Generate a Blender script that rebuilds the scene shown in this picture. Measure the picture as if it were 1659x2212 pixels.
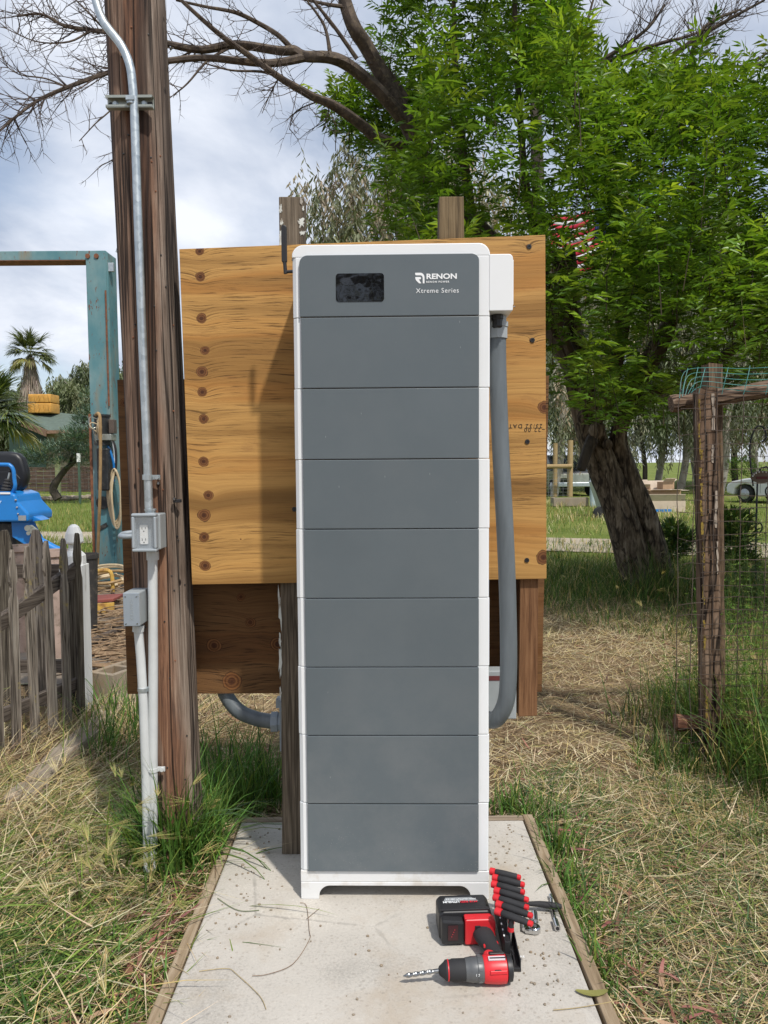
import bpy, bmesh, math, random
import numpy as np
from mathutils import Vector, Matrix

for o in list(bpy.data.objects):
    bpy.data.objects.remove(o)
sc = bpy.context.scene
R = math.radians
rnd = random.Random(7)

# ------------------------------------------------------------------ camera
EYE, PITCH, ROLL, FPX = 1.44, R(3.6), R(0.4), 1661.0
cam_d = bpy.data.cameras.new('camera')
cam_d.sensor_fit = 'HORIZONTAL'
cam_d.sensor_width = 36.0
cam_d.lens = 36.0 * FPX / 1659.0
cam_d.clip_start, cam_d.clip_end = 0.05, 2000
cam = bpy.data.objects.new('camera', cam_d)
sc.collection.objects.link(cam)
cam.matrix_world = Matrix.Translation((0, 0, EYE)) @ Matrix.Rotation(R(90) - PITCH, 4, 'X') @ Matrix.Rotation(-ROLL, 4, 'Z')
sc.camera = cam

# ------------------------------------------------------------------ sun, sky, exposure
SUN_TO = Vector((0.175, -0.285, 0.489)).normalized()      # towards the sun: behind the photographer, to the right
sun_d = bpy.data.lights.new('sun', 'SUN')
sun_d.energy = 2.75
sun_d.angle = R(2.2)
sun_d.color = (1.0, 0.95, 0.87)
sun = bpy.data.objects.new('sun', sun_d)
sc.collection.objects.link(sun)
sun.rotation_euler = SUN_TO.to_track_quat('Z', 'Y').to_euler()

world = bpy.data.worlds.new('World')
sc.world = world
world.use_nodes = True
wn = world.node_tree.nodes
wl = world.node_tree.links
wn.clear()
w_out = wn.new('ShaderNodeOutputWorld')
w_bg = wn.new('ShaderNodeBackground')
w_bg.inputs['Strength'].default_value = 0.1
w_sky = wn.new('ShaderNodeTexSky')
w_sky.sky_type = 'NISHITA'
w_sky.sun_disc = False
w_sky.sun_elevation = math.asin(SUN_TO.z)
w_sky.sun_rotation = math.atan2(SUN_TO.x, SUN_TO.y)
w_sky.air_density, w_sky.dust_density, w_sky.ozone_density = 1.0, 1.0, 1.0
w_tc = wn.new('ShaderNodeTexCoord')
w_sep = wn.new('ShaderNodeSeparateXYZ')
wl.new(w_tc.outputs['Generated'], w_sep.inputs[0])
# clouds lie on a flat layer: direction divided by its height
w_add = wn.new('ShaderNodeMath'); w_add.operation = 'ADD'; w_add.inputs[1].default_value = 0.22
w_abs = wn.new('ShaderNodeMath'); w_abs.operation = 'ABSOLUTE'
wl.new(w_sep.outputs['Z'], w_abs.inputs[0]); wl.new(w_abs.outputs[0], w_add.inputs[0])
w_div = wn.new('ShaderNodeVectorMath'); w_div.operation = 'DIVIDE'
w_cmb = wn.new('ShaderNodeCombineXYZ')
for i in range(3): wl.new(w_add.outputs[0], w_cmb.inputs[i])
wl.new(w_tc.outputs['Generated'], w_div.inputs[0]); wl.new(w_cmb.outputs[0], w_div.inputs[1])
def w_noise(scale, detail, rough, off):
    m = wn.new('ShaderNodeMapping'); m.inputs['Location'].default_value = off
    m.inputs['Scale'].default_value = (1.0, 0.8, 0.5)
    wl.new(w_div.outputs[0], m.inputs[0])
    n = wn.new('ShaderNodeTexNoise'); n.inputs['Scale'].default_value = scale
    n.inputs['Detail'].default_value = detail; n.inputs['Roughness'].default_value = rough
    n.inputs['Distortion'].default_value = 0.25
    wl.new(m.outputs[0], n.inputs['Vector'])
    return n
w_n1 = w_noise(1.15, 7, 0.52, (3.4, 1.2, 0.3))
w_r1 = wn.new('ShaderNodeValToRGB')          # how much cloud
w_r1.color_ramp.elements[0].position, w_r1.color_ramp.elements[1].position = 0.30, 0.58
wl.new(w_n1.outputs['Fac'], w_r1.inputs[0])
w_n2 = w_noise(1.7, 8, 0.55, (0.4, 5.1, 1.3))
w_r2 = wn.new('ShaderNodeValToRGB')          # grey bellies to bright tops
e = w_r2.color_ramp.elements
e[0].position, e[0].color = 0.36, (2.9, 3.55, 4.75, 1)
e[1].position, e[1].color = 0.64, (7.3, 7.6, 8.25, 1)
wl.new(w_n2.outputs['Fac'], w_r2.inputs[0])
w_mix = wn.new('ShaderNodeMix'); w_mix.data_type = 'RGBA'
wl.new(w_r1.outputs[0], w_mix.inputs[0])
wl.new(w_sky.outputs[0], w_mix.inputs[6]); wl.new(w_r2.outputs[0], w_mix.inputs[7])
wl.new(w_mix.outputs[2], w_bg.inputs['Color'])
wl.new(w_bg.outputs[0], w_out.inputs[0])

sc.render.engine = 'CYCLES'
sc.view_settings.view_transform = 'Standard'
sc.view_settings.look = 'None'
sc.view_settings.exposure = 0.42
sc.view_settings.gamma = 1.0
sc.view_settings.use_curve_mapping = False
sc.cycles.max_bounces = 5
sc.cycles.diffuse_bounces = 3
sc.cycles.glossy_bounces = 3
sc.cycles.transmission_bounces = 4
sc.cycles.transparent_max_bounces = 6
sc.cycles.use_denoising = True

# ------------------------------------------------------------------ helpers
C = sc.collection
GZ = -0.06                                       # the earth lies a little below the top of the concrete pad

def ray(x, y):
    u, v = (x - 829.5) / FPX, -(y - 1106.0) / FPX
    c, s = math.cos(-ROLL), math.sin(-ROLL)
    u, v = u * c - v * s, u * s + v * c
    return Vector((u, math.cos(PITCH) + v * math.sin(PITCH), -math.sin(PITCH) + v * math.cos(PITCH)))
def at(x, y, Y):                                  # measured direction -> point at the real distance Y
    d = ray(x, y); return Vector((0, 0, EYE)) + d * (Y / d.y)
def gr(x, y, z=GZ):                               # measured direction -> point on the level z
    d = ray(x, y); return Vector((0, 0, EYE)) + d * ((z - EYE) / d.z)

def tag(o, label=None, cat=None, group=None, kind=None):
    if label: o['label'] = label
    if cat: o['category'] = cat
    if group: o['group'] = group
    if kind: o['kind'] = kind
    return o

def thing(name, label, cat, loc=(0, 0, 0), rotz=0.0, group=None):
    o = bpy.data.objects.new(name, None)
    C.objects.link(o)
    o.location = loc
    o.rotation_euler = (0, 0, rotz)
    o.empty_display_size = 0.1
    return tag(o, label, cat, group)

def copy_tree(o, parent=None):
    c = o.copy(); C.objects.link(c)
    c.parent = parent
    for ch in [x for x in bpy.data.objects if x.parent == o]:
        copy_tree(ch, c)
    return c

def base_of(o):
    v = Vector((0, 0, 0))
    while o is not None:
        v += o.location; o = o.parent
    return v

def frames(pts):
    pts = [Vector(p) for p in pts]
    T = []
    for i in range(len(pts)):
        a = pts[max(i - 1, 0)]; b = pts[min(i + 1, len(pts) - 1)]
        t = (b - a)
        T.append(t.normalized() if t.length > 1e-9 else Vector((0, 0, 1)))
    n = T[0].orthogonal().normalized()
    out = []
    for i, t in enumerate(T):
        n = (n - t * n.dot(t))
        n = n.normalized() if n.length > 1e-6 else t.orthogonal().normalized()
        out.append((pts[i], n.copy(), t.cross(n)))
    return out

def smooth_path(pts, k=6):
    pts = [Vector(p) for p in pts]
    if len(pts) < 3: return pts
    out = []
    for i in range(len(pts) - 1):
        p0 = pts[max(i - 1, 0)]; p1 = pts[i]; p2 = pts[i + 1]; p3 = pts[min(i + 2, len(pts) - 1)]
        for j in range(k):
            t = j / k
            out.append(0.5 * ((2 * p1) + (p2 - p0) * t + (2 * p0 - 5 * p1 + 4 * p2 - p3) * t * t + (3 * p1 - p0 - 3 * p2 + p3) * t ** 3))
    out.append(pts[-1])
    return out

class MB:
    def __init__(s): s.v = []; s.f = []
    def add(s, vs, fs):
        b = len(s.v); s.v += [tuple(v) for v in vs]; s.f += [tuple(b + i for i in f) for f in fs]
        return s
    def box(s, c, d, rot=None):
        x, y, z = d[0] / 2, d[1] / 2, d[2] / 2
        vs = [Vector(p) for p in ((-x, -y, -z), (x, -y, -z), (x, y, -z), (-x, y, -z), (-x, -y, z), (x, -y, z), (x, y, z), (-x, y, z))]
        if rot is not None: vs = [rot @ v for v in vs]
        c = Vector(c)
        return s.add([v + c for v in vs], [(0, 3, 2, 1), (4, 5, 6, 7), (0, 1, 5, 4), (1, 2, 6, 5), (2, 3, 7, 6), (3, 0, 4, 7)])
    def b2(s, lo, hi):
        return s.box([(a + b) / 2 for a, b in zip(lo, hi)], [b - a for a, b in zip(lo, hi)])
    def bar(s, p0, p1, w, h, up=(0, 0, 1)):
        p0, p1 = Vector(p0), Vector(p1); t = (p1 - p0).normalized(); up = Vector(up)
        a = t.cross(up); a = a.normalized() if a.length > 1e-6 else t.orthogonal().normalized()
        b = a.cross(t)
        vs = []
        for p in (p0, p1):
            vs += [p - a * w / 2 - b * h / 2, p + a * w / 2 - b * h / 2, p + a * w / 2 + b * h / 2, p - a * w / 2 + b * h / 2]
        return s.add(vs, [(0, 3, 2, 1), (4, 5, 6, 7), (0, 1, 5, 4), (1, 2, 6, 5), (2, 3, 7, 6), (3, 0, 4, 7)])
    def tube(s, pts, r, n=8, cap=True, wob=0.0, rn=None):
        fr = frames(pts); m = len(fr)
        rs = r if isinstance(r, (list, tuple)) else [r] * m
        vs = []
        for i, (p, a, b) in enumerate(fr):
            for j in range(n):
                t = 2 * math.pi * j / n
                q = rs[i] * (1 + (rn.uniform(-wob, wob) if rn else 0))
                vs.append(p + (a * math.cos(t) + b * math.sin(t)) * q)
        fs = [(i * n + j, i * n + (j + 1) % n, (i + 1) * n + (j + 1) % n, (i + 1) * n + j) for i in range(m - 1) for j in range(n)]
        if cap: fs += [tuple(range(n - 1, -1, -1)), tuple((m - 1) * n + j for j in range(n))]
        return s.add(vs, fs)
    def lathe(s, prof, c=(0, 0, 0), ax=(0, 0, 1), n=20):
        ax = Vector(ax).normalized(); a = ax.orthogonal().normalized(); b = ax.cross(a); c = Vector(c)
        vs = [c + ax * z + (a * math.cos(2 * math.pi * j / n) + b * math.sin(2 * math.pi * j / n)) * r for r, z in prof for j in range(n)]
        m = len(prof)
        fs = [(i * n + j, i * n + (j + 1) % n, (i + 1) * n + (j + 1) % n, (i + 1) * n + j) for i in range(m - 1) for j in range(n)]
        fs += [tuple(range(n - 1, -1, -1)), tuple((m - 1) * n + j for j in range(n))]
        return s.add(vs, fs)
    def prism(s, outline, d):
        d = Vector(d); n = len(outline)
        a = [Vector(p) for p in outline]
        return s.add(a + [p + d for p in a], [tuple(range(n - 1, -1, -1)), tuple(range(n, 2 * n))] + [(i, (i + 1) % n, n + (i + 1) % n, n + i) for i in range(n)])
    def ball(s, c, r, n=10, sq=(1, 1, 1)):
        c = Vector(c); vs = []; k = n // 2
        for i in range(1, k):
            ph = math.pi * i / k
            for j in range(n):
                t = 2 * math.pi * j / n
                vs.append(c + Vector((math.sin(ph) * math.cos(t) * sq[0], math.sin(ph) * math.sin(t) * sq[1], math.cos(ph) * sq[2])) * r)
        top = len(vs); vs += [c + Vector((0, 0, r * sq[2])), c - Vector((0, 0, r * sq[2]))]
        fs = [(i * n + j, (i + 1) * n + j, (i + 1) * n + (j + 1) % n, i * n + (j + 1) % n) for i in range(k - 2) for j in range(n)]
        fs += [(top, j, (j + 1) % n) for j in range(n)] + [(top + 1, (k - 2) * n + (j + 1) % n, (k - 2) * n + j) for j in range(n)]
        return s.add(vs, fs)
    def mesh(s, name, off=Vector((0, 0, 0)), recalc=True):
        me = bpy.data.meshes.new(name)
        me.from_pydata([(v[0] - off[0], v[1] - off[1], v[2] - off[2]) for v in s.v], [], s.f)
        if recalc:
            bm = bmesh.new(); bm.from_mesh(me)
            bmesh.ops.recalc_face_normals(bm, faces=bm.faces)
            bm.to_mesh(me); bm.free()
        return me
    def build(s, name, mat, parent=None, smooth=False, bevel=0.0, local=False, seg=2):
        off = Vector((0, 0, 0)) if (local or parent is None) else base_of(parent)
        me = s.mesh(name, off)
        me.materials.append(mat)
        o = bpy.data.objects.new(name, me)
        C.objects.link(o)
        if parent is not None: o.parent = parent
        if smooth:
            me.polygons.foreach_set('use_smooth', [True] * len(me.polygons))
            try:
                me.set_sharp_from_angle(angle=R(38))
            except Exception:
                pass
        if bevel > 0:
            b = o.modifiers.new('edge', 'BEVEL'); b.width = bevel; b.segments = seg
            b.limit_method = 'ANGLE'; b.angle_limit = R(40)
            b.harden_normals = False
        return o

def text_obj(s, name, mat, parent, loc, size, rot=(R(90), 0, 0), align='LEFT', bold=0.0, sx=1.0, depth=0.0006, spacing=1.0):
    cu = bpy.data.curves.new(name, 'FONT')
    cu.body = s; cu.size = size; cu.align_x = align; cu.offset = bold; cu.extrude = depth
    cu.space_character = spacing
    cu.resolution_u = 3
    tmp = bpy.data.objects.new(name + '_curve', cu)
    C.objects.link(tmp)
    dg = bpy.context.evaluated_depsgraph_get()
    me = bpy.data.meshes.new_from_object(tmp.evaluated_get(dg))
    bpy.data.objects.remove(tmp)
    me.materials.clear(); me.materials.append(mat)
    o = bpy.data.objects.new(name, me)
    C.objects.link(o)
    o.parent = parent; o.location = loc; o.rotation_euler = rot; o.scale = (sx, 1, 1)
    return o

def np_mesh(name, V, F3, mat, col=None, smooth=False):
    """big mesh from numpy arrays: V (n,3), F3 list of faces arrays (k,3) and / or (k,4)"""
    me = bpy.data.meshes.new(name)
    V = np.asarray(V, dtype=np.float32)
    me.vertices.add(len(V)); me.vertices.foreach_set('co', V.ravel())
    loops = np.concatenate([f.ravel() for f in F3]).astype(np.int32)
    tot = np.concatenate([np.full(len(f), f.shape[1]) for f in F3]).astype(np.int32)
    start = np.concatenate([[0], np.cumsum(tot)[:-1]]).astype(np.int32)
    me.loops.add(len(loops)); me.loops.foreach_set('vertex_index', loops)
    me.polygons.add(len(tot)); me.polygons.foreach_set('loop_start', start); me.polygons.foreach_set('loop_total', tot)
    if smooth: me.polygons.foreach_set('use_smooth', np.ones(len(tot), dtype=bool))
    me.update(calc_edges=True)
    if col is not None:
        ca = me.color_attributes.new('Col', 'FLOAT_COLOR', 'POINT')
        c4 = np.ones((len(V), 4), dtype=np.float32); c4[:, :3] = col
        ca.data.foreach_set('color', c4.ravel())
    me.materials.append(mat)
    return me

def np_obj(name, me, parent=None):
    o = bpy.data.objects.new(name, me); C.objects.link(o)
    if parent is not None: o.parent = parent
    return o
# ------------------------------------------------------------------ materials
def lin(r, g, b):
    f = lambda c: (c / 255 / 12.92) if c <= 10 else ((c / 255 + 0.055) / 1.055) ** 2.4
    return (f(r), f(g), f(b))
class NT:
    def __init__(s, name):
        s.m = bpy.data.materials.new(name); s.m.use_nodes = True
        s.t = s.m.node_tree; s.b = s.t.nodes['Principled BSDF']
        s.out = s.t.nodes['Material Output']; s._tc = None; s._co = None
    def n(s, ty, **kw):
        x = s.t.nodes.new(ty)
        for k, v in kw.items(): setattr(x, k, v)
        return x
    def l(s, a, b): s.t.links.new(a, b); return b
    def co(s):
        if s._co is None:
            tc = s.n('ShaderNodeTexCoord'); oi = s.n('ShaderNodeObjectInfo')
            m = s.n('ShaderNodeMath', operation='MULTIPLY'); m.inputs[1].default_value = 13.0
            s.l(oi.outputs['Random'], m.inputs[0])
            va = s.n('ShaderNodeVectorMath', operation='ADD')
            s.l(tc.outputs['Object'], va.inputs[0]); s.l(m.outputs[0], va.inputs[1])
            s._tc = tc; s._co = va.outputs[0]
        return s._co
    def raw(s):
        s.co(); return s._tc.outputs['Object']
    def mapped(s, scale, vec=None, loc=(0, 0, 0)):
        m = s.n('ShaderNodeMapping'); m.inputs['Scale'].default_value = scale; m.inputs['Location'].default_value = loc
        s.l(vec if vec is not None else s.co(), m.inputs[0]); return m.outputs[0]
    def noise(s, scale, detail=4, rough=0.55, vec=None, dist=0.0):
        x = s.n('ShaderNodeTexNoise'); x.inputs['Scale'].default_value = scale; x.inputs['Detail'].default_value = detail
        x.inputs['Roughness'].default_value = rough; x.inputs['Distortion'].default_value = dist
        s.l(vec if vec is not None else s.co(), x.inputs['Vector']); return x.outputs['Fac']
    def voro(s, scale, vec=None, feat='F1', out='Distance', rnd=1.0):
        x = s.n('ShaderNodeTexVoronoi', feature=feat); x.inputs['Scale'].default_value = scale
        x.inputs['Randomness'].default_value = rnd
        s.l(vec if vec is not None else s.co(), x.inputs['Vector']); return x.outputs[out]
    def ramp(s, fac, stops):
        x = s.n('ShaderNodeValToRGB'); e = x.color_ramp.elements
        while len(e) < len(stops): e.new(0.5)
        for i, (p, c) in enumerate(stops):
            e[i].position = p; c = c if hasattr(c, '__len__') else (c, c, c)
            e[i].color = (c[0], c[1], c[2], 1)
        s.l(fac, x.inputs[0]); return x.outputs[0]
    def mix(s, fac, a, b, mode='MIX'):
        x = s.n('ShaderNodeMix', data_type='RGBA', blend_type=mode)
        for k, v in ((0, fac), (6, a), (7, b)):
            if hasattr(v, 'is_linked') or hasattr(v, 'links'): s.l(v, x.inputs[k])
            elif k == 0: x.inputs[0].default_value = v
            else: x.inputs[k].default_value = (v[0], v[1], v[2], 1)
        return x.outputs[2]
    def math(s, op, a, b=0.0, c=None):
        x = s.n('ShaderNodeMath', operation=op)
        for k, v in ((0, a), (1, b)) + (((2, c),) if c is not None else ()):
            if hasattr(v, 'links'): s.l(v, x.inputs[k])
            else: x.inputs[k].default_value = v
        return x.outputs[0]
    def bump(s, h, strength=0.3, dist=0.01):
        x = s.n('ShaderNodeBump'); x.inputs['Strength'].default_value = strength; x.inputs['Distance'].default_value = dist
        s.l(h, x.inputs['Height']); s.l(x.outputs[0], s.b.inputs['Normal']); return x
    def set(s, col=None, rough=None, metal=None, spec=None, coat=None):
        for k, v in (('Base Color', col), ('Roughness', rough), ('Metallic', metal), ('Specular IOR Level', spec), ('Coat Weight', coat)):
            if v is None: continue
            if hasattr(v, 'links'): s.l(v, s.b.inputs[k])
            elif k == 'Base Color': s.b.inputs[k].default_value = (v[0], v[1], v[2], 1)
            else: s.b.inputs[k].default_value = v
        return s.m

def plain(name, c, rough=0.5, metal=0.0, spec=0.5, var=0.12, scale=6.0, bump=0.0, stretch=(1, 1, 1), dirt=None, coat=None):
    t = NT(name)
    n = t.noise(scale, 5, 0.6, t.mapped(stretch))
    lo = tuple(x * (1 - var) for x in c); hi = tuple(min(1, x * (1 + var)) for x in c)
    col = t.ramp(n, [(0.3, lo), (0.7, hi)])
    if dirt:
        d = t.noise(scale * 2.3, 6, 0.65)
        col = t.mix(t.ramp(d, [(0.52, 0.0), (0.68, 1.0)]), col, dirt)
    t.set(col, rough, metal, spec, coat)
    if bump: t.bump(t.noise(scale * 12, 4, 0.6, t.mapped(stretch)), bump, 0.004)
    return t.m

def wood(name, stops, axis=2, grain=110.0, along=4.0, rough=0.85, bump=0.5, lichen=None, lich_at=0.62, big=None, crack=0.0):
    """weathered timber: noise stretched along the grain"""
    t = NT(name)
    sc3 = [grain] * 3; sc3[axis] = along
    v = t.mapped(tuple(sc3))
    n = t.noise(1.0, 6, 0.65, v, 0.4)
    n2 = t.noise(2.2, 3, 0.5)
    f = t.math('ADD', t.math('MULTIPLY', n, 0.8), t.math('MULTIPLY', n2, 0.2))
    col = t.ramp(f, stops)
    if crack:
        s4 = [grain * 0.35] * 3; s4[axis] = along * 0.35
        k = t.ramp(t.noise(1.0, 3, 0.5, t.mapped(tuple(s4), None, (3, 1, 7)), 0.3), [(0.455, 1.0), (0.49, 0.0), (0.51, 0.0), (0.545, 1.0)])
        inv = t.math('SUBTRACT', 1.0, k)
        col = t.mix(t.math('MULTIPLY', inv, crack), col, (0.012, 0.008, 0.006))
    if lichen:
        ln = t.noise(7.0, 8, 0.7)
        col = t.mix(t.ramp(ln, [(lich_at, 0.0), (lich_at + 0.08, 1.0)]), col, lichen)
    t.set(col, rough, 0, 0.25)
    t.bump(n, bump, 0.006)
    return t.m

def leafy(name, trans=0.3, rough=0.45, spec=0.4):
    t = NT(name)
    a = t.n('ShaderNodeAttribute', attribute_name='Col')
    t.set(a.outputs['Color'], rough, 0, spec)
    tr = t.n('ShaderNodeBsdfTranslucent')
    br = t.mix(1.0, a.outputs['Color'], (1.25, 1.2, 0.5), 'MULTIPLY')
    t.l(br, tr.inputs['Color'])
    mx = t.n('ShaderNodeMixShader'); mx.inputs[0].default_value = trans
    t.l(t.b.outputs[0], mx.inputs[1]); t.l(tr.outputs[0], mx.inputs[2]); t.l(mx.outputs[0], t.out.inputs['Surface'])
    return t.m

def plywood(name, knots, base, mid, dark, ring=0.03):
    """face veneer: bands, fine checks along x, knots at the measured places (x, z in object space)"""
    t = NT(name)
    sep = t.n('ShaderNodeSeparateXYZ'); t.l(t.raw(), sep.inputs[0])
    x, z = sep.outputs['X'], sep.outputs['Z']
    dmin = None; push = None
    for (kx, kz, r) in knots:
        dx = t.math('MULTIPLY', t.math('SUBTRACT', x, kx), 1.0 / r)
        dz = t.math('MULTIPLY', t.math('SUBTRACT', z, kz), 1.05 / r)
        d = t.math('SQRT', t.math('ADD', t.math('MULTIPLY', dx, dx), t.math('MULTIPLY', dz, dz)))
        dmin = d if dmin is None else t.math('MINIMUM', dmin, d)
    infl = t.math('POWER', 2.718, t.math('MULTIPLY', dmin, -0.55))           # 1 at a knot, fading outwards
    wob = t.math('MULTIPLY', t.noise(1.6, 2, 0.45, t.mapped((1.0, 1.0, 2.6))), 0.05)
    zz = t.math('ADD', t.math('ADD', z, wob), t.math('MULTIPLY', infl, 0.028))
    cv = t.n('ShaderNodeCombineXYZ'); t.l(x, cv.inputs[0]); t.l(zz, cv.inputs[2])
    bands = t.noise(1.0, 3, 0.5, t.mapped((0.45, 1, 6.5), cv.outputs[0], (1.7, 0, 0.6)))
    col = t.ramp(bands, [(0.28, tuple(a * .72 for a in mid)), (0.39, mid), (0.45, base), (0.53, tuple(a * 1.18 for a in base)), (0.60, (base[0] * .95, base[1] * .82, base[2] * .7)), (0.68, mid)])
    fine = t.noise(1.0, 5, 0.65, t.mapped((1.6, 1, 95.0), cv.outputs[0]))
    col = t.mix(t.ramp(fine, [(0.34, 0.5), (0.44, 0.2), (0.56, 0.0)]), col, dark)
    chk = t.noise(1.0, 4, 0.6, t.mapped((7.0, 1, 210.0), cv.outputs[0], (4, 0, 2)))
    where = t.ramp(t.noise(1.0, 2, 0.5, t.mapped((1.1, 1, 3.0), None, (9, 2, 4))), [(0.40, 0.0), (0.52, 1.0)])
    ck = t.math('MULTIPLY', t.ramp(chk, [(0.36, 1.0), (0.46, 0.0)]), where)
    col = t.mix(t.math('MULTIPLY', ck, 0.75), col, tuple(a * 0.3 for a in dark))
    stain = t.noise(4.0, 6, 0.7, t.mapped((1.2, 1, 3.0), None, (2, 8, 5)))
    col = t.mix(t.ramp(stain, [(0.6, 0.0), (0.78, 0.6)]), col, (0.21, 0.09, 0.035))
    rings = t.math('ADD', t.math('MULTIPLY', t.math('SINE', t.math('MULTIPLY', dmin, 17.0)), 0.5), 0.5)
    kd = t.mix(t.ramp(t.math('ADD', dmin, t.math('MULTIPLY', t.noise(60.0, 4, 0.7), 0.6)), [(0.35, 0.0), (1.2, 1.0)]), (0.055, 0.018, 0.008), t.mix(rings, (0.11, 0.04, 0.014), (0.24, 0.105, 0.035)))
    rad = t.math('ADD', dmin, t.math('MULTIPLY', t.math('SUBTRACT', t.noise(28.0, 3, 0.6), 0.5), 0.7))
    kf = t.ramp(rad, [(0.0, 1.0), (0.86, 1.0), (1.0, 0.0)])
    halo = t.ramp(rad, [(0.98, 0.0), (1.1, 0.9), (1.4, 0.55), (2.4, 0.0)])
    rl = t.math('MULTIPLY', halo, t.math('ADD', t.math('MULTIPLY', rings, 0.6), 0.4))
    col = t.mix(rl, col, tuple(min(1, a * 1.3) for a in base))
    col = t.mix(kf, col, kd)
    edge = t.ramp(rad, [(0.8, 0.0), (0.95, 0.8), (1.05, 0.0)])
    col = t.mix(edge, col, (0.05, 0.02, 0.01))
    t.set(col, 0.72, 0, 0.3)
    h = t.math('SUBTRACT', fine, t.math('MULTIPLY', ck, 0.8))
    t.bump(h, 0.35, 0.004)
    return t.m

WHITE = plain('white_powder_coat', (0.80, 0.82, 0.83), 0.38, var=0.02, scale=3)
WHITE_BASE = plain('white_powder_coat_dusty', (0.74, 0.745, 0.74), 0.45, var=0.03, scale=4, dirt=(0.6, 0.57, 0.52))
def grey_panel():
    t = NT('slate_grey_panel')
    n = t.noise(2.0, 3, 0.5)
    col = t.ramp(n, [(0.3, (0.104, 0.126, 0.139)), (0.7, (0.116, 0.140, 0.154))])
    sp = t.voro(150.0, t.mapped((1, 1, 0.8)))
    dn = t.noise(9.0, 4, 0.6)
    geo = t.n('ShaderNodeNewGeometry'); sp3 = t.n('ShaderNodeSeparateXYZ'); t.l(geo.outputs['Position'], sp3.inputs[0])
    low = t.ramp(sp3.outputs['Z'], [(0.09, 1.0), (0.34, 0.12), (0.6, 0.03)])      # splashed grit low on the stack
    fac = t.math('MULTIPLY', t.math('MULTIPLY', t.ramp(sp, [(0.10, 1.0), (0.17, 0.0)]), t.ramp(dn, [(0.45, 0.0), (0.6, 1.0)])), low)
    col = t.mix(t.math('MULTIPLY', fac, 0.7), col, (0.42, 0.41, 0.39))
    haze = t.noise(5.0, 6, 0.7)
    col = t.mix(t.math('MULTIPLY', t.ramp(haze, [(0.42, 0.0), (0.75, 0.34)]), t.ramp(sp3.outputs['Z'], [(0.09, 1.0), (0.9, 0.25)])), col, (0.26, 0.26, 0.255))
    sw = t.noise(1.0, 5, 0.6, t.mapped((3.0, 1, 7.0)), 0.8)
    scr = t.ramp(t.voro(5.5, t.mapped((5.0, 1, 1.3), None, (2, 0, 5))), [(0.018, 1.0), (0.03, 0.0)])
    col = t.mix(t.math('MULTIPLY', scr, 0.5), col, (0.45, 0.45, 0.44))
    t.set(col, t.math('ADD', t.math('MULTIPLY', sw, 0.24), 0.24), 0, 0.5)
    t.bump(t.noise(420.0, 2, 0.5), 0.05, 0.001)
    return t.m
GREY = grey_panel()
BLACK_PL = plain('black_plastic', (0.018, 0.018, 0.02), 0.45, var=0.15)
BLACK_RUB = plain('black_rubber', (0.022, 0.022, 0.024), 0.75, var=0.2, bump=0.1)
RED_PL = plain('red_plastic', (0.62, 0.022, 0.03), 0.38, var=0.1)
GREY_PL = plain('dark_grey_plastic', (0.11, 0.115, 0.12), 0.4, metal=0.2, var=0.1)
CHROME = plain('chrome', (0.62, 0.63, 0.64), 0.12, metal=1.0, var=0.05)
STEEL = plain('drill_steel', (0.32, 0.33, 0.34), 0.3, metal=1.0, var=0.2, scale=60)
INK_W = plain('white_ink', (0.85, 0.87, 0.88), 0.5, var=0.02)
INK_K = plain('black_ink', (0.03, 0.025, 0.02), 0.8, var=0.2)
INK_R = plain('red_ink', (0.6, 0.03, 0.05), 0.5, var=0.05)
LABEL_G = plain('silver_label', (0.34, 0.36, 0.37), 0.35, metal=0.3, var=0.08)
def glassy(name, c, rough=0.03):
    t = NT(name); n = t.noise(5, 4, 0.6); t.set(t.ramp(n, [(0.3, c), (0.7, tuple(x * 1.5 for x in c))]), rough, 0, 0.8); 
    t.bump(t.noise(7.0, 3, 0.5), 0.12, 0.01); return t.m
SCREEN = glassy('black_screen_glass', (0.006, 0.006, 0.007))
def galv():
    t = NT('galvanised_steel')
    v = t.voro(55.0, None, 'F1', 'Color'); bw = t.n('ShaderNodeRGBToBW'); t.l(v, bw.inputs[0])
    n = t.noise(7, 5, 0.6)
    f = t.math('ADD', t.math('MULTIPLY', bw.outputs[0], 0.5), t.math('MULTIPLY', n, 0.5))
    t.set(t.ramp(f, [(0.25, (0.40, 0.45, 0.47)), (0.75, (0.58, 0.63, 0.65))]), t.math('ADD', t.math('MULTIPLY', f, 0.25), 0.28), 0.75, 0.5)
    return t.m
GALV = galv()
STRUT = plain('strut_steel', (0.36, 0.38, 0.34), 0.42, metal=0.6, var=0.15)
PVC_W = plain('pale_grey_pvc', (0.58, 0.60, 0.60), 0.42, var=0.09, scale=7)
PVC_G = plain('grey_pvc_box', (0.27, 0.31, 0.35), 0.42, var=0.06, scale=8)
PVC_L = plain('grey_box_side', (0.33, 0.36, 0.37), 0.45, var=0.06, scale=8)
CONDUIT = plain('charcoal_grey_conduit', (0.125, 0.145, 0.158), 0.42, var=0.22, scale=7, stretch=(3, 3, 0.4), bump=0.04)
OUTLET_W = plain('outlet_white', (0.82, 0.82, 0.80), 0.35, var=0.02)
def clear_cover():
    t = NT('clear_plastic_cover'); n = t.noise(6, 4, 0.6)
    t.set(t.ramp(n, [(0.3, (0.62, 0.66, 0.68)), (0.7, (0.7, 0.73, 0.75))]), 0.12, 0, 0.5)
    t.b.inputs['Alpha'].default_value = 0.13
    return t.m
CLEAR = clear_cover()

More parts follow.
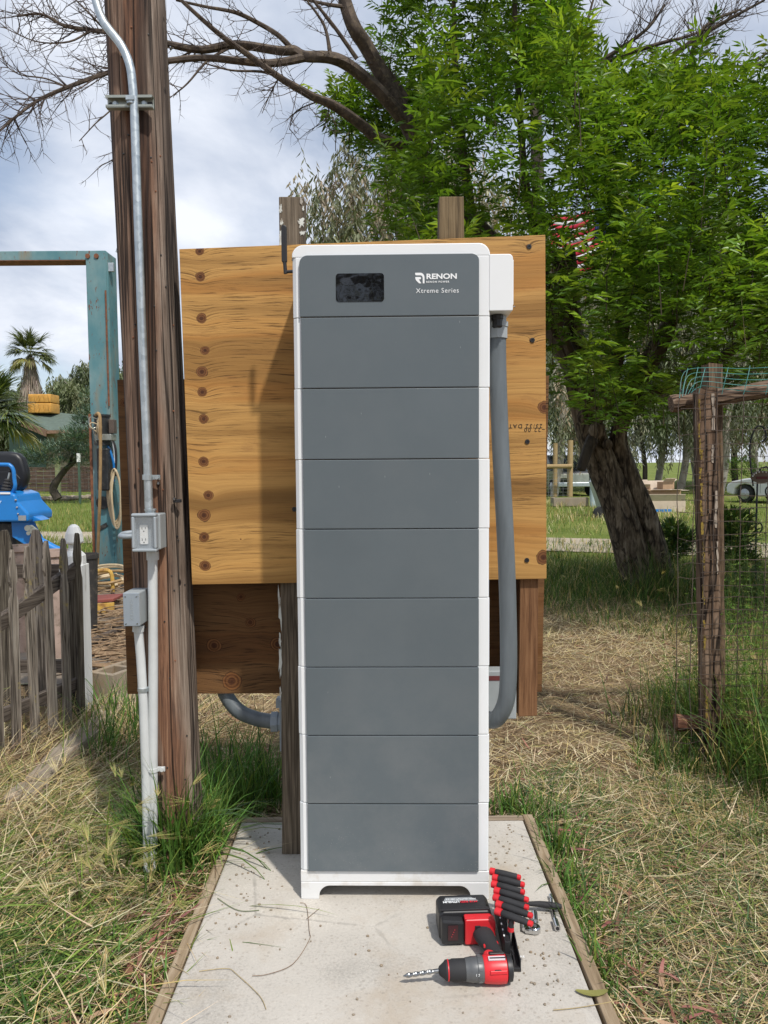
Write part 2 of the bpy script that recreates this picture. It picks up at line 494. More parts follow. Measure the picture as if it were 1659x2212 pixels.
POLE = None
def pole_mat():
    t = NT('creosoted_pole_wood')
    v = t.mapped((95, 95, 3.2)); n = t.math('ADD', t.math('MULTIPLY', t.noise(1.0, 7, 0.7, v, 0.6), 0.65), t.math('MULTIPLY', t.noise(1.0, 4, 0.6, t.mapped((26, 26, 1.2), None, (1, 2, 3)), 0.3), 0.35))
    sep = t.n('ShaderNodeSeparateXYZ'); t.l(t.raw(), sep.inputs[0])
    red = t.ramp(n, [(0.36, (0.022, 0.012, 0.009)), (0.45, (0.095, 0.044, 0.026)), (0.53, (0.215, 0.100, 0.053)), (0.66, (0.34, 0.20, 0.115))])
    gry = t.ramp(n, [(0.36, (0.075, 0.052, 0.038)), (0.5, (0.20, 0.152, 0.118)), (0.64, (0.36, 0.295, 0.24))])
    lean = t.math('ADD', sep.outputs['X'], t.math('MULTIPLY', t.math('SUBTRACT', t.noise(2.4, 4, 0.6, t.mapped((1, 1, 0.6))), 0.5), 0.11))
    lean = t.math('ADD', lean, t.math('MULTIPLY', sep.outputs['Z'], 0.026))   # the weathered face turns slowly with the lean
    f = t.ramp(lean, [(0.045, 0.0), (0.092, 1.0)])
    f2 = t.ramp(lean, [(-0.085, 0.5), (-0.03, 0.12)])
    col = t.mix(t.math('MAXIMUM', f, f2), red, gry)
    # dark tar run down the middle and long seasoning checks
    tar = t.ramp(t.noise(1.0, 3, 0.5, t.mapped((15, 15, 0.22), None, (2, 4, 1)), 0.2), [(0.36, 1.0), (0.47, 0.0)])
    col = t.mix(t.math('MULTIPLY', tar, 0.7), col, (0.018, 0.010, 0.008))
    ck = t.ramp(t.noise(1.0, 2, 0.5, t.mapped((24, 24, 0.35), None, (8, 1, 3)), 0.2), [(0.47, 0.0), (0.497, 1.0), (0.503, 1.0), (0.53, 0.0)])
    col = t.mix(t.math('MULTIPLY', ck, 0.85), col, (0.010, 0.007, 0.006))
    sp = t.ramp(t.voro(9.0, t.mapped((1.6, 1.6, 0.7))), [(0.05, 1.0), (0.09, 0.0)])
    col = t.mix(sp, col, (0.02, 0.012, 0.01))
    t.set(col, 0.82, 0, 0.3)
    t.bump(t.math('SUBTRACT', t.math('SUBTRACT', n, t.math('MULTIPLY', ck, 1.2)), t.math('MULTIPLY', sp, 0.6)), 0.9, 0.006)
    return t.m
POLE = pole_mat()
POST_W = wood('weathered_brown_post', [(0.3, (0.06, 0.042, 0.024)), (0.5, (0.175, 0.125, 0.068)), (0.7, (0.28, 0.21, 0.13))], crack=0.5)
POST_G = wood('weathered_grey_post', [(0.3, (0.05, 0.038, 0.028)), (0.5, (0.15, 0.118, 0.085)), (0.7, (0.26, 0.215, 0.16))], crack=0.45)
PAINTED = plain('flaking_white_paint', (0.62, 0.63, 0.58), 0.7, var=0.15, dirt=(0.25, 0.2, 0.15))
STUD = wood('pressure_treated_stud', [(0.3, (0.08, 0.035, 0.016)), (0.5, (0.21, 0.105, 0.05)), (0.7, (0.31, 0.175, 0.09))])
FORM = wood('form_board_timber', [(0.3, (0.15, 0.105, 0.06)), (0.5, (0.30, 0.225, 0.145)), (0.7, (0.44, 0.36, 0.26))], axis=1, bump=0.3, grain=50)
FORM_X = wood('form_board_timber_cross', [(0.3, (0.13, 0.10, 0.07)), (0.5, (0.27, 0.21, 0.15)), (0.7, (0.40, 0.33, 0.26))], axis=0, bump=0.3)
PICK = wood('weathered_picket', [(0.30, (0.06, 0.048, 0.038)), (0.45, (0.19, 0.158, 0.128)), (0.56, (0.30, 0.26, 0.215)), (0.70, (0.42, 0.38, 0.33))], lichen=(0.32, 0.26, 0.10), lich_at=0.6, crack=0.7)
PICK_D = wood('dark_weathered_picket', [(0.32, (0.03, 0.024, 0.018)), (0.5, (0.09, 0.076, 0.058)), (0.68, (0.18, 0.16, 0.125))], lichen=(0.16, 0.15, 0.07), lich_at=0.62, crack=0.7)
RAIL_W = wood('weathered_rail', [(0.3, (0.03, 0.024, 0.02)), (0.5, (0.10, 0.08, 0.065)), (0.7, (0.2, 0.17, 0.14))], axis=0, crack=0.6)
RAIL_Y = wood('weathered_rail_end_on', [(0.3, (0.03, 0.024, 0.02)), (0.5, (0.12, 0.095, 0.075)), (0.7, (0.24, 0.2, 0.16))], axis=1, crack=0.6)
LOG = wood('weathered_log', [(0.3, (0.045, 0.028, 0.018)), (0.5, (0.16, 0.105, 0.07)), (0.7, (0.3, 0.23, 0.17))], axis=0, lichen=(0.33, 0.25, 0.05), lich_at=0.62, crack=0.9)
LOG_R = wood('reddish_log', [(0.3, (0.05, 0.022, 0.014)), (0.5, (0.16, 0.07, 0.045)), (0.7, (0.27, 0.15, 0.10))], axis=0, crack=0.7)
GATE_P = wood('split_gate_post', [(0.3, (0.05, 0.03, 0.018)), (0.5, (0.165, 0.105, 0.068)), (0.7, (0.29, 0.21, 0.15))], lichen=(0.42, 0.37, 0.31), lich_at=0.66, crack=0.95, grain=38)
GATE_L = wood('lichen_gate_post', [(0.3, (0.05, 0.03, 0.018)), (0.5, (0.16, 0.105, 0.065)), (0.7, (0.27, 0.2, 0.13))], lichen=(0.27, 0.19, 0.05), lich_at=0.6, crack=0.6)
PALE_POLE = wood('pale_round_pole', [(0.3, (0.22, 0.15, 0.07)), (0.5, (0.36, 0.26, 0.13)), (0.7, (0.46, 0.35, 0.2))])
BARK = wood('furrowed_bark', [(0.3, (0.024, 0.017, 0.011)), (0.45, (0.09, 0.068, 0.046)), (0.56, (0.185, 0.145, 0.10)), (0.70, (0.32, 0.265, 0.20))], grain=24, along=6.5, bump=1.0, lichen=(0.15, 0.11, 0.025), lich_at=0.66, crack=0.8)
LIMB = plain('dead_limb_bark', (0.085, 0.064, 0.05), 0.9, var=0.55, scale=12, bump=0.6, dirt=(0.17, 0.13, 0.085))
TWIG = plain('bare_twig', (0.085, 0.062, 0.052), 0.85, var=0.35, scale=8)
STEM = plain('leafy_stem', (0.045, 0.036, 0.022), 0.85, var=0.3)
EUC_T = plain('pale_gum_bark', (0.42, 0.38, 0.33), 0.8, var=0.35, scale=2.5, stretch=(2, 2, 0.4), dirt=(0.14, 0.11, 0.085))
DARK_T = plain('dark_trunk_bark', (0.06, 0.048, 0.036), 0.9, var=0.5, scale=5, stretch=(3, 3, 0.5), bump=0.6)
LEAF = leafy('ash_leaf', 0.42, 0.36, 0.5)
EUC_L = leafy('gum_leaf', 0.2, 0.5, 0.4)
GRASS = leafy('grass_blade', 0.28, 0.55, 0.3)
STRAW = leafy('dry_straw', 0.12, 0.75, 0.2)
PALM_L = leafy('palm_leaf', 0.15, 0.4, 0.5)
THATCH = leafy('dead_palm_thatch', 0.1, 0.85, 0.15)
CEDAR_L = leafy('juniper_spray', 0.1, 0.7, 0.2)

def soil_mat():
    t = NT('soil_and_duff')
    n = t.noise(3.0, 8, 0.65); n2 = t.noise(45.0, 6, 0.7); n3 = t.noise(0.35, 4, 0.55)
    col = t.ramp(t.math('ADD', t.math('MULTIPLY', n, 0.45), t.math('MULTIPLY', n2, 0.55)), [(0.3, (0.065, 0.043, 0.024)), (0.48, (0.19, 0.13, 0.075)), (0.64, (0.38, 0.285, 0.165))])
    geo = t.n('ShaderNodeNewGeometry'); s3 = t.n('ShaderNodeSeparateXYZ'); t.l(geo.outputs['Position'], s3.inputs[0])
    far = t.ramp(t.math('MULTIPLY', t.math('ADD', s3.outputs['Y'], t.math('MULTIPLY', n3, 6.0)), 0.02), [(0.2, 0.0), (0.3, 1.0)])
    gcol = t.ramp(t.math('ADD', t.math('MULTIPLY', n3, 0.5), t.math('MULTIPLY', n2, 0.5)), [(0.35, (0.075, 0.115, 0.022)), (0.52, (0.16, 0.20, 0.045)), (0.68, (0.33, 0.29, 0.12))])
    col = t.mix(far, col, gcol)
    t.set(col, 0.95, 0, 0.1)
    t.bump(t.math('ADD', n2, n), 0.8, 0.03)
    return t.m
SOIL = soil_mat()
def concrete(name, c, agg=True, tint=(0.36, 0.27, 0.18)):
    t = NT(name)
    n = t.noise(2.2, 7, 0.6); n2 = t.noise(130.0, 4, 0.65)
    col = t.ramp(t.math('ADD', t.math('MULTIPLY', n, 0.65), t.math('MULTIPLY', n2, 0.35)), [(0.34, tuple(x * 0.66 for x in c)), (0.47, tuple(x * 0.93 for x in c)), (0.56, c), (0.66, tuple(min(1, x * 1.2) for x in c))])
    st = t.noise(3.1, 5, 0.65, t.mapped((1, 1, 1), None, (4, 7, 2)))
    col = t.mix(t.ramp(st, [(0.5, 0.0), (0.7, 0.65)]), col, tint)
    crk = t.voro(1.3, t.mapped((1, 1, 1), None, (0.4, 0.8, 0)), 'DISTANCE_TO_EDGE')
    wob = t.math('ADD', crk, t.math('MULTIPLY', t.math('SUBTRACT', t.noise(14.0, 4, 0.7), 0.5), 0.05))
    col = t.mix(t.math('MULTIPLY', t.ramp(wob, [(0.0, 1.0), (0.006, 0.0)]), t.math('MULTIPLY', t.ramp(n, [(0.45, 0.0), (0.6, 1.0)]), 0.45)), col, tuple(x * 0.35 for x in c))
    h = n2
    if agg:
        wv = t.mapped((1.0, 1.0, 1.0)); 
        d = t.voro(62.0, wv); cc = t.voro(62.0, wv, 'F1', 'Color'); bw = t.n('ShaderNodeRGBToBW'); t.l(cc, bw.inputs[0])
        pick = t.ramp(bw.outputs[0], [(0.52, 0.0), (0.56, 1.0)])
        dens = t.ramp(t.noise(3.4, 4, 0.6, t.mapped((1, 1, 1), None, (1, 3, 9))), [(0.3, 0.35), (0.55, 1.0)])
        stone = t.math('MULTIPLY', t.math('MULTIPLY', t.ramp(d, [(0.22, 1.0), (0.34, 0.0)]), pick), dens)
        scol = t.mix(cc, (0.17, 0.16, 0.15), (0.42, 0.37, 0.31))
        col = t.mix(t.math('MULTIPLY', stone, 0.5), col, scol)
        d2 = t.voro(120.0, t.mapped((1, 1, 1), None, (3, 3, 3))); 
        pit = t.ramp(d2, [(0.1, 1.0), (0.18, 0.0)])
        col = t.mix(t.math('MULTIPLY', pit, 0.28), col, (0.16, 0.14, 0.12))
        h = t.math('ADD', n2, t.math('SUBTRACT', t.math('MULTIPLY', stone, 0.5), pit))
    t.set(col, 0.9, 0, 0.2)
    t.bump(h, 0.35, 0.004)
    return t.m
CONC = concrete('pad_concrete', (0.52, 0.487, 0.435), True, (0.40, 0.33, 0.25))
CONC_Y = concrete('yard_paving', (0.25, 0.215, 0.175), False)
CMU = concrete('block_concrete', (0.30, 0.25, 0.19), True, (0.3, 0.2, 0.1))
GRAVEL = concrete('pale_gravel', (0.42, 0.36, 0.27), True)
def patina():
    t = NT('faded_blue_steel')
    n = t.noise(1.3, 5, 0.6, t.mapped((1, 1, 0.55)))
    col = t.ramp(n, [(0.3, (0.055, 0.165, 0.22)), (0.45, (0.10, 0.24, 0.27)), (0.58, (0.20, 0.32, 0.33)), (0.7, (0.36, 0.44, 0.46))])
    gz = t.n('ShaderNodeSeparateXYZ'); t.l(t.raw(), gz.inputs[0])
    r = t.noise(2.4, 6, 0.65, t.mapped((1.6, 1.6, 0.35), None, (5, 1, 2)))
    col = t.mix(t.ramp(r, [(0.52, 0.0), (0.68, 0.65)]), col, (0.30, 0.19, 0.085))
    chip = t.noise(16.0, 5, 0.7, t.mapped((1.4, 1.4, 0.4), None, (2, 6, 1)))
    col = t.mix(t.ramp(chip, [(0.615, 0.0), (0.64, 1.0)]), col, (0.17, 0.055, 0.025))
    t.set(col, 0.55, 0.1, 0.4)
    t.bump(chip, 0.15, 0.004)
    return t.m
PATINA = patina()
RUSTY = plain('rusty_edge', (0.2, 0.08, 0.04), 0.85, var=0.4, scale=20)
BLUE = plain('tractor_blue', (0.012, 0.20, 0.58), 0.35, var=0.1, scale=3, coat=0.3)
VINYL = plain('black_vinyl_seat', (0.012, 0.013, 0.016), 0.42, var=0.2, bump=0.1, scale=5)
HOSE = plain('cream_hose', (0.55, 0.44, 0.28), 0.6, var=0.2, scale=9)
ROPE = plain('tan_hose', (0.34, 0.22, 0.10), 0.7, var=0.25, scale=12)
DARK_M = plain('dark_machine_metal', (0.03, 0.032, 0.034), 0.5, metal=0.3, var=0.4, scale=7, dirt=(0.1, 0.095, 0.085))
YELLOW = plain('yellow_painted_steel', (0.55, 0.34, 0.07), 0.6, var=0.25, dirt=(0.22, 0.09, 0.04))
RED_W = plain('worn_red_boards', (0.22, 0.06, 0.045), 0.8, var=0.3)
CARD = plain('cardboard', (0.42, 0.28, 0.17), 0.85, var=0.12)
CARD_L = plain('pale_cardboard', (0.56, 0.46, 0.36), 0.85, var=0.1)
CAR_W = plain('pearl_white_car_paint', (0.66, 0.66, 0.68), 0.22, var=0.03, coat=0.6)
CAR_K = plain('black_car_paint', (0.02, 0.023, 0.028), 0.25, var=0.1, coat=0.5)
TYRE = plain('tyre_rubber', (0.02, 0.02, 0.021), 0.85, var=0.2)
ALLOY = plain('wheel_alloy', (0.4, 0.41, 0.43), 0.3, metal=0.8, var=0.1)
GLASS = glassy('car_window_glass', (0.02, 0.028, 0.026), 0.06)
LAMP = plain('lamp_lens', (0.6, 0.58, 0.5), 0.15, var=0.1)
ROOF = plain('green_roof_felt', (0.10, 0.135, 0.11), 0.9, var=0.2, scale=5)
FASCIA = plain('brown_fascia', (0.22, 0.13, 0.085), 0.7, var=0.2)
WALL_D = plain('dark_green_boarding', (0.02, 0.045, 0.035), 0.7, var=0.2)
WALL_T = plain('tan_wall', (0.3, 0.24, 0.17), 0.8, var=0.15)
WRAP = plain('ochre_wrapping', (0.56, 0.29, 0.055), 0.7, var=0.25, scale=3, bump=0.4)
PLANK = wood('dark_fence_plank', [(0.3, (0.03, 0.02, 0.016)), (0.5, (0.085, 0.055, 0.042)), (0.7, (0.17, 0.12, 0.095))], axis=0, grain=14, along=1.0)
WIRE = plain('rusty_wire', (0.10, 0.075, 0.06), 0.6, metal=0.5, var=0.4)
WIRE_G = plain('grey_wire', (0.28, 0.29, 0.28), 0.5, metal=0.6, var=0.2)
NET_G = plain('green_plastic_wire', (0.05, 0.22, 0.20), 0.5, var=0.3)
GREEN_P = plain('green_painted_metal', (0.05, 0.09, 0.06), 0.6, var=0.3)
IRON = plain('dark_blue_iron', (0.018, 0.02, 0.03), 0.5, var=0.3)
FLAG_R = plain('flag_red', (0.52, 0.02, 0.05), 0.8, var=0.08)
FLAG_W = plain('flag_white', (0.75, 0.75, 0.76), 0.8, var=0.04)
FLAG_B = plain('flag_blue', (0.02, 0.035, 0.16), 0.8, var=0.08)
TERRA = plain('pinkish_planter', (0.40, 0.30, 0.25), 0.85, var=0.2, dirt=(0.2, 0.16, 0.12))
BLACK_POT = plain('black_bucket', (0.035, 0.033, 0.032), 0.6, var=0.3, dirt=(0.12, 0.1, 0.08))
WOOD_POT = plain('half_barrel_wood', (0.16, 0.11, 0.075), 0.85, var=0.35, stretch=(6, 6, 1))
OLD_WHITE = wood('old_white_paint', [(0.25, (0.30, 0.28, 0.25)), (0.42, (0.68, 0.69, 0.68)), (0.7, (0.78, 0.79, 0.78))], grain=26, along=4, bump=0.25, lichen=(0.2, 0.17, 0.13), lich_at=0.68)
# ================================================================== THE SETTING
def sheet(name, mat, pts, z, kind='structure'):
    mb = MB(); mb.add([(p[0], p[1], z) for p in pts], [tuple(range(len(pts)))])
    o = mb.build(name, mat); tag(o, kind=kind); return o

# ground: one sheet out to the horizon, gently uneven near the camera
def ground():
    xs = np.concatenate([[-900, -300, -100, -50, -30], np.arange(-20, 20.01, 0.5), [30, 50, 100, 300, 900]])
    ys = np.concatenate([[-60, -20, -5], np.arange(0, 30.01, 0.5), [40, 60, 100, 200, 500, 1400]])
    X, Y = np.meshgrid(xs, ys)
    near = np.exp(-((X / 14) ** 2)) * (Y > 4.5) * (Y < 26)
    Z = GZ - 0.008 + 0.006 * np.sin(X * 1.3 + 1) * np.cos(Y * 0.9) * near
    V = np.stack([X.ravel(), Y.ravel(), Z.ravel()], 1)
    w, h = len(xs), len(ys)
    i = np.arange(w * h).reshape(h, w)
    F = np.stack([i[:-1, :-1].ravel(), i[:-1, 1:].ravel(), i[1:, 1:].ravel(), i[1:, :-1].ravel()], 1)
    return tag(np_obj('ground', np_mesh('ground', V, [F], SOIL, smooth=True)), kind='structure')
ground()

# concrete pad and its timber form boards
pad = MB().b2((-0.585, 0.9, -0.09), (0.553, 3.02, 0.0)).build('concrete_pad', CONC, bevel=0.006)
tag(pad, kind='structure')
def form(p0, p1, w, z1, mat, seed):
    rn = random.Random(seed); mb = MB()
    d = Vector((p1[0] - p0[0], p1[1] - p0[1], 0)); L = d.length; d.normalize(); s = Vector((-d.y, d.x, 0))
    n = 14; rows = []
    for i in range(n + 1):
        c = Vector((p0[0], p0[1], 0)) + d * (L * i / n)
        a, b = w / 2 + rn.uniform(-.002, .002), w / 2 + rn.uniform(-.002, .002)
        zt = z1 + rn.uniform(-.002, .002)
        rows.append([c - s * a + Vector((0, 0, -.09)), c + s * b + Vector((0, 0, -.09)), c + s * b + Vector((0, 0, zt)), c - s * a + Vector((0, 0, zt))])
    vs = [v for r in rows for v in r]
    fs = [(4 * i + j, 4 * i + (j + 1) % 4, 4 * i + 4 + (j + 1) % 4, 4 * i + 4 + j) for i in range(n) for j in range(4)] + [(0, 1, 2, 3), (4 * n + 3, 4 * n + 2, 4 * n + 1, 4 * n)]
    return MB().add(vs, fs).build('form_board', mat, pad, bevel=0.003)
form((-0.608, 0.9), (-0.608, 3.06), 0.036, -0.002, FORM, 1)
form((0.583, 0.9), (0.578, 3.06), 0.038, 0.004, FORM, 2)
form((-0.588, 3.042), (0.557, 3.042), 0.036, 0.002, FORM_X, 3)
# chips of concrete and pebbles lying on the pad
def pebbles():
    rn = random.Random(5); mb = MB()
    for k in range(230):
        if k < 70: x, y = rn.gauss(-.47, .05), rn.uniform(2.3, 2.98)
        elif k < 170: x, y = rn.gauss(.45, .06), rn.uniform(2.0, 3.0)
        else: x, y = rn.uniform(-.56, .54), rn.uniform(1.8, 2.4)
        if abs(x) > .545: continue
        r = rn.uniform(.0018, .0055)
        mb.ball((x, y, r * .5), r, 6, (rn.uniform(.7, 1.3), rn.uniform(.7, 1.3), rn.uniform(.5, .8)))
    o = mb.build('loose_pebbles', CMU); tag(o, 'tiny pebbles and concrete crumbs scattered on the pad', 'pebbles', kind='stuff')
pebbles()

# paved yard beyond the picket fence, gravel drive, meadow strips
sheet('paved_yard', CONC_Y, [(-9, 5.2), (-1.7, 5.2), (-1.75, 7.5), (-2.6, 10.6), (-9, 10.8)], GZ + 0.004)
sheet('gravel_drive', GRAVEL, [(-40, 15.6), (-10, 15.4), (-4, 14.6), (1, 13.6), (5, 12.2), (9, 10.6), (30, 4), (30, 6.5), (10, 12.6), (6, 14.4), (1, 16.0), (-4, 17.0), (-10, 17.8), (-40, 18)], GZ + 0.006)

# ================================================================== BATTERY CABINET
cab = thing('battery_cabinet', 'tall white and slate grey battery cabinet of eight stacked modules on the concrete pad', 'battery cabinet', (0.0265, 2.453, 0), R(-1.1))
SE = [1.902, 1.679, 1.454, 1.231, 1.007, 0.782, 0.556, 0.327, 0.097]
HW = 0.311; BD = 0.228
def rrect(x0, x1, z0, z1, rads, y):
    """outline in the xz plane; rads = bottom-left, bottom-right, top-right, top-left"""
    pts = []
    for (cx, cz, r, a0) in ((x0, z0, rads[0], 180), (x1, z0, rads[1], 270), (x1, z1, rads[2], 0), (x0, z1, rads[3], 90)):
        if r <= 0: pts.append(Vector((cx, y, cz))); continue
        ox, oz = cx + (r if cx == x0 else -r), cz + (r if cz == z0 else -r)
        for k in range(9):
            a = R(a0 + 90 * k / 8); pts.append(Vector((ox + r * math.cos(a), y, oz + r * math.sin(a))))
    return pts
for k in range(8):
    z1, z0 = SE[k] - 0.0008, SE[k + 1] + 0.0008
    jit = (-1) ** k * 0.0008
    md = MB()
    # white shell with a chamfered front edge on the left
    prof = [(-HW, 0.020), (-HW + .012, 0.010), (HW - .004, 0.010), (HW, 0.014), (HW, BD), (-HW, BD)]
    md.prism([Vector((x + jit, y, z0)) for x, y in prof], (0, 0, z1 - z0))
    m_o = md.build('battery_module', WHITE, cab, bevel=0.0018, local=True)
    MB().b2((-0.2845, 0.0, SE[k + 1] + .0016), (0.2765, 0.0098, SE[k] - .0016)).build('front_panel', GREY, m_o, bevel=0.0016, local=True)
# head unit
hd = MB().prism([Vector((x, y, SE[0] + .0008)) for x, y in [(-HW, 0.020), (-HW + .012, 0.010), (HW - .004, 0.010), (HW, 0.014), (HW, BD), (-HW, BD)]], (0, 0, 2.0885 - SE[0])).build('head_unit', WHITE, cab, bevel=0.0018, local=True)
fp = MB().prism(rrect(-0.2875, 0.2765, SE[0] + .0016, 2.094, (0, 0, .022, .026), -0.0005), (0, 0.0103, 0)).build('head_panel', GREY, hd, bevel=0.0016, local=True)
MB().prism(rrect(-0.1725, -0.0215, 1.949, 2.036, (.010,) * 4, -0.0022), (0, 0.0016, 0)).build('display_screen', SCREEN, hd, local=True)
MB().prism(rrect(-HW - .001, HW + .001, 2.0895, 2.129, (.003, .003, .036, .036), 0.011), (0, BD - .012, 0)).build('top_cap', WHITE, cab, bevel=0.003, local=True)
# lettering
def emblem():
    # angular letter R mark: an upper bow, a lower bow and a leg
    s = 0.029; mb = MB(); y = -0.0012
    def arc(cx, cz, r, a0, a1, n=8): return [(cx + r * math.cos(R(a0 + (a1 - a0) * k / n)), cz + r * math.sin(R(a0 + (a1 - a0) * k / n))) for k in range(n + 1)]
    up = [(0, 1.0), (0.0, 0.86), (0.05, 0.76), (0.55, 0.76)] + arc(.55, .50, .26, 90, 0)[1:] + [(0.81, 0.0), (1.0, 0.0), (1.0, 0.55)] + arc(.55, .55, .45, 0, 90)[1:] + [(0.06, 1.0)]
    lo = [(0, 0.60), (0.52, 0.60)] + arc(.52, .49, .11, 90, -90, 6)[1:] + [(0.38, 0.38), (0.66, 0.0), (0.42, 0.0), (0.12, 0.26), (0.03, 0.40)]
    leg = [(0.56, 0.24), (0.72, 0.24), (0.76, 0.0), (0.72, 0.0)]
    for poly in (up, lo):
        mb.prism([Vector((0.0765 + px * s, y, 2.003 + pz * s * 1.13)) for px, pz in poly], (0, 0.0006, 0))
    return mb.build('logo_emblem', INK_W, hd, local=True)
emblem()
t_kw = dict(depth=0.0003)
text_obj('RENON', 'logo_lettering', INK_W, hd, (0.1105, -0.0012, 2.0165), 0.0225, bold=0.0007, sx=1.24, **t_kw)
text_obj('RENON POWER', 'logo_small_lettering', INK_W, hd, (0.111, -0.0012, 2.0045), 0.0078, bold=0.0002, sx=1.02, spacing=1.35, **t_kw)
text_obj('Xtreme Series', 'series_lettering', INK_W, hd, (0.0785, -0.0012, 1.9735), 0.0205, sx=1.0, spacing=1.12, **t_kw)
# side connection box
bx = MB().prism(rrect(HW - .002, 0.3835, 1.918, 2.0935, (0, .004, .014, .004), 0.009), (0, 0.165, 0)).build('connection_box', WHITE, cab, bevel=0.0022, local=True)
MB().b2((0.3837, 0.020, 1.938), (0.3868, 0.160, 2.078)).build('box_cover', WHITE, bx, bevel=0.001, local=True)
MB().ball((0.3885, 0.016, 1.931), 0.003, 8).build('cover_screw', CHROME, bx, local=True)
MB().lathe([(.020, 0), (.020, .012), (.0175, .015), (.0175, .036), (.014, .042)], (0.343, 0.075, 1.917), (0, 0, -1), 10).build('cable_gland', BLACK_PL, bx, local=True, bevel=0.001)
# plinth
def arch():
    w, leg, r, h = HW - .0005, 0.060, 0.036, 0.046
    pts = [(-w, 0), (-w + leg, 0)]
    pts += [(-w + leg + r - r * math.cos(R(90 * k / 8)), h - r + r * math.sin(R(90 * k / 8))) for k in range(9)]
    pts += [(w - leg - r + r * math.sin(R(90 * k / 8)), h - r + r * math.cos(R(90 * k / 8))) for k in range(9)]
    pts += [(w - leg, 0), (w, 0), (w, 0.0585), (-w, 0.0585)]
    return [Vector((x, 0.0065, z)) for x, z in pts]
MB().prism(arch(), (0, 0.022, 0)).b2((-HW + .001, 0.03, 0), (-HW + .02, BD - .03, 0.057)).b2((HW - .02, 0.03, 0), (HW - .001, BD - .03, 0.057)).b2((-HW + .002, BD - .026, 0), (HW - .002, BD - .004, 0.057)).build('footed_plinth', WHITE_BASE, cab, bevel=0.002, local=True)
MB().b2((-HW, 0.008, 0.0592), (HW, BD, 0.0962)).build('plinth_band', WHITE_BASE, cab, bevel=0.002, local=True)
# antenna on a hinged elbow
an = MB().tube([(-HW, 0.03, 2.052), (-HW - .026, 0.03, 2.051)], .0052, 10).tube([(-HW - .024, 0.03, 2.045), (-HW - .0265, 0.03, 2.084)], .0058, 10).build('antenna', BLACK_PL, cab, smooth=True, local=True)
MB().prism(rrect(-HW - .0355, -HW - .0185, 2.080, 2.196, (.005, .005, .0084, .0084), 0.024), (0, 0.012, 0)).build('antenna_blade', BLACK_PL, an, bevel=0.004, local=True)
MB().tube([(-HW + .001, 0.03, 2.052), (-HW - .008, 0.03, 2.052)], .0045, 8).build('antenna_socket', CHROME, an, local=True)
MB().tube([(-HW + .001, 0.05, 2.094), (-HW - .006, 0.05, 2.094)], .004, 8).build('side_screw', BLACK_PL, cab, local=True)

# ---- grey conduit from the connection box down to the rear junction box
rp = thing('flexible_conduit', 'thick charcoal grey conduit bending down beside the right side of the battery cabinet', 'conduit', (0.37, 2.53, 0.5))
cp = smooth_path([(0.375, 2.545, 1.885), (0.376, 2.545, 1.75), (0.385, 2.54, 1.50), (0.400, 2.53, 1.2), (0.409, 2.525, 0.95), (0.411, 2.525, 0.74), (0.403, 2.535, 0.635), (0.375, 2.56, 0.572), (0.345, 2.62, 0.556), (0.335, 2.70, 0.560)], 8)
MB().tube(cp, 0.0285, 18).build('pipe', CONDUIT, rp, smooth=True)
MB().lathe([(.0335, 0), (.0335, .036), (.036, .037), (.036, .052), (.030, .053), (.030, .075)], (0.375, 2.545, 1.845), (0, 0, 1), 10).build('coupling', PVC_L, rp)
# rear junction box that the conduit enters
jb = thing('rear_junction_box', 'pale grey junction box low behind the cabinet where the thick conduit enters', 'junction box', (0.40, 2.80, 0.50))
MB().b2((0.27, 2.735, 0.512), (0.475, 2.80, 0.69)).build('box_body', PVC_L, jb, bevel=0.004)
MB().b2((0.272, 2.7335, 0.655), (0.472, 2.7345, 0.672)).build('red_warning_strip', plain('maroon_strip', (.13, .03, .03), .6, var=.2), jb)
MB().lathe([(.007, 0), (.007, .004)], (0.415, 2.735, 0.552), (0, -1, 0), 10).build('screw', CHROME, jb)
MB().lathe([(.04, 0), (.04, .035)], (0.335, 2.735, 0.56), (0, -1, 0), 12).build('lock_nut', PVC_L, jb)

# ================================================================== PLYWOOD BACKBOARDS, POSTS
def pz(x, y, Y=2.735):
    p = at(x, y, Y); return (p.x, p.z)
KN = [pz(520, 1165) + (.003,), pz(433, 598) + (.0185,), pz(435, 688) + (.019,), pz(443, 757) + (.017,), pz(436, 803) + (.021,), pz(437, 847) + (.018,), pz(440, 905) + (.018,), pz(440, 997) + (.019,), pz(450, 1070) + (.019,),
      pz(441, 1113) + (.024,), pz(441, 1160) + (.0195,), pz(443, 1222) + (.020,), pz(431, 543) + (.016,), pz(1176, 880) + (.024,), pz(1174, 1204) + (.028,), pz(1140, 532) + (.007,), pz(1148, 735) + (.008,), pz(1055, 720) + (.006,)]
PLY = plywood('plywood_face', KN, (0.455, 0.255, 0.080), (0.325, 0.172, 0.050), (0.20, 0.092, 0.027))
Y0 = 2.735
ply = MB().prism([(-0.708, Y0, 2.192), (0.569, Y0, 2.232), (0.581, Y0, 1.024), (-0.690, Y0, 1.012)], (0, 0.018, 0)).build('plywood_board', PLY, bevel=0.0012)
tag(ply, 'golden plywood sheet with a row of dark knots behind the battery cabinet', 'plywood sheet')
for (x, y) in [(1143, 533), (1150, 735), (1139, 954), (1138, 1210), (636, 1100)]:
    p = at(x, y, Y0)
    MB().lathe([(.0045, 0), (.0085, .0018), (.0085, .004), (.004, .0042), (.004, .002)], (p.x, Y0 + .001, p.z), (0, -1, 0), 12).build('screw_head', BLACK_PL, ply)
MB().lathe([(.003, 0), (.0025, .003)], at(1055, 723, Y0), (0, -1, 0), 8).build('screw_head', CHROME, ply)
st = at(1172, 927, Y0)
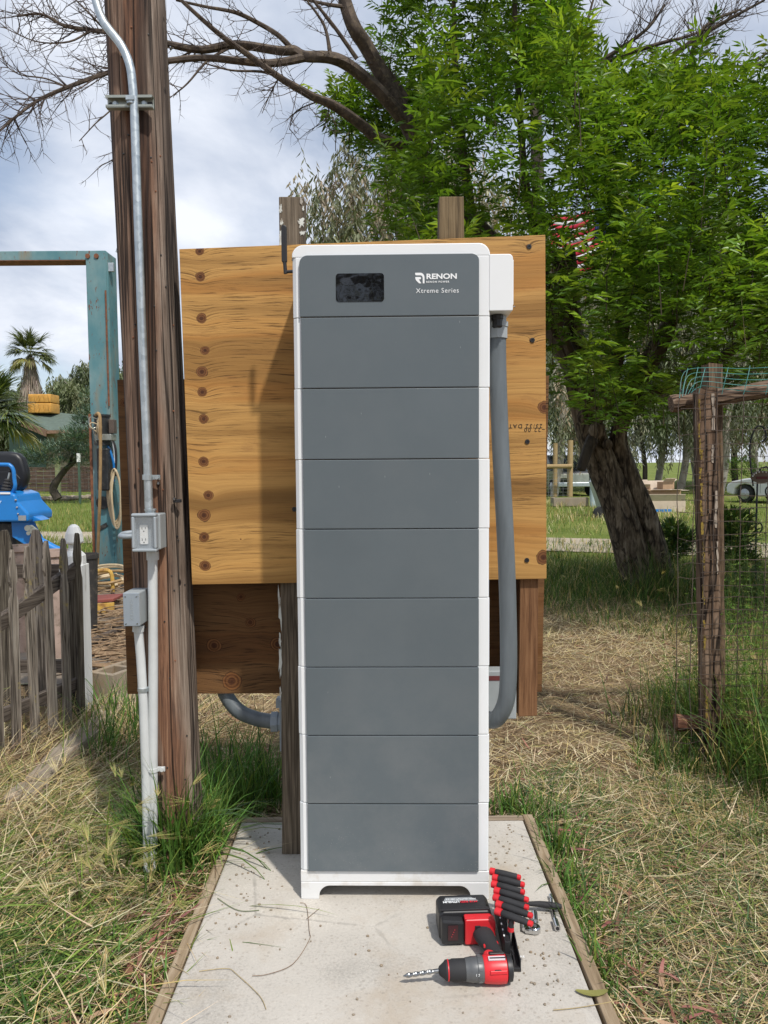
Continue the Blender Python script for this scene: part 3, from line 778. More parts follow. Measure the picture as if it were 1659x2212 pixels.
text_obj('23/32 DATE', 'grade_stamp', INK_K, ply, (st.x, Y0 - .0009, at(1172, 916, Y0).z), 0.0205, (R(90), R(180), 0), spacing=1.25, sx=1.05, depth=.0002)
text_obj('~22 00', 'grade_stamp', INK_K, ply, (at(1178, 900, Y0).x, Y0 - .0009, at(1172, 924, Y0).z), 0.0205, (R(90), R(180), 0), spacing=1.25, sx=1.05, depth=.0002)

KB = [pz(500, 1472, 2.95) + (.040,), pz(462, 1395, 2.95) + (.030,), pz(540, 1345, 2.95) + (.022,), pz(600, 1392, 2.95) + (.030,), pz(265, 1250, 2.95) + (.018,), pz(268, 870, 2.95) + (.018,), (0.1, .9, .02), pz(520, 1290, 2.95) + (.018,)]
PLYB = plywood('plywood_rear_shaded', KB, (0.17, 0.085, 0.033), (0.12, 0.055, 0.021), (0.06, 0.028, 0.011))  # shade between the two boards is put into this darker veneer colour
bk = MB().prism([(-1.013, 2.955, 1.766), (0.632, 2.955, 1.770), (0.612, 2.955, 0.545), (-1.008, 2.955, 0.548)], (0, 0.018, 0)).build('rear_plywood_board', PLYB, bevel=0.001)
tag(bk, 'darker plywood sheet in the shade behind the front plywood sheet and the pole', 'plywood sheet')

def post(name, label, x0, x1, y0, z0, z1, mat, seed, tilt=0.0, d=0.089):
    rn = random.Random(seed); mb = MB(); n = 18; rows = []
    for i in range(n + 1):
        z = z0 + (z1 - z0) * i / n; s = tilt * (z - z0); j = lambda: rn.uniform(-.0015, .0015)
        rows.append([(x0 + s + j(), y0 + j(), z), (x1 + s + j(), y0 + j(), z), (x1 + s + j(), y0 + d + j(), z + (.004 if i == n else 0)), (x0 + s + j(), y0 + d + j(), z)])
    vs = [v for r in rows for v in r]
    fs = [(4 * i + j, 4 * i + (j + 1) % 4, 4 * i + 4 + (j + 1) % 4, 4 * i + 4 + j) for i in range(n) for j in range(4)] + [(3, 2, 1, 0), (4 * n, 4 * n + 1, 4 * n + 2, 4 * n + 3)]
    o = MB().add(vs, fs).build(name, mat, bevel=0.003); return o
pl = post('timber_post', '', -0.386, -0.299, 2.758, 0.0, 2.376, POST_G, 11, 0.0105)
tag(pl, 'weathered square post with flaking white paint behind the antenna', 'post', 'posts that carry the plywood')
pr = post('timber_post', '', 0.196, 0.284, 2.758, 0.0, 2.373, POST_W, 12, 0.002)
tag(pr, 'brown square post topping out above the middle of the cabinet', 'post', 'posts that carry the plywood')
def flakes(parent, spots, y, seed):
    rn = random.Random(seed)
    for (x, z, w, h) in spots:
        n = 18; pts = []
        for k in range(n):
            a = 2 * math.pi * k / n; q = rn.uniform(.35, 1.2)
            pts.append(Vector((x + w * q * math.copysign(abs(math.cos(a)) ** .7, math.cos(a)), y, z + h * q * math.copysign(abs(math.sin(a)) ** .7, math.sin(a)))))
        MB().prism(pts, (0, .0012, 0)).build('paint_flake', PAINTED, parent)
flakes(pl, [(-.355, 2.335, .006, .018), (-.352, 2.29, .006, .012), (-.354, 2.232, .010, .034), (-.283, 2.285, .013, .016), (-.278, 2.25, .010, .010), (-.282, 2.36, .006, .012), (-.276, 2.335, .004, .01)], 2.7555, 3)
flakes(pl, [(-.3795, .92, .0065, .085), (-.3805, .80, .005, .03), (-.3815, .72, .0065, .07), (-.382, .61, .004, .03)], 2.7555, 4)
stud = MB().prism([(0.491, 2.757, 1.10), (0.556, 2.757, 1.10), (0.555, 2.757, 0.515), (0.486, 2.757, 0.513)], (0, 0.19, 0)).build('hanging_stud', STUD, bevel=0.003)
tag(stud, 'reddish brown timber stud hanging below the right end of the plywood', 'stud')
# elbow of conduit under the rear board, left side
lc = thing('elbow_conduit', 'grey conduit elbow curving out below the shaded plywood beside the left post', 'conduit', (-0.5, 2.97, 0.45))
MB().tube(smooth_path([(-0.66, 3.0, 0.62), (-0.635, 3.0, 0.535), (-0.585, 2.99, 0.47), (-0.51, 2.975, 0.44), (-0.43, 2.965, 0.43)], 7), 0.029, 16).build('pipe', CONDUIT, lc, smooth=True)
MB().lathe([(.041, 0), (.041, .026), (.036, .027), (.036, .045)], (-0.448, 2.966, 0.43), (1, 0, 0), 8).build('lock_nut', PVC_G, lc)
MB().b2((-0.408, 2.90, 0.335), (-0.398, 3.02, 0.53)).b2((-0.425, 2.93, 0.495), (-0.402, 2.98, 0.53)).build('box_flange', PVC_G, lc, bevel=0.002)

# ================================================================== UTILITY POLE AND ITS FITTINGS
def pole_axis(z):
    return Vector((-0.8045 - 0.0158 * z - 0.0016 * z * z * (1 if z < 3 else 0) - (0.0016 * 9 + .0096 * (z - 3) if z >= 3 else 0), 2.832, z))
PR = 0.108
def utility_pole():
    rn = np.random.default_rng(3); na, nz = 56, 70
    zs = np.linspace(-0.12, 7.5, nz); V = []
    groove = rn.normal(0, 0.006, na); groove = (groove + np.roll(groove, 1)) / 2
    groove[[8, 23, 37, 41, 44, 50]] -= 0.022
    ph = rn.uniform(0, 6.28, na)
    for z in zs:
        c = pole_axis(max(z, 0)); r = PR * (1 - 0.012 * z) + (0.006 if z < 0.3 else 0) * (1 - max(z, 0) / .3)
        for j in range(na):
            a = 2 * math.pi * j / na
            q = r * (1 + groove[j] * (0.7 + 0.5 * math.sin(z * 2.2 + ph[j])) + 0.006 * math.sin(3 * a + z * 1.1))
            V.append((c.x + q * math.cos(a), c.y + q * math.sin(a), z))
    F = [(i * na + j, i * na + (j + 1) % na, (i + 1) * na + (j + 1) % na, (i + 1) * na + j) for i in range(nz - 1) for j in range(na)]
    F.append(tuple((nz - 1) * na + j for j in range(na)))
    o = thing('utility_pole', 'tall brown wooden utility pole standing left of the plywood', 'pole', (-0.8045, 2.832, 0))
    MB().add(V, F).build('shaft', POLE, o, smooth=True)
    return o
pole = utility_pole()
for (x, y, r) in [(376, 1078, .006), (368, 105, .004), (342, 1044, .0065)]:
    p = at(x, y, 2.735); MB().lathe([(r, 0), (r, .012), (r * .6, .016)], p + Vector((0, 0.004, 0)), (0.2, -1, 0), 8).build('bolt_head', STEEL, pole)
p = at(263, 543, 2.80); MB().tube([p + Vector((0, 0, .01)), p + Vector((-.012, -.012, .008)), p + Vector((-.016, -.014, -.004)), p + Vector((.004, -.01, -.012))], .0025, 6).build('wire_hook', GALV, pole)
rn_ = random.Random(44)
for k in range(46):
    z = rn_.uniform(.25, 2.95); a = rn_.uniform(-115, -25); c = pole_axis(z); r = PR * (1 - .012 * z)
    d = Vector((math.cos(R(a)), math.sin(R(a)), 0)); q = c + d * (r * .985)
    MB().lathe([(.0035, 0), (.0028, .004), (.001, .0045)], q, d, 6).build('old_nail', DARK_M if k % 3 else RUSTY, pole)
MB().box(at(383, 1082, 2.74), (.028, .016, .012)).build('cable_clip', BLACK_PL, pole, bevel=.002)

em = thing('galvanised_conduit', 'galvanised steel conduit running up the front of the utility pole', 'conduit', at(325, 1110, 2.69))
ey = 2.693
ep = smooth_path([at(176, -120, 2.80), at(196, -60, 2.77), at(207, 0, 2.74), at(224, 47, 2.715), at(262, 98, 2.70), at(280, 140, ey), at(287, 190, ey), at(291, 260, ey), at(299, 500, ey), at(307, 720, ey), at(317, 960, ey), at(322, 1105, ey)], 7)
MB().tube(ep, 0.0145, 14).build('pipe', GALV, em, smooth=True)
def hoop(parent, c, r, ax, w=.009, mat=GALV, lug=1):
    c = Vector(c); ax = Vector(ax).normalized()
    o = MB().lathe([(r, -w), (r + .003, -w), (r + .003, w), (r, w)], c, ax, 14).build('pipe_clamp', mat, parent)
    if lug: MB().box(c + Vector((.028 * lug, .004, 0)), (.03, .006, .016)).lathe([(.008, 0), (.008, .007)], c + Vector((.033 * lug, .001, 0)), (0, -1, 0), 6).build('clamp_ear', mat, parent)
hoop(em, at(319, 1031, ey), .015, (.03, 0, 1))
s0 = at(283, 225, ey)
stt = thing('strut_channel', 'short olive steel strut channel bolted across the pole near its top', 'strut', (s0.x, ey + .03, s0.z))
L_, R_ = at(233, 224, 2.715), at(333, 226, 2.715)
cx, cz = (L_.x + R_.x) / 2, (L_.z + R_.z) / 2; hw = (R_.x - L_.x) / 2
chn = MB().b2((cx - hw, 2.712, cz - .0205), (cx + hw, 2.716, cz + .0205)).b2((cx - hw, 2.692, cz + .0180), (cx + hw, 2.7119, cz + .0205)).b2((cx - hw, 2.692, cz - .0205), (cx + hw, 2.7119, cz - .0180))
chn.b2((cx - hw, 2.691, cz + .0115), (cx + hw, 2.6935, cz + .0179)).b2((cx - hw, 2.691, cz - .0179), (cx + hw, 2.6935, cz - .0115))
chn.build('channel', STRUT, stt)
for sx_ in (-.052, .047):
    MB().lathe([(.011, 0), (.011, .002), (.0072, .0025), (.0072, .008)], (cx + sx_, 2.7118, cz), (0, -1, 0), 6).build('bolt', GALV, stt)
for sx_ in (-.065, .066): MB().prism(rrect(cx + sx_ - .010, cx + sx_ + .010, cz - .005, cz + .005, (.0048,) * 4, 2.7112), (0, .0008, 0)).build('slot', BLACK_PL, stt)
MB().lathe([(.0148, -.012), (.0178, -.012), (.0178, .012), (.0148, .012)], (s0.x + .003, ey - .001, cz), (0, 0, 1), 14).b2((s0.x - .011, 2.672, cz - .004), (s0.x + .017, 2.679, cz + .010)).build('pipe_strap', GALV, stt)

# outlet box with clear bubble cover
ob = thing('outlet_box', 'grey weatherproof outlet box with clear cover over a white double socket on the pole', 'outlet box', at(314, 1152, 2.66))
p0, p1 = at(280, 1110, 2.60), at(336, 1193, 2.60)
bx0, bx1, bz0, bz1 = p0.x, p1.x, p1.z, p0.z
MB().b2((bx0 + .008, 2.648, bz0 + .004), (bx1 + .004, 2.722, bz1 - .004)).build('box_body', PVC_L, ob, bevel=.004)
MB().b2((bx0 + .006, 2.641, bz0 + .003), (bx1 - .004, 2.6478, bz1 - .003)).build('face_plate', PVC_G, ob, bevel=.003)
rim = MB()
for (a, b) in (((bx0, 2.612, bz0), (bx1, 2.640, bz0 + .011)), ((bx0, 2.612, bz1 - .011), (bx1, 2.640, bz1)), ((bx0, 2.612, bz0 + .0112), (bx0 + .010, 2.640, bz1 - .0112)), ((bx1 - .010, 2.612, bz0 + .0112), (bx1, 2.640, bz1 - .0112))): rim.b2(a, b)
cv = rim.build('cover_rim', plain('frosted_cover_rim', (0.34, 0.38, 0.41), 0.25, var=.05), ob, bevel=.004)
MB().b2((bx0 + .0104, 2.613, bz0 + .0116), (bx1 - .0104, 2.616, bz1 - .0116)).build('clear_window', CLEAR, cv)
q0, q1 = at(302.5, 1134, 2.64), at(320.5, 1175, 2.64)
rc = MB().prism(rrect(q0.x, q1.x, q1.z, q0.z, (.003,) * 4, 2.636), (0, .005, 0)).build('receptacle', OUTLET_W, ob)
for s in (-1, 1):
    zc = (q0.z + q1.z) / 2 + s * .0195; xc = (q0.x + q1.x) / 2
    MB().b2((xc - .0068, 2.6350, zc - .002), (xc - .0048, 2.6358, zc + .0065)).b2((xc + .0046, 2.6350, zc - .001), (xc + .0066, 2.6358, zc + .0065)).lathe([(.0024, 0), (.0024, .0006)], (xc, 2.6358, zc - .008), (0, -1, 0), 8).build('socket_slots', BLACK_PL, rc)
MB().lathe([(.018, 0), (.018, .016), (.021, .0165), (.021, .022)], at(325, 1109, ey) - Vector((0, 0, .006)), (0, 0, 1), 10).build('conduit_fitting', GALV, ob)
pp = at(330, 1196, ey)
MB().lathe([(.0215, 0), (.0215, .030)], pp - Vector((0, 0, .022)), (0, 0, 1), 14).build('pipe_adapter', PVC_W, ob, smooth=True)
lp0 = at(280, 1161, 2.70)
MB().tube(smooth_path([lp0 + Vector((.01, .0, .004)), lp0 + Vector((-.022, -.005, .004)), lp0 + Vector((-.038, .02, .004)), lp0 + Vector((-.030, .05, .010)), lp0 + Vector((.03, .07, .014))], 6), .0095, 10).build('side_pipe_loop', PVC_G, ob, smooth=True)

pv1 = MB().tube([at(329.5, 1198, ey), at(331, 1420, ey), at(330.5, 1640, ey), at(330, 1880, ey)], .0168, 14).build('pvc_conduit', PVC_W, smooth=True)
tag(pv1, 'pale PVC conduit below the outlet box, right of the pair down the pole', 'conduit', 'pale conduits down the pole')
hoop(pv1, at(330, 1662, ey), .017, (0, 0, 1), .007, PVC_W, 1)
lb = thing('junction_box', 'small grey junction box with raised lettering on the pole below the outlet', 'junction box', at(291, 1316, 2.66))
p0, p1 = at(264.5, 1281, 2.625), at(302, 1353, 2.625)
MB().b2((p0.x, 2.631, p1.z), (p1.x, 2.735, p0.z)).build('box_body', PVC_L, lb, bevel=.003)
jl = MB().b2((p0.x + .0005, 2.6255, p1.z + .0005), (p1.x - .0005, 2.6306, p0.z - .0005)).build('lid', PVC_G, lb, bevel=.002)
for x_ in (p0.x + .009, p1.x - .009):
    for z_ in (p1.z + .010, p0.z - .012): MB().ball((x_, 2.6250, z_), .0035, 8, (1, .6, 1)).build('lid_screw', CHROME, jl)
text_obj('CANTEX', 'raised_lettering', PVC_L, jl, ((p0.x + p1.x) / 2 - .004 - base_of(jl).x, 2.6252 - base_of(jl).y, p0.z - .022 - base_of(jl).z), 0.0155, (R(90), R(90), 0), spacing=1.3, depth=.0006)
ey2 = 2.685
pv2 = MB().tube([at(298, 1352, ey2), at(304, 1420, ey2), at(310, 1520, ey2), at(315, 1660, ey2), at(320, 1880, ey2)], .0158, 14).build('pvc_conduit', PVC_W, smooth=True)
tag(pv2, 'pale PVC conduit under the small junction box, left of the pair down the pole', 'conduit', 'pale conduits down the pole')
MB().lathe([(.020, 0), (.020, .022)], at(298, 1353, ey2) - Vector((0, 0, .018)), (.1, 0, 1), 14).build('pipe_adapter', PVC_W, pv2)
hoop(pv2, at(309, 1489, ey2), .016, (.05, 0, 1), .006, GALV, 1)
hoop(pv2, at(318.5, 1832, ey2), .016, (.03, 0, 1), .006, DARK_M, 1)
# ================================================================== LEFT: PICKET GATE, FENCE, POST
def picket_mesh(w, H, t, rn, pitch=0.0):
    prof = [(w * .5, 0), (w * .5, H - .27), (w * .34, H - .225), (w * .30, H - .195), (w * .5, H - .165), (w * .48, H - .12), (w * .22, H - .012), (w * .12, H)]
    j = lambda: rn.uniform(-.003, .003)
    right = [(x + j(), z + (j() if z > 0 else 0)) for x, z in prof]
    left = [(-x + j(), z + (j() if z > 0 else 0)) for x, z in reversed(prof)]
    return MB().prism([Vector((x, -t / 2, z)) for x, z in right + left], (0, t, 0))
gd = Vector((0.28, 1.0, 0)).normalized(); gang = math.atan2(gd.y, gd.x)
gate = thing('picket_gate', 'leaning gate of narrow grey weathered pickets at the left edge', 'gate', (-1.95, 3.95, GZ), gang)
gr_ = random.Random(21)
for (Y, ztop, m) in [(3.70, 1.0, PICK), (3.828, 1.005, PICK), (3.953, 1.011, PICK), (4.089, 1.012, PICK), (4.215, 1.03, PICK), (4.336, 1.03, PICK), (4.452, 1.05, PICK_D)]:
    s = (Y - 3.95) / gd.y
    o = picket_mesh(.062 * gr_.uniform(.93, 1.07), ztop - GZ - .03, .016, gr_).build('picket', m, gate, local=True, bevel=.0025)
    o.location = (s, gr_.uniform(-.006, .006) - .022, .03); o.rotation_euler = (R(gr_.uniform(-1.2, 1.2)), R(gr_.uniform(-1.6, 1.6)), 0)
MB().bar((-.3, .008, .62), (.56, .008, .90), .038, .075).build('brace', RAIL_W, gate, local=True, bevel=.003)
MB().bar((-.3, .008, .22), (.56, .008, .22), .034, .07).build('rail', RAIL_W, gate, local=True, bevel=.003)
fen = thing('picket_fence', 'broad dark pickets of the fence standing behind the picket gate', 'fence', (-1.95, 4.78, GZ))
for i, px in enumerate((84, 13, -58, -130, -200)):
    x = at(px, 1200, 4.80).x
    o = picket_mesh(.108 * gr_.uniform(.95, 1.05), 1.125, .02, gr_).build('picket', PICK_D if i % 2 else PICK, fen, local=True, bevel=.0025)
    o.location = (x + 1.95, -.025, -.02); o.rotation_euler = (0, R(gr_.uniform(-1.5, 1.5)), 0)
MB().b2((-1.1, -.0149, .80), (.03, .02, .885)).build('rail', RAIL_W, fen, local=True, bevel=.003)
MB().b2((-1.1, -.0149, .20), (.03, .02, .28)).build('rail', RAIL_W, fen, local=True, bevel=.003)

wp0 = at(161, 1200, 4.66)
wp = thing('white_gate_post', 'square gate post with peeling white trim and a faceted white finial', 'gate post', (wp0.x, 4.66, GZ))
MB().b2((-.045, -.045, 0), (.045, .045, .88)).build('core', PICK_D, wp, local=True, bevel=.002)
for s in (-1, 1):
    MB().b2((s * .058 - .012, -.066, 0), (s * .058 + .012, -.0455, .90)).build('trim_board', OLD_WHITE, wp, local=True, bevel=.002)
    MB().b2((s * .0557 - .0095, -.045, 0), (s * .0557 + .0095, .056, .90)).build('trim_board', OLD_WHITE, wp, local=True, bevel=.002)
def sq_lathe(prof):
    mb = MB(); vs = []; n = 8
    for r, z in prof:
        for j in range(n):
            a = R(22.5 + 45 * j); k = r / max(abs(math.cos(a)), abs(math.sin(a))) * .97
            vs.append((k * math.cos(a), k * math.sin(a), z))
    m = len(prof)
    fs = [(i * n + j, i * n + (j + 1) % n, (i + 1) * n + (j + 1) % n, (i + 1) * n + j) for i in range(m - 1) for j in range(n)] + [tuple(range(n - 1, -1, -1)), tuple((m - 1) * n + j for j in range(n))]
    return mb.add(vs, fs)
sq_lathe([(.062, .885), (.064, .90), (.062, .955), (.055, .965), (.036, .985), (.032, 1.005), (.034, 1.025), (.05, 1.03), (.053, 1.04), (.046, 1.09), (.030, 1.13), (.012, 1.145)]).build('finial', OLD_WHITE, wp, local=True, bevel=.002)

# pots behind the fence
def pot(name, label, c, r, h, mat, taper=.8, rim=.012):
    o = thing(name, label, 'planter', c)
    MB().lathe([(r * taper, 0), (r, h), (r + rim, h), (r + rim, h - .04 if h > .1 else h - .02), (r * .99, h - .05 if h > .1 else h - .025)], (0, 0, 0), (0, 0, 1), 22).build('tub', mat, o, local=True, smooth=True)
    MB().lathe([(r * .95, h - .03), (r * .95, h - .025)], (0, 0, 0), (0, 0, 1), 16).build('potting_soil', SOIL, o, local=True)
    return o
p = at(47, 1200, 6.2); pot('stone_planter', 'pinkish stone planter seen between the left pickets', (p.x, 6.2, GZ), .11, .86, TERRA, .95, .02)
p = at(112, 1200, 6.0); pot('clay_planter', 'worn grey planter just left of the white finial', (p.x, 6.0, GZ), .12, .84, TERRA, .9, .015)
p = at(186, 1200, 6.8); pot('black_bucket', 'dark bucket just right of the white finial', (p.x, 6.8, GZ), .10, .72, BLACK_POT, .75, .008)

# ================================================================== CAR LIFT COLUMN
LY = 9.9
lf0 = gr(226, 1262)
lift = thing('car_lift', 'rusty faded blue steel column with a cross beam, a car lift', 'car lift', (lf0.x, LY, GZ))
cxl, cxr = at(186, 600, LY).x, at(233, 600, LY).x
ztop = at(205, 541, LY).z
col_ = MB().b2((cxl, LY, GZ), (cxr - .02, LY + .26, ztop)).prism([(cxr - .0198, LY, GZ), (cxr, LY + .02, GZ), (cxr + .01, LY + .30, GZ), (cxr - .0198, LY + .30, GZ)], (0, 0, ztop - GZ - .02)).build('column', PATINA, lift, bevel=.008)
MB().b2((cxl - .02, LY - .012, GZ), (cxl + .012, LY - .002, 2.1)).build('edge_strip', RUSTY, lift)
MB().tube([(cxr - .03, LY - .012, ztop - .5), (cxr - .028, LY - .014, 2.2)], .011, 6).build('rusty_rod', RUSTY, lift)
zb0, zb1 = at(90, 561, LY).z, at(90, 541, LY).z
bm_ = MB().b2((cxl - 3.6, LY + .02, zb0), (cxl - .002, LY + .27, zb1)).build('cross_beam', PATINA, lift, bevel=.005)
MB().b2((cxl - 3.6, LY + .012, zb0 - .008), (cxl - .002, LY + .26, zb0 - .001)).build('beam_flange', RUSTY, bm_)
for x_ in (.03, .14): MB().lathe([(.03, 0), (.03, .014)], (cxl + x_, LY - .001, ztop - .07), (0, -1, 0), 12).build('rivet', RUSTY, lift)
MB().box((cxr + .03, LY + .05, ztop - .2), (.07, .05, .11)).build('bracket', GALV, lift, bevel=.004)
pc = at(222, 1086, LY - .02); MB().lathe([(.083, 0), (.083, .012)], pc, (0, -1, 0), 20).build('round_hole_disc', DARK_M, lift)  # dark disc painted in for the shaded inside of a round hole
MB().prism([at(222, 1140, LY) + Vector((-.07, -.01, 0)), at(222, 1140, LY) + Vector((.05, -.01, .07)), at(222, 1140, LY) + Vector((.07, -.01, .02)), at(222, 1140, LY) + Vector((-.05, -.01, -.05))], (0, .006, 0)).build('black_sticker', DARK_M, lift)
# power unit on the column
pu0 = at(222, 980, LY - .18)
pu = thing('hydraulic_power_unit', 'black motor and oil tank with loose wires on the blue column', 'power unit', (pu0.x, LY - .02, at(222, 1060, LY).z))
def pbox(x0, y0, x1, y1, Y, d): 
    a, b = at(x0, y0, Y), at(x1, y1, Y); return MB().b2((a.x, Y, b.z), (b.x, Y + d, a.z))
pbox(207, 968, 235, 1060, LY - .20, .19).build('oil_tank', DARK_M, pu, bevel=.02)
a = at(221, 930, LY - .1)
MB().lathe([(.095, -.19), (.095, .17), (.105, .172), (.105, .2)], (a.x, LY - .105, a.z), (0, 0, 1), 18).build('motor', DARK_M, pu, smooth=True)
pbox(204, 938, 240, 951, LY - .21, .2).build('valve_block', STRUT, pu, bevel=.006)
pbox(234, 906, 246, 936, LY - .16, .12).build('switch_box', plain('brown_box', (.10, .075, .06), .6, var=.2), pu, bevel=.006)
rnw = random.Random(4)
for k in range(7):
    q = at(211 + rnw.uniform(-4, 6), 905 + k * 3, LY - .23)
    MB().tube(smooth_path([q, q + Vector((rnw.uniform(-.09, .05), -.04, rnw.uniform(-.02, .07))), q + Vector((rnw.uniform(-.09, .05), -.05, rnw.uniform(-.12, -.02))), q + Vector((rnw.uniform(-.04, .06), 0, rnw.uniform(-.2, -.1)))], 5), .006, 5).build('loose_wire', HOSE if k % 3 else STRUT, pu, smooth=True)
hz = thing('tan_hose', 'tan hose hanging straight down the front of the blue column', 'hose', gr(213, 1258))
MB().tube(smooth_path([at(207, 897, LY - .2), at(212, 893, LY - .24), at(216, 905, LY - .27), at(217, 960, LY - .27), at(216, 1060, LY - .26), at(213, 1150, LY - .2), at(210, 1245, LY - .14)], 6), .02, 8).build('hose', ROPE, hz, smooth=True)
coil = thing('hose_coil', 'coil of cream hose hung on the right side of the blue column', 'hose', at(248, 1070, LY))
for k in range(6):
    c = at(247 + k * .9, 1072 + k * 1.5, LY - .05 - .03 * k); w_, h_ = .085 - .006 * k, .33 + .018 * (k % 3)
    MB().tube([c + Vector((w_ * math.cos(2 * math.pi * i / 24), 0.01 * math.sin(i), h_ * math.sin(2 * math.pi * i / 24))) for i in range(25)], .0125, 7).build('hose_loop', HOSE, coil, smooth=True)
for (m, dx, dy) in ((WHITE, 0, 0), (BLUE, -6, 20), (BLACK_RUB, 4, 8)):
    MB().tube(smooth_path([at(234 + dx, 935 + dy, LY - .1), at(244 + dx, 955 + dy, LY - .1), at(249 + dx * .5, 985 + dy, LY - .08), at(247 + dx * .3, 1020 + dy, LY - .05)], 5), .016, 7).build('cable', m, coil, smooth=True)

# ---- clutter at the foot of the column
yf = thing('yellow_frame', 'bent yellow steel frame lying at the foot of the blue column', 'frame', gr(205, 1290))
g0 = gr(205, 1285)
MB().tube(smooth_path([g0 + Vector((-.16, 0, .0)), g0 + Vector((-.16, .02, .26)), g0 + Vector((.0, .04, .27)), g0 + Vector((.17, .05, .26)), g0 + Vector((.19, .06, 0.02))], 5), .024, 8).build('hoop', YELLOW, yf, smooth=True)
MB().bar(g0 + Vector((-.02, .03, .0)), g0 + Vector((-.02, .03, .25)), .04, .03, (0, 1, 0)).build('strut', YELLOW, yf)
rb = thing('red_yellow_crate', 'low worn crate with a dark red top and yellow side near the sticks', 'crate', gr(205, 1325))
g1 = gr(190, 1330)
MB().prism([g1 + Vector((-.1, 0, .11)), g1 + Vector((.22, .12, .12)), g1 + Vector((.22, .45, .12)), g1 + Vector((-.1, .4, .11))], (0, 0, .03)).build('top_boards', RED_W, rb, bevel=.005)
MB().prism([g1 + Vector((-.1, 0, .0)), g1 + Vector((.22, .12, .0)), g1 + Vector((.22, .14, .0)), g1 + Vector((-.1, .02, .0))], (0, 0, .11)).build('side', YELLOW, rb, bevel=.004)
hc = thing('hose_pile', 'loops of tan hose heaped on the paving below the column', 'hose', gr(235, 1275))
rh = random.Random(9)
for k in range(7):
    c = gr(232 + rh.uniform(-12, 16), 1272 + rh.uniform(-10, 12)); rr = rh.uniform(.13, .27); tl = rh.uniform(-.5, .5)
    MB().tube([c + Vector((rr * 1.2 * math.cos(2 * math.pi * i / 20), rr * math.sin(2 * math.pi * i / 20), .03 + .02 * k + .05 * (1 + math.sin(2 * math.pi * i / 20 + tl)))) for i in range(19)], .017, 7).build('loop', ROPE if k % 2 else HOSE, hc, smooth=True)
def sticks():
    rn = random.Random(17); mb = MB()
    for k in range(210):
        c = gr(rn.uniform(185, 330), rn.uniform(1262, 1450), GZ + .03)
        L = rn.uniform(.12, .75) * (1 if k % 9 else 1.6); a = rn.gauss(0.15, .7); b = rn.uniform(-.2, .2)
        d = Vector((math.cos(a), math.sin(a), 0)); s = Vector((-d.y, d.x, 0)); r = rn.uniform(.003, .009) * (1 if k % 14 else 2.6)
        pts = [c - d * L / 2 + s * b * .2 * L + Vector((0, 0, rn.uniform(0, .02))), c + s * rn.uniform(-.06, .06) + Vector((0, 0, rn.uniform(0, .06))), c + d * L / 2 + Vector((0, 0, rn.uniform(0, .05)))]
        mb.tube(smooth_path(pts, 3), [r, r, r * .95, r * .9, r * .8, r * .7, r * .6][:7], 5)
    o = mb.build('fallen_sticks', plain('dry_stick', (.24, .16, .095), .9, var=.5, scale=14, dirt=(.4, .3, .18)), smooth=True)
    tag(o, 'dry sticks and twigs littering the paving in front of the column', 'sticks', kind='stuff')
sticks()
for k, (x0, y0, x1, y1, r) in enumerate([(186, 1402, 292, 1362, .035), (215, 1372, 300, 1342, .026)]):
    a, b = gr(x0, y0), gr(x1, y1)
    o = MB().tube(smooth_path([a + Vector((0, 0, r)), (a + b) / 2 + Vector((0, .03, r + .02)), b + Vector((0, 0, r))], 5), [r * (1 - .04 * i) for i in range(11)], 9, wob=.08, rn=random.Random(k)).build('fallen_branch', LIMB, smooth=True)
    tag(o, ['thick grey fallen branch lying nearest the concrete block', 'thinner fallen branch lying behind the thick one'][k], 'branch', 'fallen branches on the paving')

# concrete block and low edging
def cinder(c, rz):
    o = thing('concrete_block', 'weathered two-celled concrete block lying beside the utility pole', 'concrete block', c, rz)
    L, W, H, t = .40, .20, .20, .034
    mb = MB()
    for (x0, x1, y0, y1) in ((0, L, 0, t), (0, L, W - t, W), (0, t, t, W - t), (L / 2 - t / 2, L / 2 + t / 2, t, W - t), (L - t, L, t, W - t)): mb.b2((x0, y0, 0), (x1, y1, H))
    mb.build('block_shell', CMU, o, local=True, bevel=.004)
    MB().b2((t + .001, t + .001, .02), (L - t - .001, W - t - .001, .10)).build('earth_fill', SOIL, o, local=True)
    return o
b0 = gr(246, 1527)
cinder((b0.x, b0.y, GZ), R(66))
rk = MB().prism([gr(292, 1500) + Vector((0, 0, 0)), gr(255, 1515), gr(250, 1470), gr(300, 1455)], (0, 0, .10)).build('foundation_slab', CMU, bevel=.02)
tag(rk, 'rough low concrete lump behind the pale conduits', 'concrete lump')
ke = MB(); ka, kb_ = gr(40, 1748), gr(285, 1502)
n = 9; rk2 = random.Random(8)
for i in range(n):
    a = ka.lerp(kb_, i / n); b = ka.lerp(kb_, (i + 1) / n - .012)
    MBo = MB().bar(a + Vector((0, 0, .02)), b + Vector((0, 0, .02 + rk2.uniform(-.01, .01))), .13 * rk2.uniform(.85, 1.1), .10 + rk2.uniform(-.02, .03))
    o = MBo.build('edging_stone', CMU, bevel=.015)
    if i == 0: edge0 = thing('garden_edging', 'broken concrete edging half buried in dry grass by the picket gate', 'edging', ka)
    o.parent = edge0; o.location = -ka

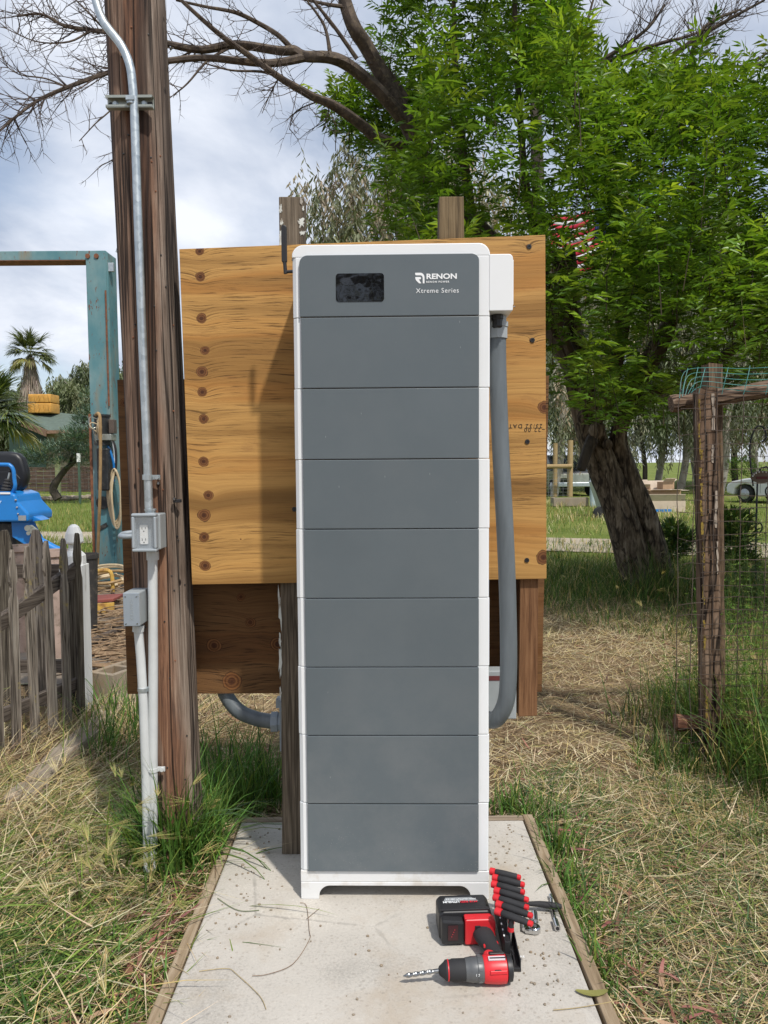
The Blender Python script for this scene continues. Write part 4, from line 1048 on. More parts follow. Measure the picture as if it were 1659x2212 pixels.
# ================================================================== BLUE TRACTOR
TY = 7.6
def tp(x, y, dY=0.0): return at(x, y, TY + dY)
tr = thing('blue_tractor', 'bright blue compact tractor with a black seat at the left edge', 'tractor', gr(20, 1330))
def slab(pts, dY, d, mat, name, bev=.02, par=None):
    return MB().prism([tp(x, y, dY) for x, y in pts], (0, d, 0)).build(name, mat, par or tr, bevel=bev)
slab([(-90, 1062), (14, 1062), (32, 1068), (38, 1084), (62, 1110), (62, 1127), (-90, 1128)], -.1, .55, BLUE, 'body')
slab([(60, 1109), (90, 1124), (62, 1128)], .0, .2, BLUE, 'deck_wing', .006)
slab([(24, 1127), (63, 1127), (72, 1145), (92, 1180), (92, 1200), (58, 1180), (26, 1160)], .0, .12, BLUE, 'side_frame', .008)
slab([(-60, 1128), (30, 1128), (34, 1195), (-60, 1200)], .1, .4, DARK_M, 'chassis', .02)
MB().tube([tp(84, 1168, -.05), tp(120, 1187, -.05), tp(150, 1197, -.05)], .042, 12).build('lift_arm', BLUE, tr, smooth=True)
MB().tube([tp(148, 1194, -.05), tp(172, 1208, -.05)], .014, 8).build('ram_rod', CHROME, tr, smooth=True)
slab([(92, 1186), (140, 1197), (150, 1205), (96, 1208)], .0, .25, BLUE, 'foot_plate', .005)
for (x, y, r) in [(64, 1140, .03), (66, 1151, .02), (74, 1146, .026)]: MB().lathe([(r, 0), (r, .05)], tp(x, y, -.02), (0, -1, 0), 12).build('pivot_pin', STRUT, tr)
slab([(61, 1135), (68, 1134), (84, 1146), (80, 1152), (64, 1146)], -.03, .02, STRUT, 'link_plate', .004)
slab([(39.5, 1113.5), (56, 1113.5), (56, 1124.5), (39.5, 1124.5)], -.106, .004, LABEL_G, 'maker_plate', .0)
slab([(0, 1063.5), (22, 1063.5), (22, 1067.5), (0, 1067.5)], -.108, .004, OUTLET_W, 'white_decal', .0)
for y in (1080, 1096, 1110): MB().ball(tp(34 + (y - 1080) * .18, y, -.104), .012, 8).build('body_bolt', CHROME, tr)
text_obj('er', 'side_lettering', INK_W, tr, tp(-6, 1087, -.108) - base_of(tr), .05)
tail = [(-12, 1152), (6, 1150), (20, 1168), (18, 1190), (-12, 1192)]
seat = MB().prism([tp(x, y, .15) for x, y in [(-74, 985), (-66, 978), (-40, 975), (18, 975.5), (36, 979), (47, 990), (55, 1015), (57, 1032), (50, 1052), (42, 1060), (20, 1062), (-80, 1062), (-90, 1035)]], (0, .13, 0)).build('seat_back', VINYL, tr, bevel=.045, seg=4)
seat.data.polygons.foreach_set('use_smooth', [True] * len(seat.data.polygons))
MB().prism([tp(x, y, .143) for x, y in [(-50, 1020), (30, 1018), (44, 1034), (40, 1050), (-52, 1050)]], (0, .02, 0)).build('seat_pad', VINYL, seat, bevel=.009, seg=3)
MB().tube(smooth_path([tp(-70, 1004, -.05), tp(8, 1003.5, -.05), tp(22, 1006, -.05), tp(29, 1016, -.05), tp(31, 1035, -.05), tp(32.5, 1052, -.05), tp(26, 1066, -.02)], 7), .019, 10).build('grab_rail', BLUE, tr, smooth=True)
MB().tube([tp(14, 1050, -.03), tp(21, 1020, -.03)], .009, 8).build('lever', GALV, tr, smooth=True)
MB().ball(tp(21.5, 1017, -.03), .019, 10).build('lever_knob', BLACK_PL, tr, smooth=True)
MB().lathe([(.055, 0), (.045, .02), (.05, .035), (.038, .05), (.044, .065), (.032, .08), (.037, .095), (.025, .11), (.028, .125), (.014, .14)], tp(12, 1064, -.03), (.18, 0, 1), 12).build('lever_boot', BLACK_RUB, tr)
for (x, y, r, w_, dy) in [(-38, 1235, .36, .22, .35), (30, 1262, .17, .14, -.02)]:
    c = tp(x, y, dy); wl_ = MB().lathe([(r * .6, -.5 * w_), (r * .92, -.5 * w_), (r, -.38 * w_), (r, .38 * w_), (r * .92, .5 * w_), (r * .6, .5 * w_)], Vector((c.x, c.y, GZ + r)), (0, 1, 0), 24).build('wheel', TYRE, tr, smooth=True)

# ================================================================== RIGHT: SPLIT TIMBER GATE POSTS AND WIRE
QY = 3.70
def gpost(name, label, xpix0, xpix1, ytop, ybot, Y, mat, seed, d=.10):
    a0, a1 = at(xpix0[0], ytop, Y), at(xpix0[1], ytop, Y); b0, b1 = at(xpix1[0], ybot, Y), at(xpix1[1], ybot, Y)
    rn = random.Random(seed); n = 24; vs = []
    for i in range(n + 1):
        t = i / n; z = (GZ - .05) + (a0.z - GZ + .05) * t; tt = (z - b0.z) / (a0.z - b0.z)
        x0 = b0.x + (a0.x - b0.x) * tt; x1 = b1.x + (a1.x - b1.x) * tt; j = lambda: rn.uniform(-.003, .003)
        for (x, y) in ((x0 + .008, Y), (x1 - .008, Y), (x1, Y + .01), (x1, Y + d - .01), (x1 - .008, Y + d), (x0 + .008, Y + d), (x0, Y + d - .01), (x0, Y + .01)): vs.append((x + j(), y + j(), z + (rn.uniform(-.006, .006) if i == n else 0)))
    fs = [(8 * i + k, 8 * i + (k + 1) % 8, 8 * i + 8 + (k + 1) % 8, 8 * i + 8 + k) for i in range(n) for k in range(8)] + [tuple(range(7, -1, -1)), tuple(8 * n + k for k in range(8))]
    return MB().add(vs, fs).build(name, mat)
g1o = gpost('split_post', '', (1507, 1551), (1524, 1562), 841, 1640, QY, GATE_P, 31, .075)
tag(g1o, 'shorter cracked gate post with yellow lichen, in front of the cross rail', 'post', 'timber posts of the wire fence')
# lichen and bare wood strip along the left edge of the post
def strips(par, lst, Y, mat, nm, seed):
    rn = random.Random(seed)
    for (x, y0, y1, w) in lst:
        n = 7; l = [at(x - w * rn.uniform(.15, 1), y0 + (y1 - y0) * i / n, Y) for i in range(n + 1)]; r = [at(x + w * rn.uniform(.1, 1), y0 + (y1 - y0) * i / n, Y) for i in range(n + 1)]
        MB().prism(l + r[::-1], (0, .002, 0)).build(nm, mat, par)
YL = plain('yellow_lichen', (.26, .18, .03), .95, var=.4, scale=40, dirt=(.16, .12, .05)); PW = plain('bare_pale_wood', (.36, .30, .24), .85, var=.25, stretch=(20, 20, 1), scale=4)
rnl = random.Random(3)
DC = plain('deep_crack', (.012, .008, .006), .95, var=.2)
strips(g1o, [(1511 + rnl.uniform(-1.5, 3) + (y - 860) * .021, y, y + rnl.uniform(8, 34), rnl.uniform(1.2, 4.2)) for y in [862, 880, 915, 948, 972, 1010, 1044, 1080, 1105, 1128, 1170, 1196, 1222, 1262, 1290, 1340, 1372, 1505, 1540, 1572]], QY - .004, YL, 'lichen_patch', 5)
strips(g1o, [(1541, 850, 930, 5), (1540, 960, 1000, 4), (1547, 1060, 1140, 4), (1550, 1170, 1240, 3)], QY - .004, PW, 'bare_wood_patch', 6)
strips(g1o, [(1524 + k * 3.1, 845 + k * 88, 845 + (k + 1) * 88, 1.5) for k in range(9)], QY - .0055, DC, 'crack', 7)
g2o = gpost('split_post', '', (1528, 1563), (1545, 1570), 785, 1640, QY + .20, GATE_L, 32, .09)
tag(g2o, 'taller gate post standing behind the cross rail', 'post', 'timber posts of the wire fence')
xr = MB().tube(smooth_path([at(1449, 873, QY + .137), at(1500, 866, QY + .137), at(1580, 855, QY + .137), at(1660, 841, QY + .137), at(1800, 818, QY + .137), at(2050, 776, QY + .137)], 3), [.041 + .004 * math.sin(i * 1.7) for i in range(16)], 9, wob=.07, rn=random.Random(2)).build('cross_rail', LOG)
tag(xr, 'rough lichen-covered cross rail held between the two gate posts', 'rail')
lg = MB().tube(smooth_path([at(1459, 1560, QY + .12), at(1500, 1561, QY + .12), at(1560, 1556, QY + .12), at(1640, 1550, QY + .12)], 3), [.042 + .003 * math.sin(i * 2.1) for i in range(10)], 7, wob=.06, rn=random.Random(6)).build('bottom_log', LOG_R)
tag(lg, 'short reddish log poking out at the foot of the gate posts', 'log')

def netting():
    rn = random.Random(77); mb = MB(); Yn = QY - .012
    def wire(pts, r=.0021): mb.tube(pts, r, 4, cap=False)
    zt, zb = at(1600, 845, Yn).z, GZ + .02
    xs0, xs1 = at(1515, 1200, Yn).x, 4.2
    z = zt
    while z > zb:
        k = 30; ph = rn.uniform(0, 6)
        wire([(xs0 + (xs1 - xs0) * i / k, Yn + .006 * math.sin(i * 1.3 + ph), z + rn.uniform(-.004, .004) + .004 * math.sin(i * .7 + ph)) for i in range(k + 1)])
        z -= .062
    x = xs0 + .06
    while x < xs1:
        k = 14; ph = rn.uniform(0, 6)
        wire([(x + rn.uniform(-.004, .004), Yn + .006 * math.sin(i + ph), zt + (zb - zt) * i / k) for i in range(k + 1)]); x += .125
    # loose end wrapped past the post on the left
    xl = at(1458, 1200, Yn).x; z = zt - .02; i = 0
    for xx in (xl, xl + .075, xl + .125):
        wire([(xx + rn.uniform(-.008, .008), Yn - .03 + .01 * math.sin(i * 2.0), zt + .04 + (zb - zt) * i / 16) for i in range(17)])
    while z > zb + .1:
        if rn.random() < .72:
            a = rn.uniform(0, .05); wire([(xl - .01 + a, Yn - .03, z + rn.uniform(-.01, .01)), (xl + .06, Yn - .04, z + rn.uniform(-.012, .012)), (xs0 + .02, Yn - .006, z)])
        z -= .062
    o = mb.build('wire_netting', WIRE); tag(o, 'rusty square wire netting stretched along the gate posts', 'wire fence', kind='stuff')
    gm = MB()
    for k in range(5):
        y0 = 790 + k * 10
        gm.tube(smooth_path([at(1468 + k * 6, 860 - k * 3, QY - .05), at(1478 + k * 8, y0 + 14 - k * 2, QY + .0), at(1530, y0 + 4, QY - .01), at(1600, y0 + 6 + k * 2, QY - .01), at(1680, y0 + 2 + k * 3, QY), at(1850, y0 - 10, QY)], 5), .0016, 4, cap=False)
    for x in (1478, 1500, 1515, 1565, 1612, 1660, 1705): gm.tube(smooth_path([at(x + 8, 792 + rn.uniform(-4, 6), QY), at(x + 3, 815, QY - .03), at(x - 6, 852, QY - .03)], 4), .0016, 4, cap=False)
    o = gm.build('green_netting', NET_G, smooth=True); tag(o, 'tangled green plastic-coated wire along the top of the gate', 'wire', kind='stuff')
netting()

# ================================================================== RIGHT BACKGROUND
def wheel(par, c, r, w, ax=(0, 1, 0)):
    c = Vector(c)
    t = MB().lathe([(r * .62, -w / 2), (r * .93, -w / 2), (r, -w * .35), (r, w * .35), (r * .93, w / 2), (r * .62, w / 2)], c, ax, 24).build('wheel', TYRE, par, smooth=True, local=True)
    MB().lathe([(r * .64, 0), (r * .6, .02), (r * .18, .035), (r * .16, .05)], c - Vector(ax) * (w * .45), tuple(-x for x in ax), 20).build('rim', ALLOY, t, local=True)
    for k in range(7):
        a = 2 * math.pi * k / 7; d = Vector((math.cos(a), 0, math.sin(a)))
        if abs(ax[1]) > .5: MB().bar(c - Vector(ax) * (w * .5 + .01) + d * r * .15, c - Vector(ax) * (w * .5 + .005) + d * r * .6, .05, .02, (0, 1, 0)).build('spoke', ALLOY, t, local=True)
def sedan(loc, rz):
    o = thing('white_sedan', 'pearl white saloon car parked at the right edge in the background', 'car', loc, rz)
    Wd = 1.74
    low = [(0.02, .34), (0.0, .52), (.06, .66), (.22, .76), (.7, .86), (1.25, .93), (1.45, .95), (3.75, .98), (4.35, .95), (4.62, .86), (4.66, .55), (4.6, .34), (4.2, .26), (3.98, .26), (3.92, .5), (3.75, .64), (3.5, .67), (3.25, .64), (3.1, .5), (3.04, .26), (1.22, .24), (1.16, .5), (1.0, .64), (.78, .68), (.55, .64), (.38, .5), (.33, .26)]
    MB().prism([Vector((x, 0, z)) for x, z in low], (0, Wd, 0)).build('body', CAR_W, o, local=True, bevel=.06, seg=3)
    cab_ = [(1.30, .93), (2.05, 1.36), (2.4, 1.42), (3.1, 1.41), (3.5, 1.33), (4.1, .97)]
    mb = MB(); a = [Vector((x, .05 + .16 * (z - .93) / .5, z)) for x, z in cab_]; b = [Vector((x, Wd - .05 - .16 * (z - .93) / .5, z)) for x, z in cab_]
    n = len(a); mb.add(a + b, [tuple(range(n - 1, -1, -1)), tuple(range(n, 2 * n))] + [(i, (i + 1) % n, n + (i + 1) % n, n + i) for i in range(n)])
    mb.build('roof_shell', CAR_W, o, local=True, bevel=.03, seg=3)
    def win(pts, nm):
        y = lambda z: .05 + .16 * (z - .93) / .5 - .004
        MB().add([Vector((x, y(z), z)) for x, z in pts] + [Vector((x, y(z) + .003, z)) for x, z in pts], [tuple(range(len(pts))), tuple(range(2 * len(pts) - 1, len(pts) - 1, -1))]).build(nm, GLASS, o, local=True)
    win([(1.58, .985), (2.1, 1.32), (2.42, 1.365), (2.62, 1.365), (2.66, .99)], 'window'); win([(2.72, .99), (2.70, 1.365), (3.05, 1.355), (3.45, 1.27), (3.72, 1.0)], 'window')
    MB().add([(1.33, .16, .955), (1.33, Wd - .16, .955), (2.04, Wd - .24, 1.362), (2.04, .24, 1.362)], [(0, 1, 2, 3)]).build('windscreen', GLASS, o, local=True)
    for y in (.03, Wd - .40): MB().prism([Vector(q) for q in ((.03, y, .58), (.05, y + .36, .58), (.22, y + .36, .73), (.30, y, .75))], (-.02, 0, .012)).build('headlight', LAMP, o, local=True, bevel=.01)
    MB().box((1.72, -.05, 1.0), (.2, .12, .13)).build('wing_mirror', CAR_W, o, local=True, bevel=.035, seg=3)
    for x in (2.67, 1.42): MB().b2((x - .006, -.003, .36), (x + .006, .004, .96)).build('door_gap', BLACK_PL, o, local=True)
    for x in (2.5, 3.45): MB().box((x, -.015, .84), (.2, .03, .035)).build('door_handle', CAR_W, o, local=True, bevel=.01)
    for x in (.78, 3.5):
        wheel(o, (x, .12, .315), .315, .2); wheel(o, (x, Wd - .12, .315), .315, .2, (0, -1, 0))
sp_ = gr(1567, 1084)
sedan((sp_.x, sp_.y, GZ), R(-62))
def pickup(loc, rz):
    o = thing('black_pickup', 'black pickup truck nose-on behind the pale timber fence', 'pickup', loc, rz)
    # x across, -y towards the viewer
    MB().prism([Vector((-.95, y, z)) for y, z in [(0, .45), (-.03, .95), (.1, 1.12), (1.3, 1.2), (5.2, 1.22), (5.3, .5), (4.6, .42), (.7, .40)]], (1.9, 0, 0)).build('body', CAR_K, o, local=True, bevel=.06, seg=3)
    MB().prism([Vector((-.84, y, z)) for y, z in [(1.15, 1.19), (1.85, 1.82), (3.3, 1.86), (3.5, 1.22)]], (1.68, 0, 0)).build('cab', CAR_K, o, local=True, bevel=.06, seg=3)
    MB().add([(-.74, 1.19, 1.26), (.74, 1.19, 1.26), (.68, 1.76, 1.77), (-.68, 1.76, 1.77)], [(0, 1, 2, 3)]).build('windscreen', GLASS, o, local=True)
    MB().b2((-.45, -.06, .62), (.45, -.025, 1.0)).build('grille', STRUT, o, local=True, bevel=.02)
    for s in (-1, 1):
        MB().box((s * .70, -.03, .90), (.36, .06, .2)).build('headlight', LAMP, o, local=True, bevel=.02)
        MB().box((s * 1.08, 1.35, 1.3), (.24, .12, .24)).build('wing_mirror', CAR_K, o, local=True, bevel=.04)
        for y in (.85, 4.2): wheel(o, (s * .84, y, .38), .38, .26, (-s, 0, 0))
    MB().b2((-.98, -.12, .42), (.98, -.031, .62)).build('bumper', GALV, o, local=True, bevel=.03)
pp_ = gr(1255, 1072)
pickup((pp_.x - .1, pp_.y, GZ), R(6))

pf = gr(1215, 1078)
tf = thing('pale_timber_fence', 'pale round-pole fence with wire left of the leaning trunk', 'fence', (pf.x, pf.y, GZ))
FY = pf.y
for (x, yt, r, dy) in ((1199.5, 957, .095, .5), (1232, 951, .115, 0)):
    a = at(x, yt, FY + dy); MB().tube([(a.x, FY + dy, GZ - .05), (a.x, FY + dy, a.z)], r, 12).build('pole_post', PALE_POLE, tf, smooth=True)
a, b = at(1170, 1008, FY - .15), at(1235, 1007, FY - .15)
MB().tube([Vector((a.x - 2, a.y, a.z)), b], .09, 10).build('pole_rail', PALE_POLE, tf, smooth=True)
wb = MB()
for k in range(9): wb.tube([(pf.x - 4, FY - .1, .1 + .13 * k), (pf.x + .3, FY - .1, .1 + .13 * k)], .006, 4, cap=False)
for k in range(22): wb.tube([(pf.x - 4 + k * .2, FY - .1, 0), (pf.x - 4 + k * .2, FY - .1, 1.15)], .006, 4, cap=False)
o = wb.build('wire_panel', WIRE_G, tf); o['kind'] = 'stuff'
a = at(1281, 1016, 26); pb_ = MB().tube([(a.x, 26, GZ), (a.x, 26, a.z)], .1, 12).build('grey_bollard', plain('pale_blue_pipe', (.36, .44, .47), .6, var=.2), smooth=True)
tag(pb_, 'pale blue-grey pipe bollard just left of the leaning trunk', 'bollard')
tk = thing('stone_trough', 'low grey stone trough in the grass below the pale fence', 'trough', gr(1240, 1094))
g = gr(1240, 1094); MB().b2((g.x - .7, g.y, GZ), (g.x + .5, g.y + .5, GZ + .3)).build('trough_body', CMU, tk, bevel=.02)
MB().b2((g.x - .6, g.y + .08, GZ + .301), (g.x + .4, g.y + .42, GZ + .306)).build('trough_water', SOIL, tk)
sc_ = thing('grey_mower', 'pale grey ride-on mower mostly hidden behind the leaning trunk', 'mower', gr(1310, 1125))
MB().prism([at(x, y, 21) for x, y in [(1283, 1040), (1294, 1036), (1345, 1040), (1350, 1122), (1309, 1122), (1296, 1082)]], (0, .6, 0)).build('bonnet', plain('pale_grey_paint', (.42, .45, .5), .35, var=.06), sc_, bevel=.04, seg=3)
MB().lathe([(.1, -.1), (.2, -.1), (.2, .1), (.1, .1)], at(1298, 1110, 20.9), (0, 1, 0), 18).build('wheel', TYRE, sc_, smooth=True)

# cardboard
def carton(label, c, d, rz, mat, flaps, strip=None):
    o = thing('cardboard_box', label, 'cardboard box', c, rz, 'discarded cardboard boxes')
    x, y, z = d; t = .012; mb = MB()
    mb.b2((-x / 2, -y / 2, 0), (x / 2, y / 2, t)).b2((-x / 2, -y / 2, t), (x / 2, -y / 2 + t, z)).b2((-x / 2, y / 2 - t, t), (x / 2, y / 2, z)).b2((-x / 2, -y / 2 + t, t), (-x / 2 + t, y / 2 - t, z)).b2((x / 2 - t, -y / 2 + t, t), (x / 2, y / 2 - t, z))
    mb.build('carton', mat, o, local=True)
    for (side, ang, L) in flaps:
        if side in 'fb':
            s = -1 if side == 'f' else 1
            p = Vector((0, s * (y / 2 - .002), z + .003)); q = p + Vector((0, s * math.cos(R(ang)) * L, math.sin(R(ang)) * L))
            MB().add([p + Vector((-x / 2 + .01, 0, 0)), p + Vector((x / 2 - .01, 0, 0)), q + Vector((x / 2 - .03, 0, 0)), q + Vector((-x / 2 + .03, 0, 0))] + [v + Vector((0, .006, .008)) for v in (p + Vector((-x / 2 + .01, 0, 0)), p + Vector((x / 2 - .01, 0, 0)), q + Vector((x / 2 - .03, 0, 0)), q + Vector((-x / 2 + .03, 0, 0)))], [(0, 1, 2, 3), (7, 6, 5, 4), (0, 4, 5, 1), (1, 5, 6, 2), (2, 6, 7, 3), (3, 7, 4, 0)]).build('flap', CARD_L, o, local=True)
        else:
            s = -1 if side == 'l' else 1
            p = Vector((s * (x / 2 - .002), 0, z + .003)); q = p + Vector((s * math.cos(R(ang)) * L, 0, math.sin(R(ang)) * L))
            MB().bar((p + q) / 2 - Vector((0, y / 2 - .02, 0)), (p + q) / 2 + Vector((0, y / 2 - .02, 0)), L, .008, (s * -math.sin(R(ang)), 0, math.cos(R(ang)))).build('flap', CARD_L, o, local=True)
    if strip: MB().b2((-x / 2 + .02, -y / 2 - .003, .02), (x / 2 - .4, -y / 2 - .001, .10)).build('blue_print', strip, o, local=True)
    return o
g = gr(1432, 1106)
carton('low wide pale carton with a blue printed strip at the front of the heap', (g.x, g.y, GZ), (1.15, .5, .34), R(-4), CARD_L, [('f', 62, .22)], BLUE)
carton('brown carton with opened flaps standing behind the low pale carton', (g.x + .22, g.y + .75, GZ), (.95, .6, .62), R(3), CARD, [('f', 10, .18), ('b', 70, .3), ('r', 0, .28), ('l', 20, .2)])
carton('small carton lying on top of the brown carton', (g.x + .38, g.y + .85, GZ + .66), (.4, .3, .22), R(14), CARD, [('f', 40, .16), ('r', 30, .15)])
carton('carton leaning at the left end of the heap, partly behind the trunk', (g.x - .42, g.y + .8, GZ), (.55, .5, .72), R(-12), CARD, [('f', 30, .2), ('l', 50, .2), ('b', 75, .22)])

# ornamental iron hook with an oval sign at the right edge
hk = thing('garden_hook', 'black iron garden hook with scrolls and an oval sign behind the wire', 'garden hook', gr(1632, 1330))
HY = 9.0
MB().tube([at(1632, 1330, HY), at(1633, 1150, HY), at(1636, 1045, HY), at(1642, 1012, HY), at(1655, 1008, HY), at(1668, 1020, HY)], .011, 7).build('stem', IRON, hk, smooth=True)
MB().tube(smooth_path([at(1627, 1050, HY), at(1620, 990, HY), at(1622, 950, HY), at(1635, 922, HY), at(1650, 925, HY), at(1655, 945, HY), at(1646, 955, HY)], 5), .010, 7).build('crook', IRON, hk, smooth=True)
for (x, y, s) in ((1625, 1105, 1), (1640, 1138, -1), (1660, 1060, 1)):
    MB().tube([at(x + s * 9 * math.cos(k * .55) * (1 - k * .05), y + 14 * math.sin(k * .55) * (1 - k * .05), HY) for k in range(11)], .009, 6).build('scroll', IRON, hk, smooth=True)
sg = MB().lathe([(1, 0), (1, .012)], (0, 0, 0), (0, -1, 0), 24)
c = at(1643, 1030, HY); sg.v = [(c.x + v[0] * .135, c.y - .03 + v[1], c.z + v[2] * .072) for v in sg.v]
so = sg.build('oval_sign', plain('brown_oval_plate', (.16, .11, .08), .6, var=.2), hk)
for k in range(9):
    a = math.pi * (k + .5) / 9; MB().ball((c.x + .115 * math.cos(a), c.y - .046, c.z + .058 * math.sin(a)), .011, 6).build('pale_stud', OUTLET_W, so)
MB().box((c.x, c.y - .046, c.z - .01), (.14, .008, .03)).build('red_script', plain('maroon_plate', (.12, .02, .02), .6, var=.1), so)

# flag on a pole behind the crown
FGY = 13.0
fl = thing('flag', 'red, white and blue flag glimpsed through a gap in the tree', 'flag', at(1312, 1080, FGY))
f0, f1 = at(1190, 445, FGY), at(1348, 570, FGY)
MB().tube([(f1.x + .03, FGY, GZ), (f1.x + .03, FGY, f0.z + .3)], .022, 8).build('flag_pole', GALV, fl, smooth=True)
def cloth(u0, u1, v0, v1, mat, nm, dy=0.0):
    n, m = 14, 2; vs = []
    for i in range(n + 1):
        for j in range(m + 1):
            u = u0 + (u1 - u0) * i / n; v = v0 + (v1 - v0) * j / m
            x = f1.x + (f0.x - f1.x) * u; z = f0.z + (f1.z - f0.z) * v - .16 * u + .05 * math.sin(u * 7)
            vs.append((x, FGY + .07 * math.sin(u * 9 + v * 2) + dy, z))
    fs = [(i * (m + 1) + j, (i + 1) * (m + 1) + j, (i + 1) * (m + 1) + j + 1, i * (m + 1) + j + 1) for i in range(n) for j in range(m)]
    o = MB().add(vs, fs).build(nm, mat, fl, smooth=True)
    s_ = o.modifiers.new('cloth', 'SOLIDIFY'); s_.thickness = .004
for k in range(13):
    cloth(0.42 if k < 7 else 0, 1, k / 13, (k + 1) / 13, FLAG_R if k % 2 == 0 else FLAG_W, 'stripe')
cloth(0, .42, 0, 7 / 13, FLAG_B, 'canton')
# ================================================================== VEGETATION
g = np.random.default_rng(11)
def blade_mesh(P, L, W, az, lean, curl, col, seg=3, zmin=None, twist=0.6):
    n = len(P); pts = [P]; ang = lean.copy()
    for i in range(seg):
        d = np.stack([np.sin(ang) * np.cos(az), np.sin(ang) * np.sin(az), np.cos(ang)], 1)
        q = pts[-1] + d * (L / seg)[:, None]
        if zmin is not None: q[:, 2] = np.maximum(q[:, 2], zmin + g.uniform(0.002, 0.02, n))
        pts.append(q); ang = ang + curl
    tw = g.uniform(-twist, twist, n)
    side = np.stack([-np.sin(az + tw), np.cos(az + tw), g.uniform(-.25, .25, n)], 1)
    wf = np.linspace(1, 0, seg + 1) ** 0.6
    V = np.zeros((n, 2 * seg + 1, 3), np.float32)
    for i in range(seg):
        V[:, 2 * i] = pts[i] - side * (W * wf[i] / 2)[:, None]; V[:, 2 * i + 1] = pts[i] + side * (W * wf[i] / 2)[:, None]
    V[:, -1] = pts[-1]
    b = (np.arange(n) * (2 * seg + 1))[:, None]
    Q = np.concatenate([b + np.array([[2 * i, 2 * i + 1, 2 * i + 3, 2 * i + 2]]) for i in range(seg - 1)])
    T = b + np.array([[2 * seg - 2, 2 * seg - 1, 2 * seg]])
    return V.reshape(-1, 3), Q, T, np.repeat(col, 2 * seg + 1, 0)
class Batch:
    def __init__(s): s.V = []; s.Q = []; s.T = []; s.C = []; s.n = 0
    def add(s, V, Q, T, Cc):
        s.V.append(V); s.C.append(Cc)
        if Q is not None and len(Q): s.Q.append(Q + s.n)
        if T is not None and len(T): s.T.append(T + s.n)
        s.n += len(V)
    def mesh(s, name, mat):
        F = ([np.concatenate(s.Q)] if s.Q else []) + ([np.concatenate(s.T)] if s.T else [])
        return np_mesh(name, np.concatenate(s.V), F, mat, np.concatenate(s.C))
def palette(n, cols, wts, jit=0.22):
    c = np.array(cols)[g.choice(len(cols), n, p=np.array(wts) / sum(wts))]
    return np.clip(c * g.uniform(1 - jit, 1 + jit, (n, 1)) * g.uniform(.93, 1.07, (n, 3)), 0, 1)
S_PALE, S_GOLD, S_TAN, S_BRN = (.64, .55, .35), (.54, .42, .19), (.44, .33, .20), (.20, .13, .075)
G_OLV, G_MID, G_DEEP, G_LIM, G_BLU = (.17, .20, .055), (.085, .165, .03), (.045, .095, .022), (.19, .27, .05), (.07, .125, .055)
def noise2(x, y, s, seed=0):
    r = np.random.default_rng(seed); v = np.zeros_like(x)
    for k in range(6):
        a = r.uniform(0, 6.28); f = s * r.uniform(.6, 1.7); v += np.sin((x * math.cos(a) + y * math.sin(a)) * f + r.uniform(0, 6.28))
    return v / 3.0
def scatter(n, x0, x1, y0, y1, keep=None):
    X = g.uniform(x0, x1, n); Y = g.uniform(y0, y1, n)
    m = np.ones(n, bool)
    m &= ~((X > -.60) & (X < .575) & (Y < 3.03))                       # the pad stays clear
    m &= ((X + .805) ** 2 + (Y - 2.832) ** 2) > .12 ** 2
    if keep is not None: m &= keep(X, Y)
    X, Y = X[m], Y[m]
    return np.stack([X, Y, np.full(len(X), GZ)], 1)
def lying(bt, P, L, W, cols, wts, dirn=0.4, spread=1.0, up=.25, lift=.05, jit=.22):
    n = len(P); P = P.copy(); P[:, 2] += np.abs(g.normal(0, lift, n))
    az = dirn + noise2(P[:, 0], P[:, 1], 3.0, 5) * 1.3 + g.normal(0, spread, n)
    bt.add(*blade_mesh(P, g.uniform(*L, n), g.uniform(*W, n), az, g.normal(1.5 - up, .14, n), g.normal(.05, .10, n), palette(n, cols, wts, jit), 3, GZ))
def standing(bt, P, L, W, cols, wts, lean=.35, curl=.28, jit=.2, seg=4):
    n = len(P)
    bt.add(*blade_mesh(P, g.uniform(*L, n), g.uniform(*W, n), g.uniform(0, 6.28, n), np.abs(g.normal(0, lean, n)), np.abs(g.normal(curl, .15, n)), palette(n, cols, wts, jit), seg, GZ))
def heads(bt, pts, L=.075, col=S_PALE, dirz=.3):
    """bearded seed heads: a bundle of fine awns"""
    m = 26
    P = np.repeat(np.array([tuple(p) for p in pts]), m, 0); n = len(P)
    az = np.repeat(g.uniform(0, 6.28, len(pts)), m) + g.normal(0, .13, n); ln = np.repeat(g.uniform(1.0, 1.7, len(pts)), m) + g.normal(0, .11, n)
    d = np.stack([np.sin(ln) * np.cos(az), np.sin(ln) * np.sin(az), np.cos(ln)], 1)
    P = P + d * (g.uniform(0, .6, n) * L)[:, None]
    bt.add(*blade_mesh(P, g.uniform(.5, .9, n) * L, g.uniform(.0012, .0022, n), az, ln, g.normal(0, .08, n), palette(n, [col, S_GOLD, (.42, .40, .16)], [3, 2, 2]), 2))

